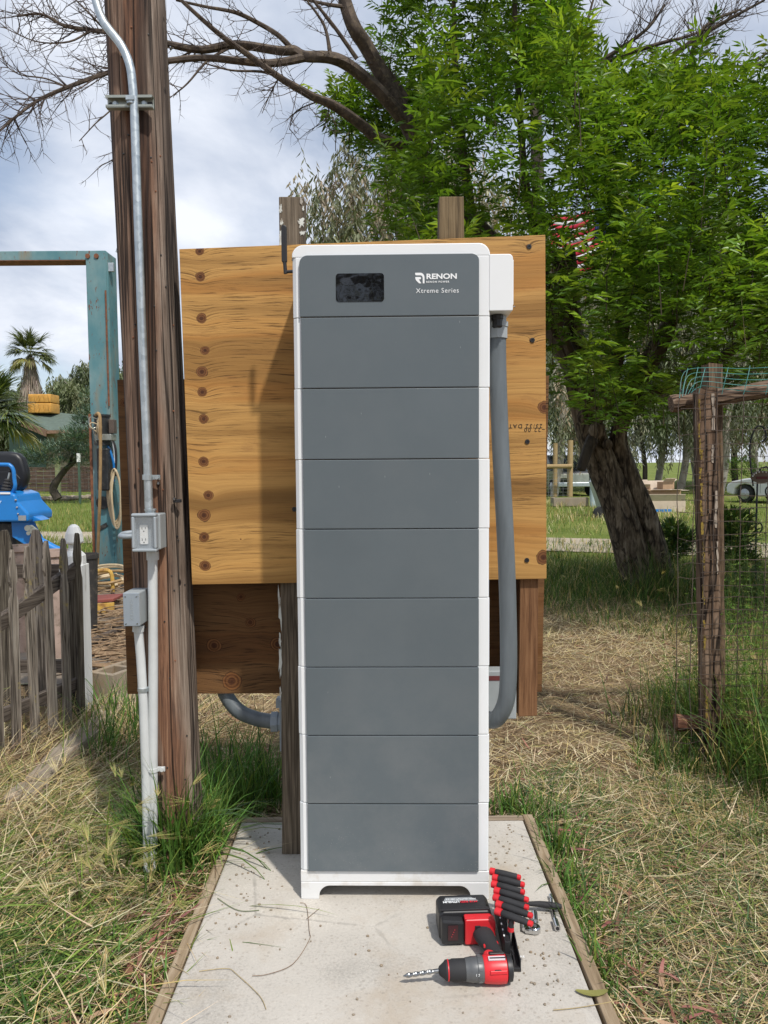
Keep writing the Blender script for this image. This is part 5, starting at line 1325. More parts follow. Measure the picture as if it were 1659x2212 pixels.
# ---- matted cut grass on the left
bt = Batch()
P = scatter(26000, -2.3, -.60, 1.35, 3.7); lying(bt, P, (.05, .22), (.0020, .0052), [S_PALE, S_GOLD, S_TAN, G_OLV, G_LIM, G_MID, S_BRN], [3.4, 3.6, 2.6, 2.6, 2.6, 3.0, 2.4], 0.1, 1.5, .0, .022)
P = scatter(8500, -2.3, -.60, 1.35, 3.2, lambda X, Y: noise2(X, Y, 3.2, 8) > -.05); lying(bt, P, (.10, .30), (.004, .0085), [G_OLV, G_MID, G_LIM, G_DEEP], [2, 3, 2.4, 2.2], 0.2, 1.1, .05, .025)
P = scatter(1200, -2.3, -.66, 1.35, 3.5); lying(bt, P, (.2, .42), (.003, .006), [S_PALE, S_GOLD, G_LIM, G_MID], [4, 3, 2, 2], 0.1, 1.2, .08, .035)
P = scatter(3000, -2.6, -.85, 2.9, 4.6); lying(bt, P, (.12, .38), (.0025, .005), [S_PALE, S_GOLD, S_TAN, S_BRN, G_OLV], [3, 3, 3, 2, 2], .3, 1.0, .3, .03)
P = scatter(900, -2.3, -.65, 1.4, 3.2, lambda X, Y: noise2(X, Y, 4, 3) > .25); standing(bt, P, (.06, .2), (.003, .006), [G_MID, G_LIM, G_OLV], [2, 2, 1], .6, .3)
P = scatter(130, -2.2, -.7, 1.5, 3.6); P[:, 2] += g.uniform(.02, .12, len(P)); heads(bt, P, .09)
o = np_obj('matted_grass', bt.mesh('matted_grass', STRAW)); tag(o, 'flattened yellow-green cut grass left of the concrete pad', 'grass', kind='stuff')

# ---- tall green blades round the pole and behind the pad
bt = Batch()
def tuft(bt, c, n, r, L, W, cols=(G_MID, G_DEEP, G_LIM), wts=(3, 2, 1.2), lean=.32, curl=.22):
    P = np.stack([c[0] + g.normal(0, r, n), c[1] + g.normal(0, r, n), np.full(n, GZ)], 1)
    m = ~((P[:, 0] > -.60) & (P[:, 0] < .575) & (P[:, 1] < 3.04)); P = P[m]
    standing(bt, P, L, W, list(cols), list(wts), lean, curl)
for (x, y, n, r, L) in [(366, 1892, 130, .04, (.25, .6)), (396, 1885, 130, .04, (.25, .55)), (425, 1875, 120, .045, (.18, .45)), (345, 1890, 60, .04, (.2, .5)), (440, 1850, 110, .04, (.12, .38)), (460, 1800, 120, .06, (.12, .30)), (330, 1868, 70, .05, (.15, .4)), (300, 1868, 60, .06, (.15, .36)),
                         (480, 1770, 110, .07, (.15, .42)), (520, 1745, 130, .08, (.15, .40)), (560, 1740, 110, .07, (.12, .3)), (590, 1720, 90, .07, (.10, .3)), (470, 1700, 90, .10, (.2, .5)), (540, 1690, 90, .12, (.2, .42)),
                         (250, 1640, 80, .12, (.15, .42)), (285, 1600, 80, .12, (.2, .45)), (240, 1560, 60, .1, (.15, .4)), (1110, 1755, 70, .05, (.08, .2)), (1165, 1780, 90, .05, (.06, .18)), (1085, 1755, 50, .04, (.08, .16)),
                         (1200, 1850, 110, .05, (.07, .2)), (1222, 1925, 110, .05, (.06, .18)), (1250, 2010, 90, .05, (.05, .16)), (1290, 2120, 80, .05, (.05, .16)), (330, 2190, 70, .1, (.05, .14)), (200, 2150, 120, .2, (.05, .13))]:
    tuft(bt, gr(x, y), n, r, L, (.004, .010), (G_MID, G_DEEP, G_LIM, (.11, .24, .045)), (3, 1.6, 1.4, 2.5))
# a few long bent blades over the pole foot and the edge of the pad
for (x, y, az, L, ln, cu) in [(395, 1885, 2.2, .62, .25, .30), (385, 1885, 2.6, .55, .3, .35), (400, 1885, 1.9, .6, .2, .3), (425, 1880, 2.9, .5, .3, .4), (452, 1850, -.2, .5, .8, .25), (440, 1870, -.5, .42, .9, .3), (470, 1990, -.3, .4, 1.2, .1), (480, 2010, -1.1, .3, 1.2, .12), (360, 1890, 3.0, .6, .3, .45), (345, 1890, .2, .55, .3, .4), (500, 1880, .2, .35, 1.1, .12), (425, 1830, .4, .45, .6, .35)]:
    p = gr(x, y); n1 = 3 if ln < .95 else 1
    P = np.array([[p.x, p.y, GZ + .02]] * n1) + g.normal(0, .012, (n1, 3)) * [1, 1, 0]
    bt.add(*blade_mesh(P, g.uniform(.85, 1.1, n1) * L, np.full(n1, .009), az + g.normal(0, .15, n1), np.full(n1, ln), np.full(n1, cu), palette(n1, [G_MID, G_BLU, G_LIM], [3, 2, 1]), 6))
P = scatter(40, -1.15, -.62, 2.3, 2.9); P[:, 2] += g.uniform(.1, .42, len(P)); heads(bt, P, .085, (.34, .36, .12))
o = np_obj('green_grass_tufts', bt.mesh('green_grass_tufts', GRASS)); tag(o, 'tufts of fresh green grass round the pole and along the pad', 'grass', kind='stuff')

# ---- dry mown straw on the path behind and to the right
bt = Batch()
green_edge = lambda X, Y: X > 1.55 + .35 * noise2(X, Y, 1.3, 2)
P = scatter(36000, -1.5, 2.7, 3.02, 8.4); lying(bt, P, (.05, .17), (.0020, .0050), [S_PALE, S_GOLD, S_TAN, S_BRN, G_OLV], [4, 3, 4, 2.2, .9], .3, 1.4, .02, .018)
P = scatter(6500, -1.5, 2.7, 3.02, 7.5, lambda X, Y: noise2(X, Y, 1.6, 14) > .2); lying(bt, P, (.06, .22), (.003, .006), [S_PALE, (.62, .53, .34), S_GOLD], [3, 3, 2], .5, 1.3, .05, .02)
o = np_obj('dry_straw', bt.mesh('dry_straw', STRAW)); tag(o, 'pale dry mown straw covering the path behind the cabinet', 'straw', kind='stuff')
bt = Batch()
P = scatter(27000, .58, 2.4, 1.35, 3.5); lying(bt, P, (.05, .19), (.0018, .0048), [S_PALE, S_GOLD, S_TAN, G_OLV, G_MID, G_BLU, S_BRN], [3, 2.4, 3.2, 3, 1.8, 2.4, 2.2], .25, 1.5, .0, .018)
P = scatter(5000, .6, 2.6, 1.4, 3.6, lambda X, Y: noise2(X, Y, 2.6, 18) > .05); lying(bt, P, (.08, .26), (.003, .0055), [G_OLV, G_MID, G_BLU, G_DEEP], [2, 2, 3, 1], .2, .8, .05, .022)
P = scatter(1500, .6, 2.4, 1.4, 3.4, lambda X, Y: noise2(X, Y, 4, 28) > .3); standing(bt, P, (.04, .14), (.003, .006), [G_MID, G_LIM, G_OLV], [2, 2, 1], .6, .3)
o = np_obj('mown_grass', bt.mesh('mown_grass', STRAW)); tag(o, 'mown grey-green and straw grass right of the concrete pad', 'grass', kind='stuff')

# ---- long grass along the wire fence, round the leaning trunk
bt = Batch()
P = scatter(7500, .95, 3.4, 3.1, 4.9, lambda X, Y: (X > 1.45 + .12 * noise2(X, Y, 2.2, 33) + .10 * (Y - 3.3)) & ((Y > 3.86) | (X > 1.80))); standing(bt, P, (.10, .42), (.003, .007), [G_MID, G_DEEP, G_OLV, G_LIM, S_GOLD, G_BLU], [3, 2.2, 2, 1.2, 1.2, 1.5], .5, .3)
P = scatter(1500, .95, 1.8, 2.9, 3.9, lambda X, Y: X > 1.2 + .1 * noise2(X, Y, 3, 34)); standing(bt, P, (.05, .17), (.003, .006), [G_MID, G_DEEP, G_OLV, S_GOLD], [3, 2, 2, 1.5], .6, .3)
P = scatter(3800, 1.72, 3.6, 2.6, 4.6); standing(bt, P, (.15, .6), (.003, .006), [G_MID, G_LIM, G_OLV, S_GOLD, S_TAN], [2, 2, 2, 1.5, 1], .38, .22)
P = scatter(8000, .9, 5.0, 5.8, 8.6, lambda X, Y: (.8 * noise2(X, Y, 1.1, 40) + (Y - 7.0) * .9 + (X - 2.2) * .5) > .3); standing(bt, P, (.06, .22), (.004, .009), [G_MID, G_DEEP, G_OLV, S_TAN, S_GOLD], [3, 3, 2, 1, 1], .5, .3)
P = scatter(5500, 1.6, 5.5, 8.0, 10.5); standing(bt, P, (.10, .32), (.005, .010), [G_MID, G_DEEP, G_OLV, G_LIM, S_GOLD], [3, 3, 2, .8, 1], .4, .25)
for (x, y, n, r, L) in [(1420, 1290, 160, .12, (.3, .8)), (1440, 1280, 120, .12, (.3, .7)), (1290, 1250, 200, .25, (.2, .6)), (1340, 1290, 120, .2, (.2, .55)), (1480, 1290, 120, .2, (.25, .7)), (1500, 1660, 110, .1, (.08, .22)), (1575, 1640, 120, .1, (.1, .35)), (1620, 1600, 180, .15, (.3, .8)), (1650, 1700, 180, .15, (.3, .8)), (1440, 1640, 120, .1, (.08, .24)), (1400, 1560, 110, .12, (.1, .3))]:
    tuft(bt, gr(x, y), n, r, L, (.004, .008), (G_MID, G_DEEP, G_OLV, S_GOLD, G_LIM), (3, 2.5, 2, 1, 1))
P = scatter(90, 1.5, 4.5, 3.2, 9.3); P[:, 2] += g.uniform(.25, .6, len(P)); heads(bt, P, .10, (.40, .36, .16))
o = np_obj('long_grass', bt.mesh('long_grass', GRASS)); tag(o, 'long dark green grass along the wire fence and round the trunk', 'grass', kind='stuff')

# ---- bright leafy weeds at the right edge
bt = Batch()
def weed(bt, c, H, k, cols):
    az = g.uniform(0, 6.28); ln = g.uniform(.05, .3); n = k * 7
    t = np.repeat(np.linspace(.15, 1, k), 7); base = np.array([c[0], c[1], GZ])
    ax = np.array([math.sin(ln) * math.cos(az), math.sin(ln) * math.sin(az), math.cos(ln)])
    P = base + ax * (t * H)[:, None]
    bt.add(*blade_mesh(P, g.uniform(.02, .045, n) * (1.3 - .5 * t), g.uniform(.004, .008, n), g.uniform(0, 6.28, n), g.uniform(.9, 1.5, n), g.uniform(0, .3, n), palette(n, cols, [1] * len(cols)), 2))
    bt.add(*blade_mesh(np.array([base]), np.array([H]), np.array([.004]), np.array([az]), np.array([ln]), np.array([0.0]), palette(1, cols, [1] * len(cols)), 3))
for k in range(260):
    x, y = g.uniform(1.62, 2.5), g.uniform(3.1, 4.4)
    weed(bt, (x, y), g.uniform(.3, 1.0) * (1 if x > 1.75 else .6), int(g.integers(6, 12)), [G_LIM, (.13, .24, .04), G_MID])
for k in range(70):
    q = gr(g.uniform(1430, 1520), g.uniform(1180, 1290)); weed(bt, (q.x, q.y), g.uniform(.3, .9), 8, [G_MID, G_DEEP])
for k in range(120):
    q = at(g.uniform(1560, 1720), 1200, g.uniform(5.5, 9)); weed(bt, (q.x, q.y), g.uniform(.4, 1.2), 9, [G_MID, G_DEEP, G_OLV])
o = np_obj('leafy_weeds', bt.mesh('leafy_weeds', GRASS)); tag(o, 'bright green leafy weeds crowding the wire netting at the right edge', 'weeds', kind='stuff')

# ---- meadow in the background
bt = Batch()
def field(n, x0, x1, y0, y1, L, W, cols, wts, keep=None):
    Y = 1 / g.uniform(1 / y1, 1 / y0, n); X = g.uniform(x0, x1, n) * Y
    m = np.ones(n, bool)
    if keep is not None: m &= keep(X, Y)
    X, Y = X[m], Y[m]; P = np.stack([X, Y, np.full(len(X), GZ)], 1)
    standing(bt, P, L, W, cols, wts, .4, .25, .25, 3)
road = lambda X, Y: ~((Y > 15.8 - .30 * np.maximum(X, 0) + noise2(X, Y, .8, 3) * .35 - .2) & (Y < 16.9 - .28 * np.maximum(X, 0)))
paving = lambda X, Y: road(X, Y) & ~((X < -2.2) & (Y < 10.7))
field(15000, -.52, -.2, 10.5, 60, (.08, .24), (.008, .018), [G_LIM, G_OLV, G_MID, (.30, .30, .09), S_GOLD], [4, 3, 2, 2, 1], paving)
field(16000, .16, .62, 9, 60, (.06, .20), (.007, .016), [G_LIM, G_OLV, G_MID, S_GOLD, S_PALE, G_DEEP], [2.5, 3, 3, 2, 1.5, 1.5], paving)
field(2500, .16, .42, 19, 30, (.1, .28), (.01, .02), [S_GOLD, S_PALE, G_OLV, G_LIM], [3, 2, 2, 2])
o = np_obj('meadow_grass', bt.mesh('meadow_grass', GRASS)); tag(o, 'sunlit meadow grass stretching away behind the yard', 'grass', kind='stuff')

# ---- fallen leaves and loose stems
bt = Batch()
def dead_leaves(n, fx, fy, z=GZ + .01, cols=((.22, .10, .07), (.30, .17, .10), (.16, .09, .06), (.36, .25, .15), (.33, .14, .12))):
    P = np.stack([fx(n), fy(n), np.full(n, z) + g.uniform(0, .03, n)], 1)
    bt.add(*blade_mesh(P, g.uniform(.06, .13, n), g.uniform(.012, .022, n), g.uniform(0, 6.28, n), g.normal(1.4, .12, n), g.normal(.12, .1, n), palette(n, list(cols), [1] * len(cols)), 4, GZ, 1.2))
dead_leaves(230, lambda n: g.normal(-.70, .055, n), lambda n: g.uniform(1.6, 2.9, n))
dead_leaves(120, lambda n: g.normal(.70, .07, n), lambda n: g.uniform(1.6, 3.2, n))
dead_leaves(260, lambda n: g.uniform(-2.2, 2.6, n), lambda n: g.uniform(1.6, 6.5, n))
o = np_obj('fallen_leaves', bt.mesh('fallen_leaves', STRAW)); tag(o, 'brown and pinkish fallen gum leaves along the pad edges', 'leaves', kind='stuff')
def stem_on_pad(label, pts, r, mat):
    o = MB().tube(smooth_path([gr(x, y, .004) for x, y in pts], 5), r, 5).build('grass_stem', mat, smooth=True); tag(o, label, 'grass stem', 'loose stems on the pad')
STEM_M = plain('straw_stem', (.40, .31, .15), .8, var=.2); STEM_D = plain('thin_brown_stem', (.22, .14, .08), .8, var=.2); STEM_G = plain('grey_green_stem', (.17, .20, .10), .8, var=.2)
stem_on_pad('long kinked dry stem lying in front of the left foot of the cabinet', [(648, 1950), (662, 1957), (668, 2010), (668, 2030), (633, 2082), (580, 2104), (545, 2108)], .0009, STEM_D)
stem_on_pad('short dry twig crossing the long kinked stem', [(662, 1985), (690, 1962)], .0008, STEM_D)
stem_on_pad('straw stem lying across the lower left of the pad', [(430, 2098), (490, 2092), (512, 2105), (560, 2150), (575, 2180)], .0010, STEM_M)
stem_on_pad('straw stem lying across the lower right corner of the pad', [(1195, 2182), (1260, 2175), (1340, 2160)], .0011, STEM_M)
stem_on_pad('grey-green blade lying over the left edge of the pad', [(470, 1940), (500, 1960), (525, 1968), (560, 1966)], .0013, STEM_G)
lf = MB(); c = gr(1282, 2150, .004)
lf.add([c + Vector((.045 * math.cos(t) - .0, .012 * math.sin(t) + .018 * math.cos(t) ** 2, .002 + .004 * abs(math.sin(t)))) for t in [2 * math.pi * k / 14 for k in range(14)]], [tuple(range(14))])
o = lf.build('gum_leaf', plain('olive_leaf', (.22, .21, .06), .6, var=.2)); s_ = o.modifiers.new('t', 'SOLIDIFY'); s_.thickness = .0008
tag(o, 'curved olive gum leaf lying at the lower right of the pad', 'leaf')

# ================================================================== LEAFY TREES
def leaf_quads(O, D, N, L, W, col, fold=.25):
    """folded diamonds: O base, D direction, N rough normal"""
    S = np.cross(D, N); S /= np.linalg.norm(S, axis=1, keepdims=True) + 1e-9
    N2 = np.cross(S, D)
    n = len(O); V = np.zeros((n, 4, 3), np.float32)
    V[:, 0] = O; V[:, 2] = O + D * L[:, None] - N2 * (L * .10)[:, None]
    mid = O + D * (L * .42)[:, None]
    V[:, 1] = mid + S * (W / 2)[:, None] + N2 * (W * fold)[:, None]; V[:, 3] = mid - S * (W / 2)[:, None] + N2 * (W * fold)[:, None]
    b = (np.arange(n) * 4)[:, None]
    T = np.concatenate([b + np.array([[0, 1, 2]]), b + np.array([[0, 2, 3]])])
    return V.reshape(-1, 3), None, T, np.repeat(col, 4, 0)
def unit(v): return v / (np.linalg.norm(v, axis=1, keepdims=True) + 1e-9)
def in_poly(x, y, poly):
    c = np.zeros(len(x), bool); j = len(poly) - 1
    for i in range(len(poly)):
        xi, yi = poly[i]; xj, yj = poly[j]
        m = ((yi > y) != (yj > y)) & (x < (xj - xi) * (y - yi) / (yj - yi + 1e-12) + xi); c ^= m; j = i
    return c

def twigs(mb, path, rn, n, L, r, droop=0.0, depth=2, spread=.9, n_side=5):
    """side twigs along a limb, curving upwards at their tips"""
    for k in range(n):
        t = rn.uniform(.12, 1.0); i = min(int(t * (len(path) - 1)), len(path) - 2)
        p = path[i].lerp(path[i + 1], t * (len(path) - 1) - i); d = (path[i + 1] - path[i]).normalized()
        q = Vector((rn.gauss(0, 1), rn.gauss(0, .8), rn.gauss(0, 1))).normalized()
        dr = (d * rn.uniform(.5, 1.1) + q * spread).normalized(); ll = L * rn.uniform(.45, 1.15) * (1.15 - .45 * t)
        pts = [p]; cur = dr.copy(); m = 5
        for s in range(m):
            cur = (cur + Vector((rn.gauss(0, .14), rn.gauss(0, .1), .10 - droop + rn.gauss(0, .12)))).normalized(); pts.append(pts[-1] + cur * ll / m)
        mb.tube(pts, [r * (1 - .82 * s / m) for s in range(m + 1)], 4, cap=False)
        if depth > 1: twigs(mb, pts, rn, n_side, L * .42, r * .55, droop, depth - 1, spread, max(2, n_side - 2))

ash = thing('ash_tree', 'large green leafy tree with a leaning split trunk and dead limbs', 'tree', gr(1390, 1275))
TYY = 8.9
def ring_tube(path, rad, n, seed, wob=.10, lob=.12):
    rn = random.Random(seed); fr = frames(path); vs = []; ph = [rn.uniform(0, 6) for _ in range(4)]
    fl = [rn.uniform(-wob, wob) for _ in range(n)]
    for i, (p, a, b) in enumerate(fr):
        for j in range(n):
            t = 2 * math.pi * j / n
            q = rad[i] * (1 + fl[j] * (.7 + .6 * math.sin(i * .5 + ph[0] + j)) + lob * math.sin(2 * t + ph[1]) + .5 * lob * math.sin(3 * t + ph[2] + i * .12) + rn.uniform(-.02, .02))
            vs.append(p + (a * math.cos(t) + b * math.sin(t)) * q)
    m = len(fr); fs = [(i * n + j, i * n + (j + 1) % n, (i + 1) * n + (j + 1) % n, (i + 1) * n + j) for i in range(m - 1) for j in range(n)] + [tuple(range(n - 1, -1, -1)), tuple((m - 1) * n + j for j in range(n))]
    return MB().add(vs, fs)
def rads(path, r0, r1): return [r0 + (r1 - r0) * i / (len(path) - 1) for i in range(len(path))]
# two fused stems make the split trunk
pA = smooth_path([at(1392, 1305, TYY), at(1362, 1187, TYY), at(1336, 1102, TYY), at(1302, 1015, TYY), at(1276, 940, TYY), at(1256, 860, TYY), at(1240, 770, TYY), at(1226, 660, TYY), at(1216, 540, TYY)], 5)
ring_tube(pA, rads(pA, .175, .115), 30, 3, .14, .10).build('trunk', BARK, ash, smooth=True)
pB = smooth_path([at(1444, 1305, TYY + .1), at(1416, 1187, TYY + .1), at(1391, 1102, TYY + .1), at(1354, 1015, TYY + .08), at(1334, 940, TYY + .05), at(1360, 870, TYY), at(1392, 790, TYY - .2), at(1440, 700, TYY - .1), at(1500, 600, TYY - .2), at(1540, 480, TYY - .3)], 5)
ring_tube(pB, rads(pB, .155, .05), 26, 4, .14, .10).build('trunk', BARK, ash, smooth=True)
pS = [at(1275, 985, TYY - .15), at(1262, 1000, TYY - .25), at(1250, 1022, TYY - .3)]
ring_tube(smooth_path([at(1282, 945, TYY - .12), at(1268, 975, TYY - .25), at(1254, 1015, TYY - .3)], 4), [.07, .075, .075, .07, .065, .06, .06, .055, .05], 12, 9).build('dead_stub', DARK_T, ash, smooth=True)
for (px, py, rr, dy) in ((1290, 930, .10, -.28), (1262, 900, .085, -.2), (1312, 960, .06, -.28)):
    MB().ball(at(px, py, TYY + dy + .1), rr, 12, (1, .8, 1.1)).build('burl', BARK, ash, smooth=True)
# living limbs up into the crown
rt = random.Random(12)
def limb(pts, r0, r1, mat=LIMB, n=9, nm='limb', k=5):
    p = smooth_path([at(*q) for q in pts], k); ring_tube(p, rads(p, r0, r1), n, int(abs(pts[0][0] * 7 + pts[-1][1])), .06, .05).build(nm, mat, ash, smooth=True); return p
limb([(1240, 790, 8.9), (1190, 700, 8.8), (1120, 590, 8.6), (1020, 480, 8.4), (935, 390, 8.2), (893, 300, 8.0)], .13, .085)
limb([(1300, 900, 8.9), (1330, 780, 8.6), (1350, 640, 8.3), (1330, 450, 8.1), (1300, 250, 8.0), (1304, 130, 8.0)], .10, .035)
limb([(1360, 880, 8.9), (1460, 820, 8.5), (1560, 770, 8.0), (1640, 700, 7.6), (1700, 600, 7.3)], .08, .03)
limb([(1380, 830, 8.8), (1440, 730, 8.2), (1470, 600, 7.8), (1490, 450, 7.6), (1500, 300, 7.5)], .07, .022)
limb([(1262, 840, 8.9), (1190, 640, 8.3), (1140, 420, 7.8), (1120, 200, 7.5), (1110, -40, 7.3)], .05, .02)
limb([(1020, 480, 8.4), (1000, 330, 8.0), (985, 180, 7.7), (980, 0, 7.6)], .06, .02)
limb([(1300, 900, 9.0), (1400, 860, 9.4), (1520, 840, 9.8), (1650, 790, 10.2)], .06, .025)
# dead limbs reaching left over the pole
dead = []
dead.append(limb([(895, 302, 8.0), (858, 218, 7.9), (822, 156, 7.8), (793, 102, 7.7), (767, 62, 7.6), (749, 15, 7.6), (742, -30, 7.6), (745, -150, 7.6)], .085, .055, n=11))
dead.append(limb([(898, 296, 8.0), (873, 262, 7.9), (851, 233, 7.8), (818, 196, 7.7), (778, 160, 7.6), (742, 135, 7.5), (705, 124, 7.4), (658, 122, 7.4), (633, 109, 7.4), (603, 109, 7.3), (509, 96, 7.2), (436, 107, 7.1), (365, 95, 7.0), (300, 78, 7.0), (233, 69, 6.9), (196, 65, 6.9), (138, 55, 6.8), (91, 31, 6.8), (36, 35, 6.8)], .075, .008, n=9))
dead.append(limb([(880, 318, 8.0), (822, 302, 7.8), (785, 273, 7.7), (756, 251, 7.6), (716, 225, 7.5), (680, 211, 7.4), (647, 193, 7.3), (603, 167, 7.2), (538, 120, 7.1), (473, 73, 7.0), (407, 15, 6.9), (350, -40, 6.9)], .062, .012, n=9))
dead.append(limb([(658, 124, 7.4), (603, 135, 7.3), (556, 136, 7.2), (447, 125, 7.1), (367, 131, 7.0), (300, 142, 6.95), (236, 156, 6.9), (145, 189, 6.8), (84, 216, 6.8), (36, 251, 6.7), (-20, 300, 6.7)], .042, .008, n=8))
thin = [([(633, 109, 7.4), (603, 78, 7.3), (560, 51, 7.2), (509, 27, 7.1), (447, 15, 7.1), (380, 0, 7.0)], .028), ([(771, 127, 7.6), (720, 55, 7.5), (676, 0, 7.4), (650, -40, 7.4)], .022), ([(713, 116, 7.4), (700, 55, 7.4), (662, 0, 7.3)], .020),
        ([(640, 196, 7.3), (580, 158, 7.2), (500, 152, 7.1), (440, 136, 7.1)], .016), ([(233, 69, 6.9), (218, 55, 6.9), (193, 29, 6.8), (164, 0, 6.8), (140, -30, 6.8)], .012), ([(236, 150, 6.9), (250, 220, 6.9), (204, 269, 6.8), (171, 305, 6.8)], .009),
        ([(509, 96, 7.2), (450, 130, 7.1), (405, 180, 7.0), (375, 205, 7.0)], .014), ([(700, 215, 7.5), (640, 240, 7.4), (625, 280, 7.4)], .008), ([(712, 225, 7.5), (706, 255, 7.5), (695, 285, 7.5)], .008), ([(880, 218, 7.9), (840, 156, 7.8), (800, 135, 7.7)], .035),
        ([(603, 167, 7.2), (585, 200, 7.2), (566, 245, 7.2)], .008), ([(749, 15, 7.6), (710, 10, 7.5), (640, -5, 7.5), (560, -20, 7.4)], .02), ([(367, 131, 7.0), (330, 200, 7.0), (270, 320, 6.9), (215, 360, 6.9)], .010), ([(196, 65, 6.9), (150, 90, 6.8), (80, 90, 6.8), (10, 60, 6.8)], .010), ([(145, 189, 6.8), (100, 170, 6.8), (40, 160, 6.8), (0, 130, 6.8)], .009)]
for (q, r) in thin: dead.append(limb(q, r, r * .35, n=7))
tw = MB(); rtw = random.Random(5)
left = dead[1][40:]; twigs(tw, left, rtw, 62, .55, .0055, .05, 2, .9, 5)
twigs(tw, dead[3][18:], rtw, 66, .55, .0055, .09, 2, .9, 5)
twigs(tw, dead[2][24:], rtw, 26, .5, .005, .04, 2, .9, 4)
for p in dead[4:]: twigs(tw, p, rtw, 9, .42, .0045, .06, 2, .9, 4)
twigs(tw, dead[0], rtw, 14, .5, .005, -.05, 2, .9, 3); twigs(tw, dead[1][:40], rtw, 14, .4, .0045, .1, 2, .9, 3)
for q in ([(1304, 135, 8), (1368, 112, 7.9), (1436, 91, 7.8), (1486, 78, 7.8), (1560, 50, 7.8)], [(1304, 129, 8), (1351, 98, 7.9), (1402, 58, 7.8), (1436, 10, 7.8)], [(1449, 122, 7.7), (1503, 85, 7.6), (1571, 44, 7.5), (1652, 0, 7.4)], [(1500, 300, 7.5), (1490, 150, 7.5), (1520, 60, 7.4), (1600, 20, 7.4)], [(1310, 205, 8), (1370, 180, 8), (1450, 150, 7.9), (1560, 145, 7.8), (1650, 140, 7.8)], [(1230, 330, 8), (1260, 200, 8), (1262, 80, 8), (1290, -30, 8)]):
    p = limb(q, .028, .009, n=7); twigs(tw, p, rtw, 26, .5, .0055, -.02, 2, .8, 4)
o = tw.build('bare_twigs', TWIG, ash); o['kind'] = 'stuff'

CROWN = [(838, -420), (1225, -420), (1238, 110), (1290, 205), (1350, 190), (1400, 120), (1470, 150), (1530, 60), (1570, 150), (1660, 110), (1900, 60), (2250, 300), (2200, 850), (1660, 840), (1500, 850), (1420, 890), (1330, 905), (1200, 850), (1000, 760), (850, 580), (795, 505), (840, 440), (808, 350), (735, 296), (700, 232), (800, 175), (822, 60)]
def ash_crown():
    n = 8200
    x = g.uniform(690, 2250, n); y = g.uniform(-420, 920, n)
    m = in_poly(x, y, CROWN); x, y = x[m], y[m]
    dens = noise2(x * .01, y * .01, 1.1, 51)
    keep = g.uniform(0, 1, len(x)) < np.clip(.62 + .5 * dens, .2, 1)
    for (hx, hy, rx, ry, f) in ((1256, 535, 58, 85, .09), (1250, 690, 50, 80, .35), (1440, 770, 60, 45, .3), (1620, 790, 60, 50, .5), (1215, 430, 30, 60, .5), (1430, 640, 40, 40, .6), (1480, 380, 35, 35, .6), (1580, 110, 150, 80, .22), (1400, 140, 130, 60, .22), (1330, 60, 70, 130, .3), (1800, 80, 120, 60, .3), (930, 330, 60, 40, .5)):
        ins = ((x - hx) / rx) ** 2 + ((y - hy) / ry) ** 2 < 1; keep &= ~(ins & (g.uniform(0, 1, len(x)) > f))
    x, y = x[keep], y[keep]; k = len(x)
    Y = np.clip(7.5 + g.normal(0, .95, k) + .5 * noise2(x * .012, y * .012, 1.2, 61), 5.4, 10.5)
    Y = np.where((x < 915) & (y < 335), np.clip(Y + 1.3, 8.5, 10.8), Y)       # the dead limbs hang in front here
    O = np.array([tuple(at(a, b, c)) for a, b, c in zip(x, y, Y)])
    # each point is a shoot: upright, leaning outwards
    az = g.uniform(0, 6.28, k); ln = np.abs(g.normal(.35, .28, k))
    ax = np.stack([np.sin(ln) * np.cos(az), np.sin(ln) * np.sin(az), np.cos(ln)], 1)
    SL = g.uniform(.28, .62, k)
    tone = g.uniform(.6, 1.3, k) * (1 + .15 * noise2(O[:, 0], O[:, 2], 1.6, 71)); yel = np.clip(g.normal(.30, .32, k) + .15 * noise2(O[:, 0], O[:, 2], 1.1, 72), 0, 1)
    bt = Batch(); ns = 6
    for s in range(ns):
        t = (s + .7) / ns
        o = O + ax * (SL * (t - .5))[:, None] + g.normal(0, .012, (k, 3))
        a2 = az + s * 2.4 + g.normal(0, .3, k); el = g.normal(.45, .3, k) * (.5 + t)
        r = np.stack([np.cos(a2) * np.cos(el), np.sin(a2) * np.cos(el), np.sin(el)], 1)
        up = np.tile([0, 0, 1.0], (k, 1)); S = unit(np.cross(r, up)); N = np.cross(S, r)
        Lr = g.uniform(.10, .17, k)
        c = np.stack([.105 + .20 * yel * t, .215 + .20 * yel * t, .022 + .022 * yel], 1) * (tone * g.uniform(.85, 1.15, k))[:, None]
        for j, sg_ in ((.30, 1), (.36, -1), (.60, 1), (.66, -1), (.92, 1), (.95, -1), (1.0, 0)):
            d = unit(r * (.62 if sg_ else 1) + S * (.78 * sg_) - N * g.uniform(.05, .4, k)[:, None] + g.normal(0, .12, (k, 3)))
            bt.add(*leaf_quads(o + r * (Lr * j)[:, None], d, N + g.normal(0, .3, (k, 3)), g.uniform(.07, .135, k), g.uniform(.020, .034, k), c * g.uniform(.85, 1.15, (k, 1))))
    np_obj('crown', bt.mesh('crown', LEAF), ash).location = -ash.location
    st_ = Batch(); m = g.uniform(0, 1, k) < .5
    P = (O - ax * (SL * .85)[:, None])[m]; kk = len(P)
    st_.add(*blade_mesh(P, SL[m] * 1.3, np.full(kk, .009), az[m], ln[m], np.zeros(kk), palette(kk, [(.05, .04, .024), (.09, .07, .04)], [2, 1]), 3, None, .2))
    o = np_obj('shoot_stems', st_.mesh('shoot_stems', STRAW), ash); o.location = -ash.location; o['kind'] = 'stuff'
    return k
print('shoots', ash_crown())

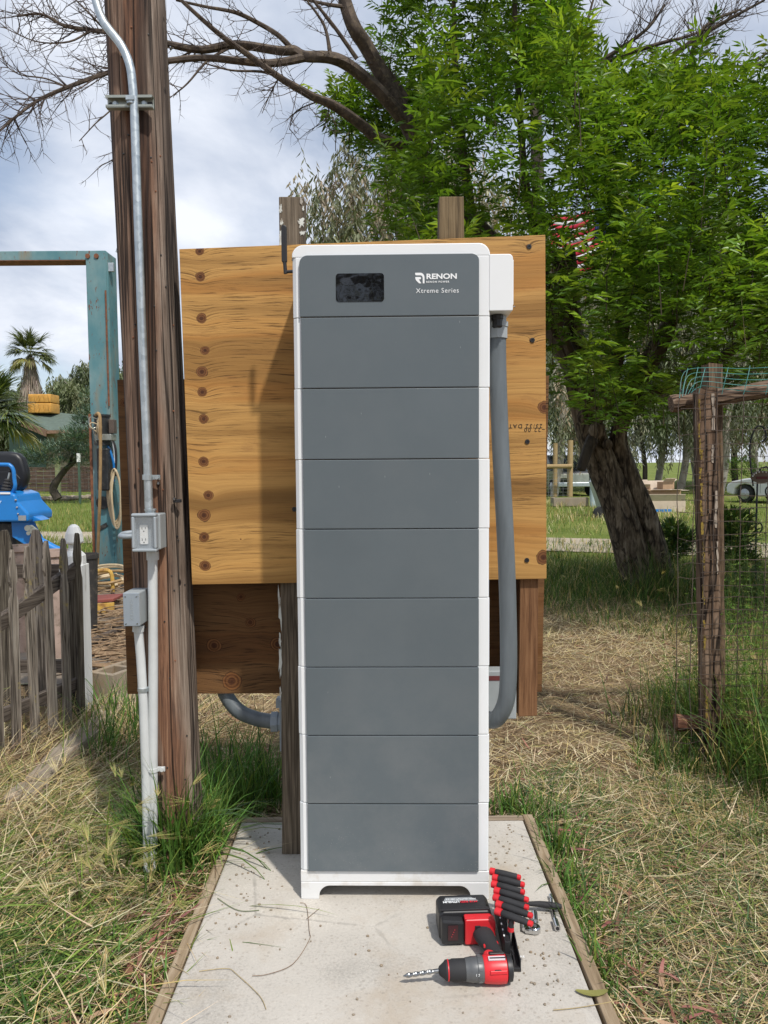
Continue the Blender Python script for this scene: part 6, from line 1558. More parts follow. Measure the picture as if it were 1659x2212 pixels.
# ---- gum trees: two crown meshes shared by all
def gum_mesh(seed, nclump, R_, H0, H1, leafL, cols, wts, strand=(.5, 1.7)):
    global g
    keep = g; g = np.random.default_rng(seed); bt = Batch()
    u = unit(g.normal(0, 1, (nclump, 3))) * (g.uniform(.25, 1, nclump) ** .5)[:, None]
    ctr = np.stack([u[:, 0] * R_, u[:, 1] * R_, (H0 + H1) / 2 + u[:, 2] * (H1 - H0) / 2], 1)
    ns = 13; P = np.repeat(ctr, ns, 0) + g.normal(0, R_ * .11, (nclump * ns, 3)); SLn = g.uniform(*strand, len(P))
    col = np.repeat(palette(nclump, cols, wts, .15), ns, 0); nl = 11
    for j in range(nl):
        t = (j + g.uniform(0, 1, len(P))) / nl
        o = P + np.stack([.15 * np.sin(t * 3 + P[:, 0] * 9), .15 * np.cos(t * 2 + P[:, 1] * 9), -t * SLn], 1)
        a = g.uniform(0, 6.28, len(P)); d = unit(np.stack([.55 * np.cos(a), .55 * np.sin(a), g.uniform(-1.3, -.5, len(P))], 1))
        bt.add(*leaf_quads(o, d, unit(g.normal(0, 1, (len(P), 3))), g.uniform(.7, 1.2, len(P)) * leafL, g.uniform(.7, 1.2, len(P)) * leafL * .24, np.clip(col * g.uniform(.7, 1.35, (len(P), 1)), 0, 1), .1))
    me = bt.mesh('gum_crown', EUC_L); g = keep
    return me, ctr
GUMC = [(.20, .225, .14), (.28, .29, .20), (.13, .16, .08), (.28, .24, .16)]
gumA = gum_mesh(1, 110, 3.7, 3.2, 12.5, .30, GUMC, [3, 2.5, 2, 1])
gumB = gum_mesh(2, 105, 3.3, 2.0, 13.5, .30, GUMC, [3, 2, 3, 1])
gumF = gum_mesh(7, 120, 3.5, 3.0, 12.5, .55, [(.16, .19, .095), (.22, .24, .13), (.10, .13, .06)], [3, 2, 2])
gumC = gum_mesh(3, 150, 2.6, 4.4, 9.0, .22, [(.22, .225, .14), (.30, .30, .21), (.14, .16, .085), (.30, .25, .17)], [3, 3, 2, 2], (.3, 1.0))
def gum_trunk(seed, ctr, H, r0, mat):
    rn = random.Random(seed); mb = MB(); p = [Vector((0, 0, -.1))]
    for k in range(7): p.append(p[-1] + Vector((rn.gauss(0, .12), rn.gauss(0, .12), H / 7)))
    sp = smooth_path(p, 3); mb.tube(sp, [r0 * (1 - .75 * i / (len(sp) - 1)) for i in range(len(sp))], 10)
    for c in ctr[::6]:
        b = p[rn.randint(2, 5)]; c = Vector(c); q = [b, b.lerp(c, .5) + Vector((rn.gauss(0, .2), rn.gauss(0, .2), .3)), c]
        sq = smooth_path(q, 4); mb.tube(sq, [r0 * .38 * (1 - .8 * i / (len(sq) - 1)) for i in range(len(sq))], 6, cap=False)
    me = mb.mesh('trunk'); me.materials.append(mat); return me
tA = gum_trunk(1, gumA[1], 10.5, .17, EUC_T); tB = gum_trunk(2, gumB[1], 11.5, .19, EUC_T); tC = gum_trunk(3, gumC[1], 7.8, .16, EUC_T); tD = gum_trunk(5, gumB[1], 11.5, .16, DARK_T)
def gum(label, px, Y, s, rz, kind, z=0, group='gum trees behind the yard'):
    me, tm = {'A': (gumA[0], tA), 'B': (gumB[0], tB), 'C': (gumC[0], tC), 'D': (gumB[0], tD), 'F': (gumF[0], tA)}[kind]
    t = thing('gum_tree', label, 'tree', (at(px, 1000, Y).x, Y, GZ + z), rz, group)
    t.scale = (s, s, s); np_obj('crown', me, t); np_obj('trunk', tm, t)
gum('slender grey-green gum tree just above the gap between the two square posts', 885, 24.0, 1.28, .4, 'C')
for k, (px, Y, s, kd, lb_) in enumerate([(1196, 34, .95, 'B', 'gum tree with drooping grey foliage just right of the plywood'), (1300, 40, 1.15, 'A', 'gum tree standing behind the leaning trunk'), (1392, 37, .8, 'D', 'dark-stemmed gum tree above the cardboard heap'), (1470, 42, 1.2, 'A', 'gum tree with hanging foliage left of the wire fence posts'),
        (1556, 36, 1.0, 'B', 'white-stemmed gum tree directly behind the gate posts'), (1640, 44, 1.3, 'A', 'gum tree rising behind the white car'), (1745, 38, 1.1, 'B', 'gum tree at the far right edge of the background'), (1090, 44, 1.1, 'A', 'gum tree hidden mostly by the plywood and the green crown'), (1250, 52, 1.4, 'B', 'farther gum tree behind the black pickup'), (1510, 54, 1.5, 'B', 'tall far gum tree filling the gap beyond the cross rail'), (1420, 48, 1.3, 'A', 'farther gum tree behind the cardboard heap'), (1590, 50, 1.35, 'D', 'dark far gum tree left of the white car')]):
    gum(lb_, px, Y, s, k * 1.7, kd)
for k, (px, Y, s, kd, lb_) in enumerate([(2, 78, .92, 'F', 'far gum tree left of the tall palm'), (116, 84, .88, 'F', 'far gum tree just right of the tall palm'), (190, 80, 1.0, 'F', 'far gum tree beside the top of the juniper'), (262, 78, 1.0, 'F', 'far gum tree behind the blue column'), (-80, 80, 1.0, 'B', 'far gum tree beyond the left edge of the yard'), (60, 90, .8, 'F', 'far low gum tree behind the house roof'), (380, 80, .75, 'A', 'far gum tree behind the utility pole')]):
    gum(lb_, px, Y, s, k * 2.3, kd, 0, 'far gum trees on the left')
# dark stem seen inside the crown
p = smooth_path([at(1178, 620, 12), at(1166, 480, 12), at(1158, 300, 12), at(1155, 120, 12), at(1152, -60, 12)], 4)
low = smooth_path([Vector((at(1120, 1000, 12).x, 12, GZ)), Vector((at(1135, 1000, 12).x, 12, 2.2)), p[0]], 4)
dt = thing('dark_stem_tree', 'dark bare stem rising inside the green crown above the plywood', 'tree', low[0])
ring_tube(low[:-1] + p, rads(low[:-1] + p, .13, .06), 10, 6).build('trunk', DARK_T, dt, smooth=True)

# ---- juniper on the left
def spray(name, label, c, blobs, n, L, W, cols, wts, mat, cat='tree', trunk=None):
    t = thing(name, label, cat, c); bt = Batch(); c = Vector(c)
    for (bx, by, bz, r) in blobs:
        k = int(n * r * r); u = unit(g.normal(0, 1, (k, 3))); rr = g.uniform(.35, 1, k) ** .5
        P = np.array([bx, by, bz]) + u * (rr * r)[:, None] * [1, 1, .62]
        lnn = np.arccos(np.clip(u[:, 2] * .6 + .35, -1, 1)); azz = np.arctan2(u[:, 1], u[:, 0]) + g.normal(0, .5, k)
        bt.add(*blade_mesh(P, g.uniform(*L, k), g.uniform(*W, k), azz, lnn, g.normal(.15, .2, k), palette(k, cols, wts, .3), 2))
    np_obj('crown', bt.mesh(name + '_crown', mat), t).location = -c
    return t
JY = 31.0
jc = gr(150, 1078); 
bl = []
rj = random.Random(3)
for (x, y, r) in [(60, 985, .55), (85, 975, .6), (112, 985, .6), (140, 975, .65), (170, 975, .6), (195, 985, .6), (175, 945, .7), (190, 900, .6), (200, 860, .55), (160, 955, .6), (120, 965, .5), (180, 920, .6), (205, 940, .6), (95, 1000, .45), (60, 1000, .4), (130, 1000, .4), (190, 1005, .45), (150, 940, .5), (215, 885, .55), (165, 990, .5), (45, 990, .35)]:
    p = at(x, y, JY + rj.uniform(-.6, .6)); bl.append((p.x, p.y, p.z, r))
jt = spray('juniper_tree', 'spreading blue-green juniper with a crooked stem left of the blue column', (jc.x, JY, GZ), bl, 1500, (.10, .26), (.02, .05), [(.13, .20, .14), (.19, .27, .20), (.075, .12, .08), (.22, .24, .14)], [3, 2.5, 2, 1], CEDAR_L)
MB().tube(smooth_path([at(126, 1078, JY), at(115, 1058, JY), at(122, 1040, JY), at(138, 1018, JY), at(155, 1002, JY), at(172, 985, JY)], 5), [.19 - .005 * i for i in range(26)], 10, wob=.1, rn=random.Random(1)).build('trunk', DARK_T, jt, smooth=True)
MB().tube(smooth_path([at(150, 1002, JY), at(165, 960, JY), at(185, 900, JY)], 4), .06, 7).build('branch', DARK_T, jt, smooth=True)

# ---- palms
def fan(bt, base, d, size, cols, nseg=26, spreadA=2.5, droop=.25):
    """one fan leaf: pleated segments radiating from the end of the stalk"""
    d = np.array(d) / np.linalg.norm(d); up = np.array([0, 0, 1.0]); s = np.cross(d, up); s /= np.linalg.norm(s) + 1e-9; n = np.cross(s, d)
    a = np.linspace(-spreadA / 2, spreadA / 2, nseg) + g.normal(0, .03, nseg)
    D = unit(np.cos(a)[:, None] * d + np.sin(a)[:, None] * s)
    L = size * (.72 + .28 * np.cos(a)) * g.uniform(.85, 1.1, nseg)
    az = np.arctan2(D[:, 1], D[:, 0]); ln = np.arccos(np.clip(D[:, 2], -1, 1))
    bt.add(*blade_mesh(np.repeat([base], nseg, 0) + n * g.normal(0, .02, (nseg, 1)), L, np.full(nseg, size * .075), az, ln, np.full(nseg, droop) * g.uniform(.4, 1.3, nseg), palette(nseg, cols, [1] * len(cols), .2), 4, None, 1.2))
def palm(name, label, base, H, R_, nf, skirt, cols, lean=0):
    t = thing(name, label, 'palm', base); b = Vector(base); bt = Batch(); top = np.array([base[0] + lean, base[1], base[2] + H])
    for k in range(nf):
        az = k * 2.4 + g.normal(0, .2); el = g.uniform(-.55, 1.35); st = R_ * g.uniform(.35, .6)
        d = np.array([math.cos(az) * math.cos(el), math.sin(az) * math.cos(el), math.sin(el)]); e = top + d * st
        bt.add(*blade_mesh(np.array([top]), np.array([st * 1.05]), np.array([.05]), np.array([az]), np.array([math.pi / 2 - el]), np.array([0.03]), palette(1, [(.2, .22, .07)], [1]), 3))
        fan(bt, e, d + np.array([0, 0, -.15]), R_ * g.uniform(.5, .68), cols if el > -.25 else [(.28, .26, .08), (.22, .22, .07)])
    np_obj('fronds', bt.mesh(name + '_fronds', PALM_L), t).location = -b
    if skirt:
        bt = Batch(); n = 1500; a = g.uniform(0, 6.28, n); z = g.uniform(0, 1, n); rr = (.32 + .50 * np.sin(np.clip(1 - z, 0, 1) * 2.3)) * R_ * .42 + g.normal(0, .05, n)
        P = np.stack([top[0] + rr * np.cos(a), top[1] + rr * np.sin(a), top[2] - .1 - (1 - z) * 0 - z * 0 - g.uniform(0, 1, n) * skirt], 1)
        f = (top[2] - P[:, 2]) / skirt; rad = R_ * (.12 + .30 * np.clip(f * 1.4, 0, 1))
        P[:, 0] = top[0] + rad * np.cos(a) * g.uniform(.75, 1.05, n); P[:, 1] = top[1] + rad * np.sin(a) * g.uniform(.75, 1.05, n)
        bt.add(*blade_mesh(P, g.uniform(.5, 1.2, n), g.uniform(.04, .10, n), a, g.uniform(2.75, 3.1, n), g.normal(0, .04, n), palette(n, [(.34, .28, .23), (.26, .20, .16), (.42, .36, .29), (.17, .13, .10)], [3, 3, 2, 1]), 3))
        np_obj('dead_frond_skirt', bt.mesh(name + '_skirt', THATCH), t).location = -b
    MB().tube(smooth_path([Vector(base), Vector((base[0] + lean * .5, base[1], base[2] + H * .5)), Vector(top)], 4), .22 if skirt else .16, 10).build('trunk', DARK_T, t, smooth=True)
    return t
pb = at(73, 1000, 66)
palm('fan_palm', 'tall fan palm with a skirt of dead fronds above the house roof', (pb.x, 66, GZ), at(73, 768, 66).z - GZ, 2.3, 46, 5.2, [(.13, .16, .055), (.09, .12, .04), (.19, .21, .08)])
pb = at(-22, 1000, 22)
palm('young_fan_palm', 'young fan palm with broad dark fronds at the left edge', (pb.x, 22, GZ), at(-22, 900, 22).z - GZ, 1.55, 34, 0, [(.08, .12, .03), (.05, .085, .02), (.16, .19, .05)])
fb = Batch()

# ---- house, wrapped chimney, board fence, posts
HYY = 52.0
hs = thing('green_roofed_house', 'low house with a green felt roof and brown fascia under the palm', 'house', gr(110, 1040))
def hp(x, y, dy=0): return at(x, y, HYY + dy)
e0, e1, e2 = hp(33, 901, 1.5), hp(102, 930, 0), hp(330, 926, 0)
r0, r1 = hp(66, 884, 5), hp(330, 915, 5)
MB().add([e0, e1, e2, r1, r0] + [v - Vector((0, 0, .12)) for v in (e0, e1, e2, r1, r0)], [(0, 1, 2, 3, 4), (9, 8, 7, 6, 5), (0, 5, 6, 1), (1, 6, 7, 2), (2, 7, 8, 3), (3, 8, 9, 4), (4, 9, 5, 0)]).build('roof', ROOF, hs)
r2 = r0 + Vector((-7, 3, -2.4)); r3 = e0 + Vector((-7, -1, -1.0))
MB().add([r0, r2, r3, e0], [(0, 1, 2, 3)]).build('far_roof_slope', ROOF, hs)
MB().bar(e0 - Vector((0, .1, .2)), e1 - Vector((0, .1, .2)), .12, .42).build('fascia', FASCIA, hs)
MB().bar(e1 - Vector((0, .08, .1)), e2 - Vector((0, .08, .1)), .1, .22).build('eave_board', FASCIA, hs)
MB().add([hp(20, 905, 1), hp(100, 934, 1), hp(100, 1010, 1), hp(20, 1010, 1)], [(0, 1, 2, 3)]).build('gable_wall', WALL_D, hs)
MB().add([hp(100, 932, 1.2), hp(330, 930, 1.2), hp(330, 1030, 1.2), hp(100, 1030, 1.2)], [(0, 1, 2, 3)]).build('side_wall', WALL_T, hs)
MB().b2(tuple(hp(38, 914, .8)), tuple(Vector(hp(42, 908, .8)) + Vector((0, .1, 0)))).build('wall_lamp', OUTLET_W, hs)
MB().b2((hp(155, 905, 2).x, HYY + 2, hp(155, 905, 2).z), (hp(161, 899, 2).x, HYY + 2.6, hp(161, 899, 2).z)).build('roof_vent', DARK_M, hs)
ch = thing('wrapped_chimney', 'square chimney wrapped in ochre sheeting on the green roof', 'chimney', tuple(hp(86, 893, 4)))
for (y0, y1, x0, x1) in ((851, 869.5, 61, 109), (870.5, 892, 60, 110)):
    a, b = hp(x0, y1, 3.2), hp(x1, y0, 3.2)
    o = MB().b2((a.x, HYY + 3.2, a.z), (b.x, HYY + 4.7, b.z)).build('wrapped_section', WRAP, ch, bevel=.05, seg=3)
    o.data.polygons.foreach_set('use_smooth', [True] * len(o.data.polygons))
    for k in range(5): MB().tube([Vector((a.x + (b.x - a.x) * (k + .5) / 5 + .08 * math.sin(k * 2.1), HYY + 3.18, a.z + .05)), Vector((a.x + (b.x - a.x) * (k + .6) / 5, HYY + 3.16, (a.z + b.z) / 2)), Vector((a.x + (b.x - a.x) * (k + .45) / 5, HYY + 3.18, b.z - .08))], .03, 6).build('wrap_fold', WRAP, o, smooth=True)
BFY = 44.0
bfz = gr(120, 1054)
bf = thing('board_fence', 'dark weathered board fence below the juniper', 'fence', (bfz.x, BFY, GZ))
rb_ = random.Random(2)
xa, xb, xc = at(-40, 1030, BFY).x, at(148, 1030, BFY).x, at(330, 1030, BFY).x
for k in range(6):
    z0 = GZ + .04 + k * .235; MB().b2((xa, BFY + rb_.uniform(-.02, .02), z0), (xb, BFY + .05, z0 + .215)).build('plank', PLANK, bf)
x = xb + .02
while x < xc:
    w_ = rb_.uniform(.13, .17); MB().b2((x, BFY + .06, GZ), (x + w_, BFY + .1, GZ + 1.45 + rb_.uniform(-.05, .03))).build('board', PLANK, bf); x += w_ + .015
for x_ in (xa, xb, (xa + xb) / 2): MB().b2((x_ - .06, BFY + .051, GZ), (x_ + .06, BFY + .16, GZ + 1.5)).build('fence_post', PLANK, bf)
gp = at(123, 1020, 36); o = MB().b2((gp.x - .1, 36, GZ), (gp.x + .1, 36.2, at(123, 985, 36).z)).build('mossy_post', plain('mossy_wood', (.20, .22, .11), .9, var=.3), bevel=.02); tag(o, 'pale green mossy post in front of the board fence', 'post')
tpz = at(172, 1070, 30)
tpo = thing('steel_fence_post', 'dark green steel post with a white tip beside the blue column', 'post', (tpz.x, 30, GZ))
MB().b2((tpz.x - .04, 30, GZ), (tpz.x + .04, 30.04, at(172, 998, 30).z)).build('stake', GREEN_P, tpo); MB().b2((tpz.x - .06, 29.98, at(172, 998, 30).z + .001), (tpz.x + .06, 30.06, at(172, 979, 30).z)).build('white_tip', OUTLET_W, tpo)
wf = MB()
for k in range(8): wf.tube([(xa, 33, GZ + .15 + k * .16), (at(330, 1000, 33).x, 33, GZ + .15 + k * .16)], .006, 3, cap=False)
x = at(-20, 1000, 33).x
while x < at(330, 1000, 33).x: wf.tube([(x, 33, GZ), (x, 33, GZ + 1.35)], .006, 3, cap=False); x += .32
o = wf.build('field_wire', WIRE_G); tag(o, 'square wire field fence in front of the dark board fence', 'wire fence', kind='stuff')
q = gr(157, 1047); o = MB().ball((q.x, q.y, GZ + .2), .42, 12, (.7, .5, .9)).build('pale_boulder', plain('pale_stone', (.5, .46, .38), .9, var=.2, bump=.3), smooth=True); tag(o, 'small pale boulder in the grass before the board fence', 'boulder')
rr_ = random.Random(13)
rs_ = thing('stone_row', 'low row of grey stones edging the meadow under the juniper', 'stones', gr(130, 1082))
for k in range(22):
    q = gr(40 + k * 8 + rr_.uniform(-3, 3), 1080 + rr_.uniform(-3, 3)); r = rr_.uniform(.12, .22)
    MB().ball((q.x, q.y, GZ + r * .4), r, 8, (1.3, .9, .7)).build('stone', CMU, rs_, smooth=True)
# spiky yucca right of the gate posts
yk = gr(1585, 1046); yt = thing('yucca_plant', 'spiky bright green yucca seen through the wire netting', 'plant', (yk.x, yk.y, GZ))
bt = Batch(); n = 90; P = np.repeat([[yk.x, yk.y, GZ + .55]], n, 0) + g.normal(0, .06, (n, 3))
bt.add(*blade_mesh(P, g.uniform(.5, .85, n), np.full(n, .055), g.uniform(0, 6.28, n), g.uniform(0, 1.9, n), g.normal(.08, .05, n), palette(n, [(.16, .26, .05), (.10, .18, .03), (.24, .32, .08)], [2, 1, 1]), 3))
np_obj('blades', bt.mesh('yucca_blades', GRASS), yt).location = (-yk.x, -yk.y, -GZ)
MB().tube([(yk.x, yk.y, GZ), (yk.x, yk.y, GZ + .55)], .08, 8).build('stem', DARK_T, yt, smooth=True)
# low bush behind it
for (px, py, Y, r, nm, lb_) in ((1605, 1020, 34, .9, 'round_shrub', 'low leafy shrub beside the yucca'), (1440, 1190, 10.5, .24, 'leafy_shrub', 'dark green bramble right of the leaning trunk'), (1585, 1190, 8.5, .3, 'leafy_shrub', 'dark green bush behind the netting below the white car')):
    c = at(px, py, Y); spray(nm, lb_, (c.x, Y, GZ), [(c.x + g.normal(0, r * .5), Y + g.normal(0, r * .5), max(c.z + g.normal(0, r * .5), .1), r * .7) for _ in range(6)], 1400 / (r * r) * .35, (.06 * (1 + r), .13 * (1 + r)), (.02, .045), [G_MID, G_DEEP, G_OLV], [3, 2, 1], GRASS, 'shrub')

# ---- trees behind the photographer, seen only as reflections in the display and the panels
gum('gum tree standing behind the photographer on the left', -1200, 14, .75, 1.0, 'A', 0, 'gum trees behind the photographer')
bpy.data.objects[[o.name for o in bpy.data.objects if o.get('label') == 'gum tree standing behind the photographer on the left'][0]].location = (-7.5, -15, GZ)
gum('gum tree standing behind the photographer straight back', -1200, 14, .7, 2.0, 'B', 0, 'gum trees behind the photographer')
bpy.data.objects[[o.name for o in bpy.data.objects if o.get('label') == 'gum tree standing behind the photographer straight back'][0]].location = (3.5, -19, GZ)
palm('garden_palm', 'fan palm standing behind the photographer', (-1.6, -11.5, GZ), 4.6, 2.2, 36, 0, [(.08, .12, .03), (.05, .085, .02), (.16, .19, .05)])
# ================================================================== TOOLS ON THE PAD
c0 = gr(1068, 2092, 0.040)
dr = thing('cordless_drill', 'red and black cordless drill with a long bit lying on the pad', 'drill', (c0.x, c0.y, 0.0), R(2.5))
ZA = .0395
def lx(prof, nm, mat, n=22, par=dr, cy=0.0, cz=ZA, sm=True, bev=0):
    return MB().lathe(prof, (0, cy, cz), (-1, 0, 0), n).build(nm, mat, par, local=True, smooth=sm, bevel=bev)
body = lx([(.030, -.034), (.0375, -.030), (.0385, -.012), (.0370, .010), (.0355, .028), (.033, .032)], 'motor_housing', RED_PL)
lx([(.024, -.050), (.033, -.047), (.0355, -.036), (.0352, -.0335)], 'rear_cap', BLACK_PL)
for k, a in enumerate((20, 75, 130)):
    d = Vector((0, -math.cos(R(a)), math.sin(R(a))))
    MB().box(Vector((.006, 0, ZA)) + d * .0375, (.048, .010, .006), Matrix.Rotation(R(90 - a), 3, 'X')).build('housing_ridge', RED_PL if k != 1 else BLACK_PL, body, local=True, bevel=.002)
lb_ = MB().box((.004, -.0115, ZA + .0372), (.046, .013, .003), Matrix.Rotation(R(17), 3, 'X')).build('side_label', plain('pale_label', (.6, .52, .54), .4, var=.05), body, local=True)
MB().box((.008, .012, ZA + .0365), (.042, .018, .006), Matrix.Rotation(R(-18), 3, 'X')).build('gear_switch', BLACK_PL, body, local=True, bevel=.002)
MB().box((.004, -.034, ZA + .012), (.018, .004, .014)).build('mode_window', BLACK_PL, body, local=True, bevel=.001)
clutch = lx([(.033, .0322), (.0345, .036), (.0345, .048), (.0325, .050), (.0325, .066), (.0315, .068), (.0295, .082)], 'clutch_ring', GREY_PL, 24)
for k in range(12):
    a = R(k * 30); MB().bar((-.037, .0345 * math.cos(a), ZA + .0345 * math.sin(a)), (-.047, .0345 * math.cos(a), ZA + .0345 * math.sin(a)), .004, .002, (0, math.cos(a), math.sin(a))).build('clutch_rib', GREY_PL, clutch, local=True)
text_obj('1 2', 'clutch_numbers', INK_W, clutch, (-.058, -.0335, ZA + .002), .010, (R(90), 0, 0))
ck_ = lx([(.0285, .0822), (.0285, .118), (.0265, .122), (.0265, .136), (.020, .142), (.011, .154), (.006, .156)], 'chuck', BLACK_RUB)
lx([(.0268, .128), (.0276, .1285), (.0276, .131), (.0268, .1315)], 'chuck_ring', RED_PL, par=ck_)
def bit():
    mb = MB(); n, m = 46, 10; vs = []
    for i in range(n):
        x = -.156 - .098 * i / (n - 1); tw_ = i * .36; k = 1 if i < n - 5 else (n - 1 - i) / 5 + .12
        for j in range(m):
            a = 2 * math.pi * j / m; r = (.0066 if i > 7 else .0055) * k * ((.62 + .38 * abs(math.cos(a))) if i > 7 else 1)
            vs.append((x, r * math.cos(a + tw_), ZA - .012 * i / (n - 1) + r * math.sin(a + tw_)))
    fs = [(i * m + j, i * m + (j + 1) % m, (i + 1) * m + (j + 1) % m, (i + 1) * m + j) for i in range(n - 1) for j in range(m)] + [tuple(range(m)), tuple((n - 1) * m + j for j in range(m))]
    mb.add(vs, fs); return mb.build('drill_bit', STEEL, dr, local=True, smooth=True)
bit()
hp_ = smooth_path([(.004, .015, ZA), (.010, .050, ZA), (.009, .085, ZA), (.003, .120, ZA), (-.004, .155, ZA), (-.006, .175, ZA)], 5)
hm = MB().tube(hp_, [.030 - .006 * math.sin(min(1, i / 18) * math.pi) for i in range(len(hp_))], 14)
hm.v = [(v[0], v[1], ZA + (v[2] - ZA) * .80) for v in hm.v]
hnd = hm.build('grip', BLACK_RUB, dr, smooth=True, local=True)
MB().prism([Vector(q) for q in ((-.030, .028, ZA - .014), (-.020, .052, ZA - .014), (-.008, .060, ZA - .014), (.030, .040, ZA - .014), (.032, .024, ZA - .014))], (0, 0, .034)).build('trigger_guard', RED_PL, dr, local=True, bevel=.006, seg=3)
MB().box((-.027, .047, ZA), (.016, .022, .022)).build('trigger', BLACK_PL, dr, local=True, bevel=.006, seg=3)
for q in ((-.013, .085, ZA + .010), (.027, .100, ZA + .008)): MB().ball(q, .006, 8, (.6, 1.4, .8)).build('grip_accent', RED_PL, hnd, local=True, smooth=True)
ft = MB().prism([Vector((x, .158, z)) for x, z in ((-.058, .006), (.030, .006), (.034, .02), (.034, .074), (.022, .084), (-.058, .084))], (0, .034, 0)).build('red_foot', RED_PL, dr, local=True, bevel=.005, seg=3)
MB().box((-.020, .1565, .046), (.016, .004, .040)).build('latch_slot', BLACK_PL, ft, local=True, bevel=.001)
MB().box((-.044, .170, .0855), (.030, .020, .005)).build('release_button', RED_PL, ft, local=True, bevel=.002)
bat = MB().prism([Vector((x, .1925, z)) for x, z in ((-.130, .004), (.022, .004), (.030, .014), (.030, .076), (.018, .090), (-.120, .090), (-.132, .078), (-.132, .012))], (0, .092, 0)).build('battery_pack', BLACK_PL, dr, local=True, bevel=.006, seg=3)
MB().prism([Vector(q) for q in ((-.128, .160, .008), (-.060, .160, .008), (-.060, .160, .076), (-.128, .160, .082))], (0, .034, 0)).build('battery_front', BLACK_PL, bat, local=True, bevel=.006)
MB().box((-.051, .203, .0915), (.150, .013, .006)).build('battery_ridge', BLACK_PL, bat, local=True, bevel=.002)
MB().prism([Vector(q) for q in ((-.112, .246, .0903), (-.104, .266, .0903), (-.024, .266, .0903), (-.004, .246, .0903))], (0, 0, .0012)).build('silver_label', LABEL_G, bat, local=True)
zt_ = .0912
def up_text(s, x, y, size, mat, bold=0.0): return text_obj(s, 'battery_lettering', mat, bat, (x, y, zt_ + .0006), size, (0, 0, R(180)), bold=bold, depth=.0002)
up_text('M18', -.008, .246, .0135, INK_R, .0004); up_text('RED', -.036, .246, .0135, INK_R, .0004); up_text('LITHIUM', -.063, .246, .0135, INK_W, .0004)
up_text('HIGH OUTPUT HD12.0', -.010, .2595, .0092, INK_W)
MB().box((-.094, .1585, .045), (.030, .002, .045)).build('fuel_gauge', plain('dark_red_panel', (.05, .015, .018), .4, var=.2), bat, local=True)
for k in range(4): MB().ball((-.098 + .003 * k, .1575, .034 + k * .007), .0014, 6).build('gauge_dot', INK_R, bat, local=True)

# ---- T-handle hex keys in their stand
n0, n1 = gr(1110, 2100, 0.0), gr(1084, 1985, 0.0)
sd = (n1 - n0); sL = sd.length; ang = math.atan2(sd.y, sd.x)
stn = thing('hex_key_stand', 'black plastic stand with white size marks that holds the hex keys', 'tool stand', (n0.x, n0.y, 0), ang)
# local x runs away from the viewer along the row, local y points left
MB().b2((0, -.021, 0), (sL + .03, .021, .012)).build('base', BLACK_PL, stn, local=True, bevel=.002)
MB().b2((.045, .004, .0122), (sL + .03, .020, .060)).build('hole_rail', BLACK_PL, stn, local=True, bevel=.002)
for y_ in (-.019, -.002): MB().b2((.002, y_ - .0015, .0122), (.05, y_ + .0015, .034)).build('end_rib', BLACK_PL, stn, local=True)
MB().prism([Vector(q) for q in ((.045, -.021, .0122), (sL + .03, -.021, .0122), (sL + .03, -.021, .05), (.055, -.021, .03))], (0, .003, 0)).build('side_wall', BLACK_PL, stn, local=True)
text_obj('SAE', 'stand_lettering', INK_W, stn, (.046, -.018, .0126), .013, (0, 0, R(-90)), depth=.0002)
KEYN = ['nearest', 'second nearest', 'third nearest', 'fourth nearest', 'fifth nearest', 'sixth nearest', 'farthest']
def hexkey():
    o = thing('hex_key', 'x', 'hex key')
    L = .088
    MB().lathe([(.0075, -.028), (.0098, -.024), (.0105, .0), (.0092, .040), (.0080, .046)], (0, 0, .105), (1, 0, 0), 12).build('handle', BLACK_RUB, o, local=True, smooth=True)
    MB().lathe([(.0075, -.046), (.0108, -.044), (.0108, -.0285), (.0090, -.0275)], (0, 0, .105), (1, 0, 0), 12).build('red_end', RED_PL, o, local=True, smooth=True)
    MB().lathe([(.0082, .0462), (.0086, .048), (.0080, .056), (.005, .058)], (0, 0, .105), (1, 0, 0), 12).build('red_end', RED_PL, o, local=True, smooth=True)
    MB().lathe([(.0072, 0), (.0072, .024)], (0, 0, .072), (0, 0, 1), 12).build('neck', BLACK_RUB, o, local=True, smooth=True)
    MB().lathe([(.0084, 0), (.0088, .003), (.0080, .012)], (0, 0, .061), (0, 0, 1), 12).build('collar', RED_PL, o, local=True, smooth=True)
    MB().lathe([(.0036, 0), (.0036, .055)], (0, 0, .006), (0, 0, 1), 6).build('shaft', STEEL, o, local=True)
    return o
k0 = hexkey()
for i in range(7):
    o = k0 if i == 0 else copy_tree(k0)
    t = (i + .5) / 7; s = 1.14 - .03 * i
    q = Vector((n0.x, n0.y, 0)) + sd.normalized() * (.060 + (sL - .05) * t) + Vector((-sd.y, sd.x, 0)).normalized() * (-.004 if i % 2 else .0015) * 1.0
    o.location = (q.x, q.y, .0135 + .003 * i); o.rotation_euler = (R(-3), R(2), R(-33 + 2 * i)); o.scale = (s, s, .98 + .02 * i)
    o['label'] = f'{KEYN[i]} black T-handle hex key with red ends in the stand'; o['group'] = 'T-handle hex keys'
    MB().b2((.060 + (sL - .05) * t - .004, .0155, .0602), (.060 + (sL - .05) * t + .004, .0195, .0606)).build('size_mark', INK_W, stn, local=True)

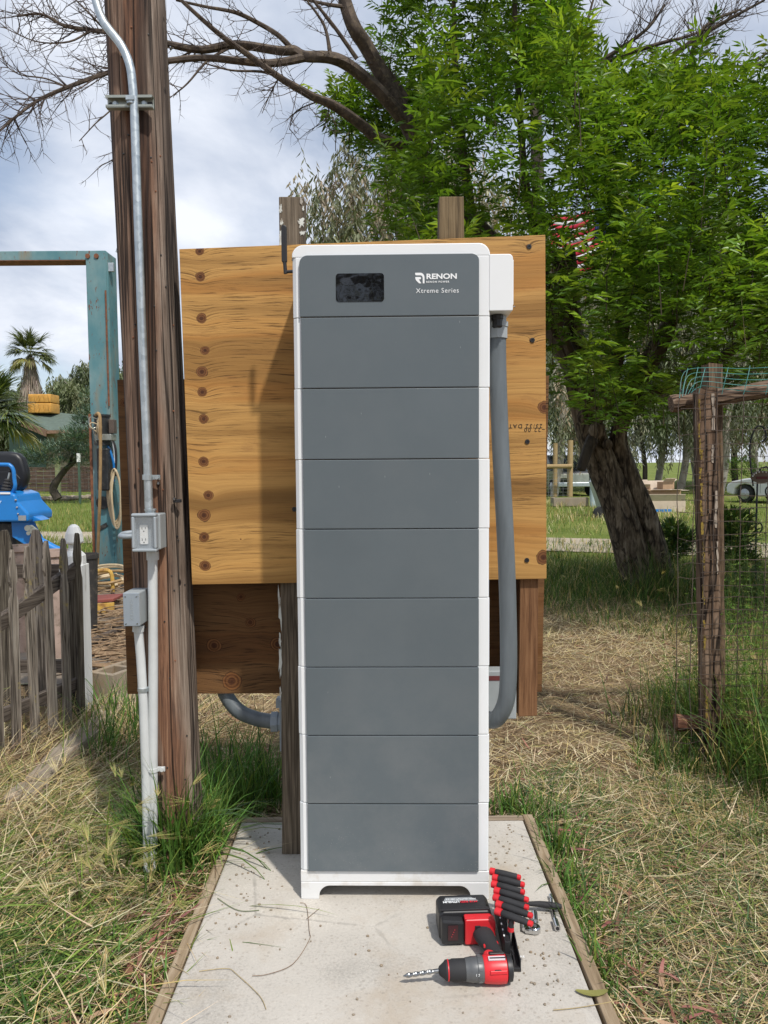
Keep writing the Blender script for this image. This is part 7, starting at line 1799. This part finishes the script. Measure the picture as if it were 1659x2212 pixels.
# ---- ratchets and extension bar
def g3(x, y, z): return gr(x, y, z)
rw = thing('chrome_ratchet', 'chrome ratchet with a socket lying beside the hex key stand', 'ratchet', gr(1147, 2012, 0))
MB().tube([g3(1132, 2008, .012), g3(1130, 1960, .012), g3(1128, 1945, .012)], .0062, 12).build('shank', CHROME, rw, smooth=True)
MB().tube([g3(1128, 1945, .012), g3(1127, 1915, .013)], .0085, 12).build('knurled_end', CHROME, rw, smooth=True)
h0 = g3(1148, 2014, 0)
MB().lathe([(.0165, 0), (.0195, .003), (.0195, .016), (.0165, .019)], (h0.x + .008, h0.y, .002), (0, 0, 1), 22).prism([(h0.x - .022, h0.y - .012, .004), (h0.x + .004, h0.y - .018, .004), (h0.x + .004, h0.y + .018, .004), (h0.x - .022, h0.y + .014, .004)], (0, 0, .014)).build('head', CHROME, rw, smooth=True, bevel=.0015)
MB().tube([(h0.x + .008, h0.y + .018, .012), g3(1156, 1990, .013)], .007, 12).tube([g3(1156, 1992, .0135), g3(1154, 1973, .0135)], .0105, 14).build('socket', CHROME, rw, smooth=True)
MB().lathe([(.006, 0), (.006, .002)], (h0.x + .010, h0.y, .021), (0, 0, 1), 10).build('selector', GREY_PL, rw)
bh = thing('black_grip_ratchet', 'black-handled ratchet lying across the chrome bars toward the form board', 'ratchet', gr(1165, 1955, 0))
MB().tube(smooth_path([g3(1122, 1948, .026), g3(1140, 1952, .026), g3(1165, 1953, .025), g3(1190, 1956, .022), g3(1213, 1958, .020)], 4), [.006, .006, .006, .0065, .007, .0075, .008, .0088, .0095, .010, .0105, .0108, .0108, .0105, .0095, .0085, .0065], 12).build('grip', BLACK_RUB, bh, smooth=True)
MB().tube([g3(1118, 1947, .026), g3(1124, 1948, .026)], .0095, 12).build('head', BLACK_PL, bh, smooth=True)
for t in (.55, .75): 
    a = g3(1165, 1953, .025).lerp(g3(1213, 1958, .020), t); MB().lathe([(.0112, -.002), (.0118, 0), (.0112, .002)], a, g3(1213, 1958, .02) - g3(1165, 1953, .025), 12).build('grip_ring', BLACK_PL, bh)
eb = thing('extension_bar', 'slim chrome extension bar with a socket lying nearest the right form board', 'extension bar', gr(1198, 1985, 0))
MB().tube([g3(1190, 1938, .008), g3(1193, 1960, .008), g3(1200, 1990, .008)], .0050, 12).build('rod', CHROME, eb, smooth=True)
sk = g3(1199, 1988, .0105); sk2 = g3(1204.5, 2006, .0105)
MB().tube([sk, sk2], .0095, 14).build('socket', CHROME, eb, smooth=True)
MB().lathe([(.0062, 0), (.0062, .001)], sk2 + (sk2 - sk).normalized() * .0002, sk2 - sk, 6).build('socket_opening', BLACK_PL, eb)
MB().tube([g3(1189, 1934, .008), g3(1190.5, 1941, .008)], .0066, 10).build('drive_end', CHROME, eb, smooth=True)
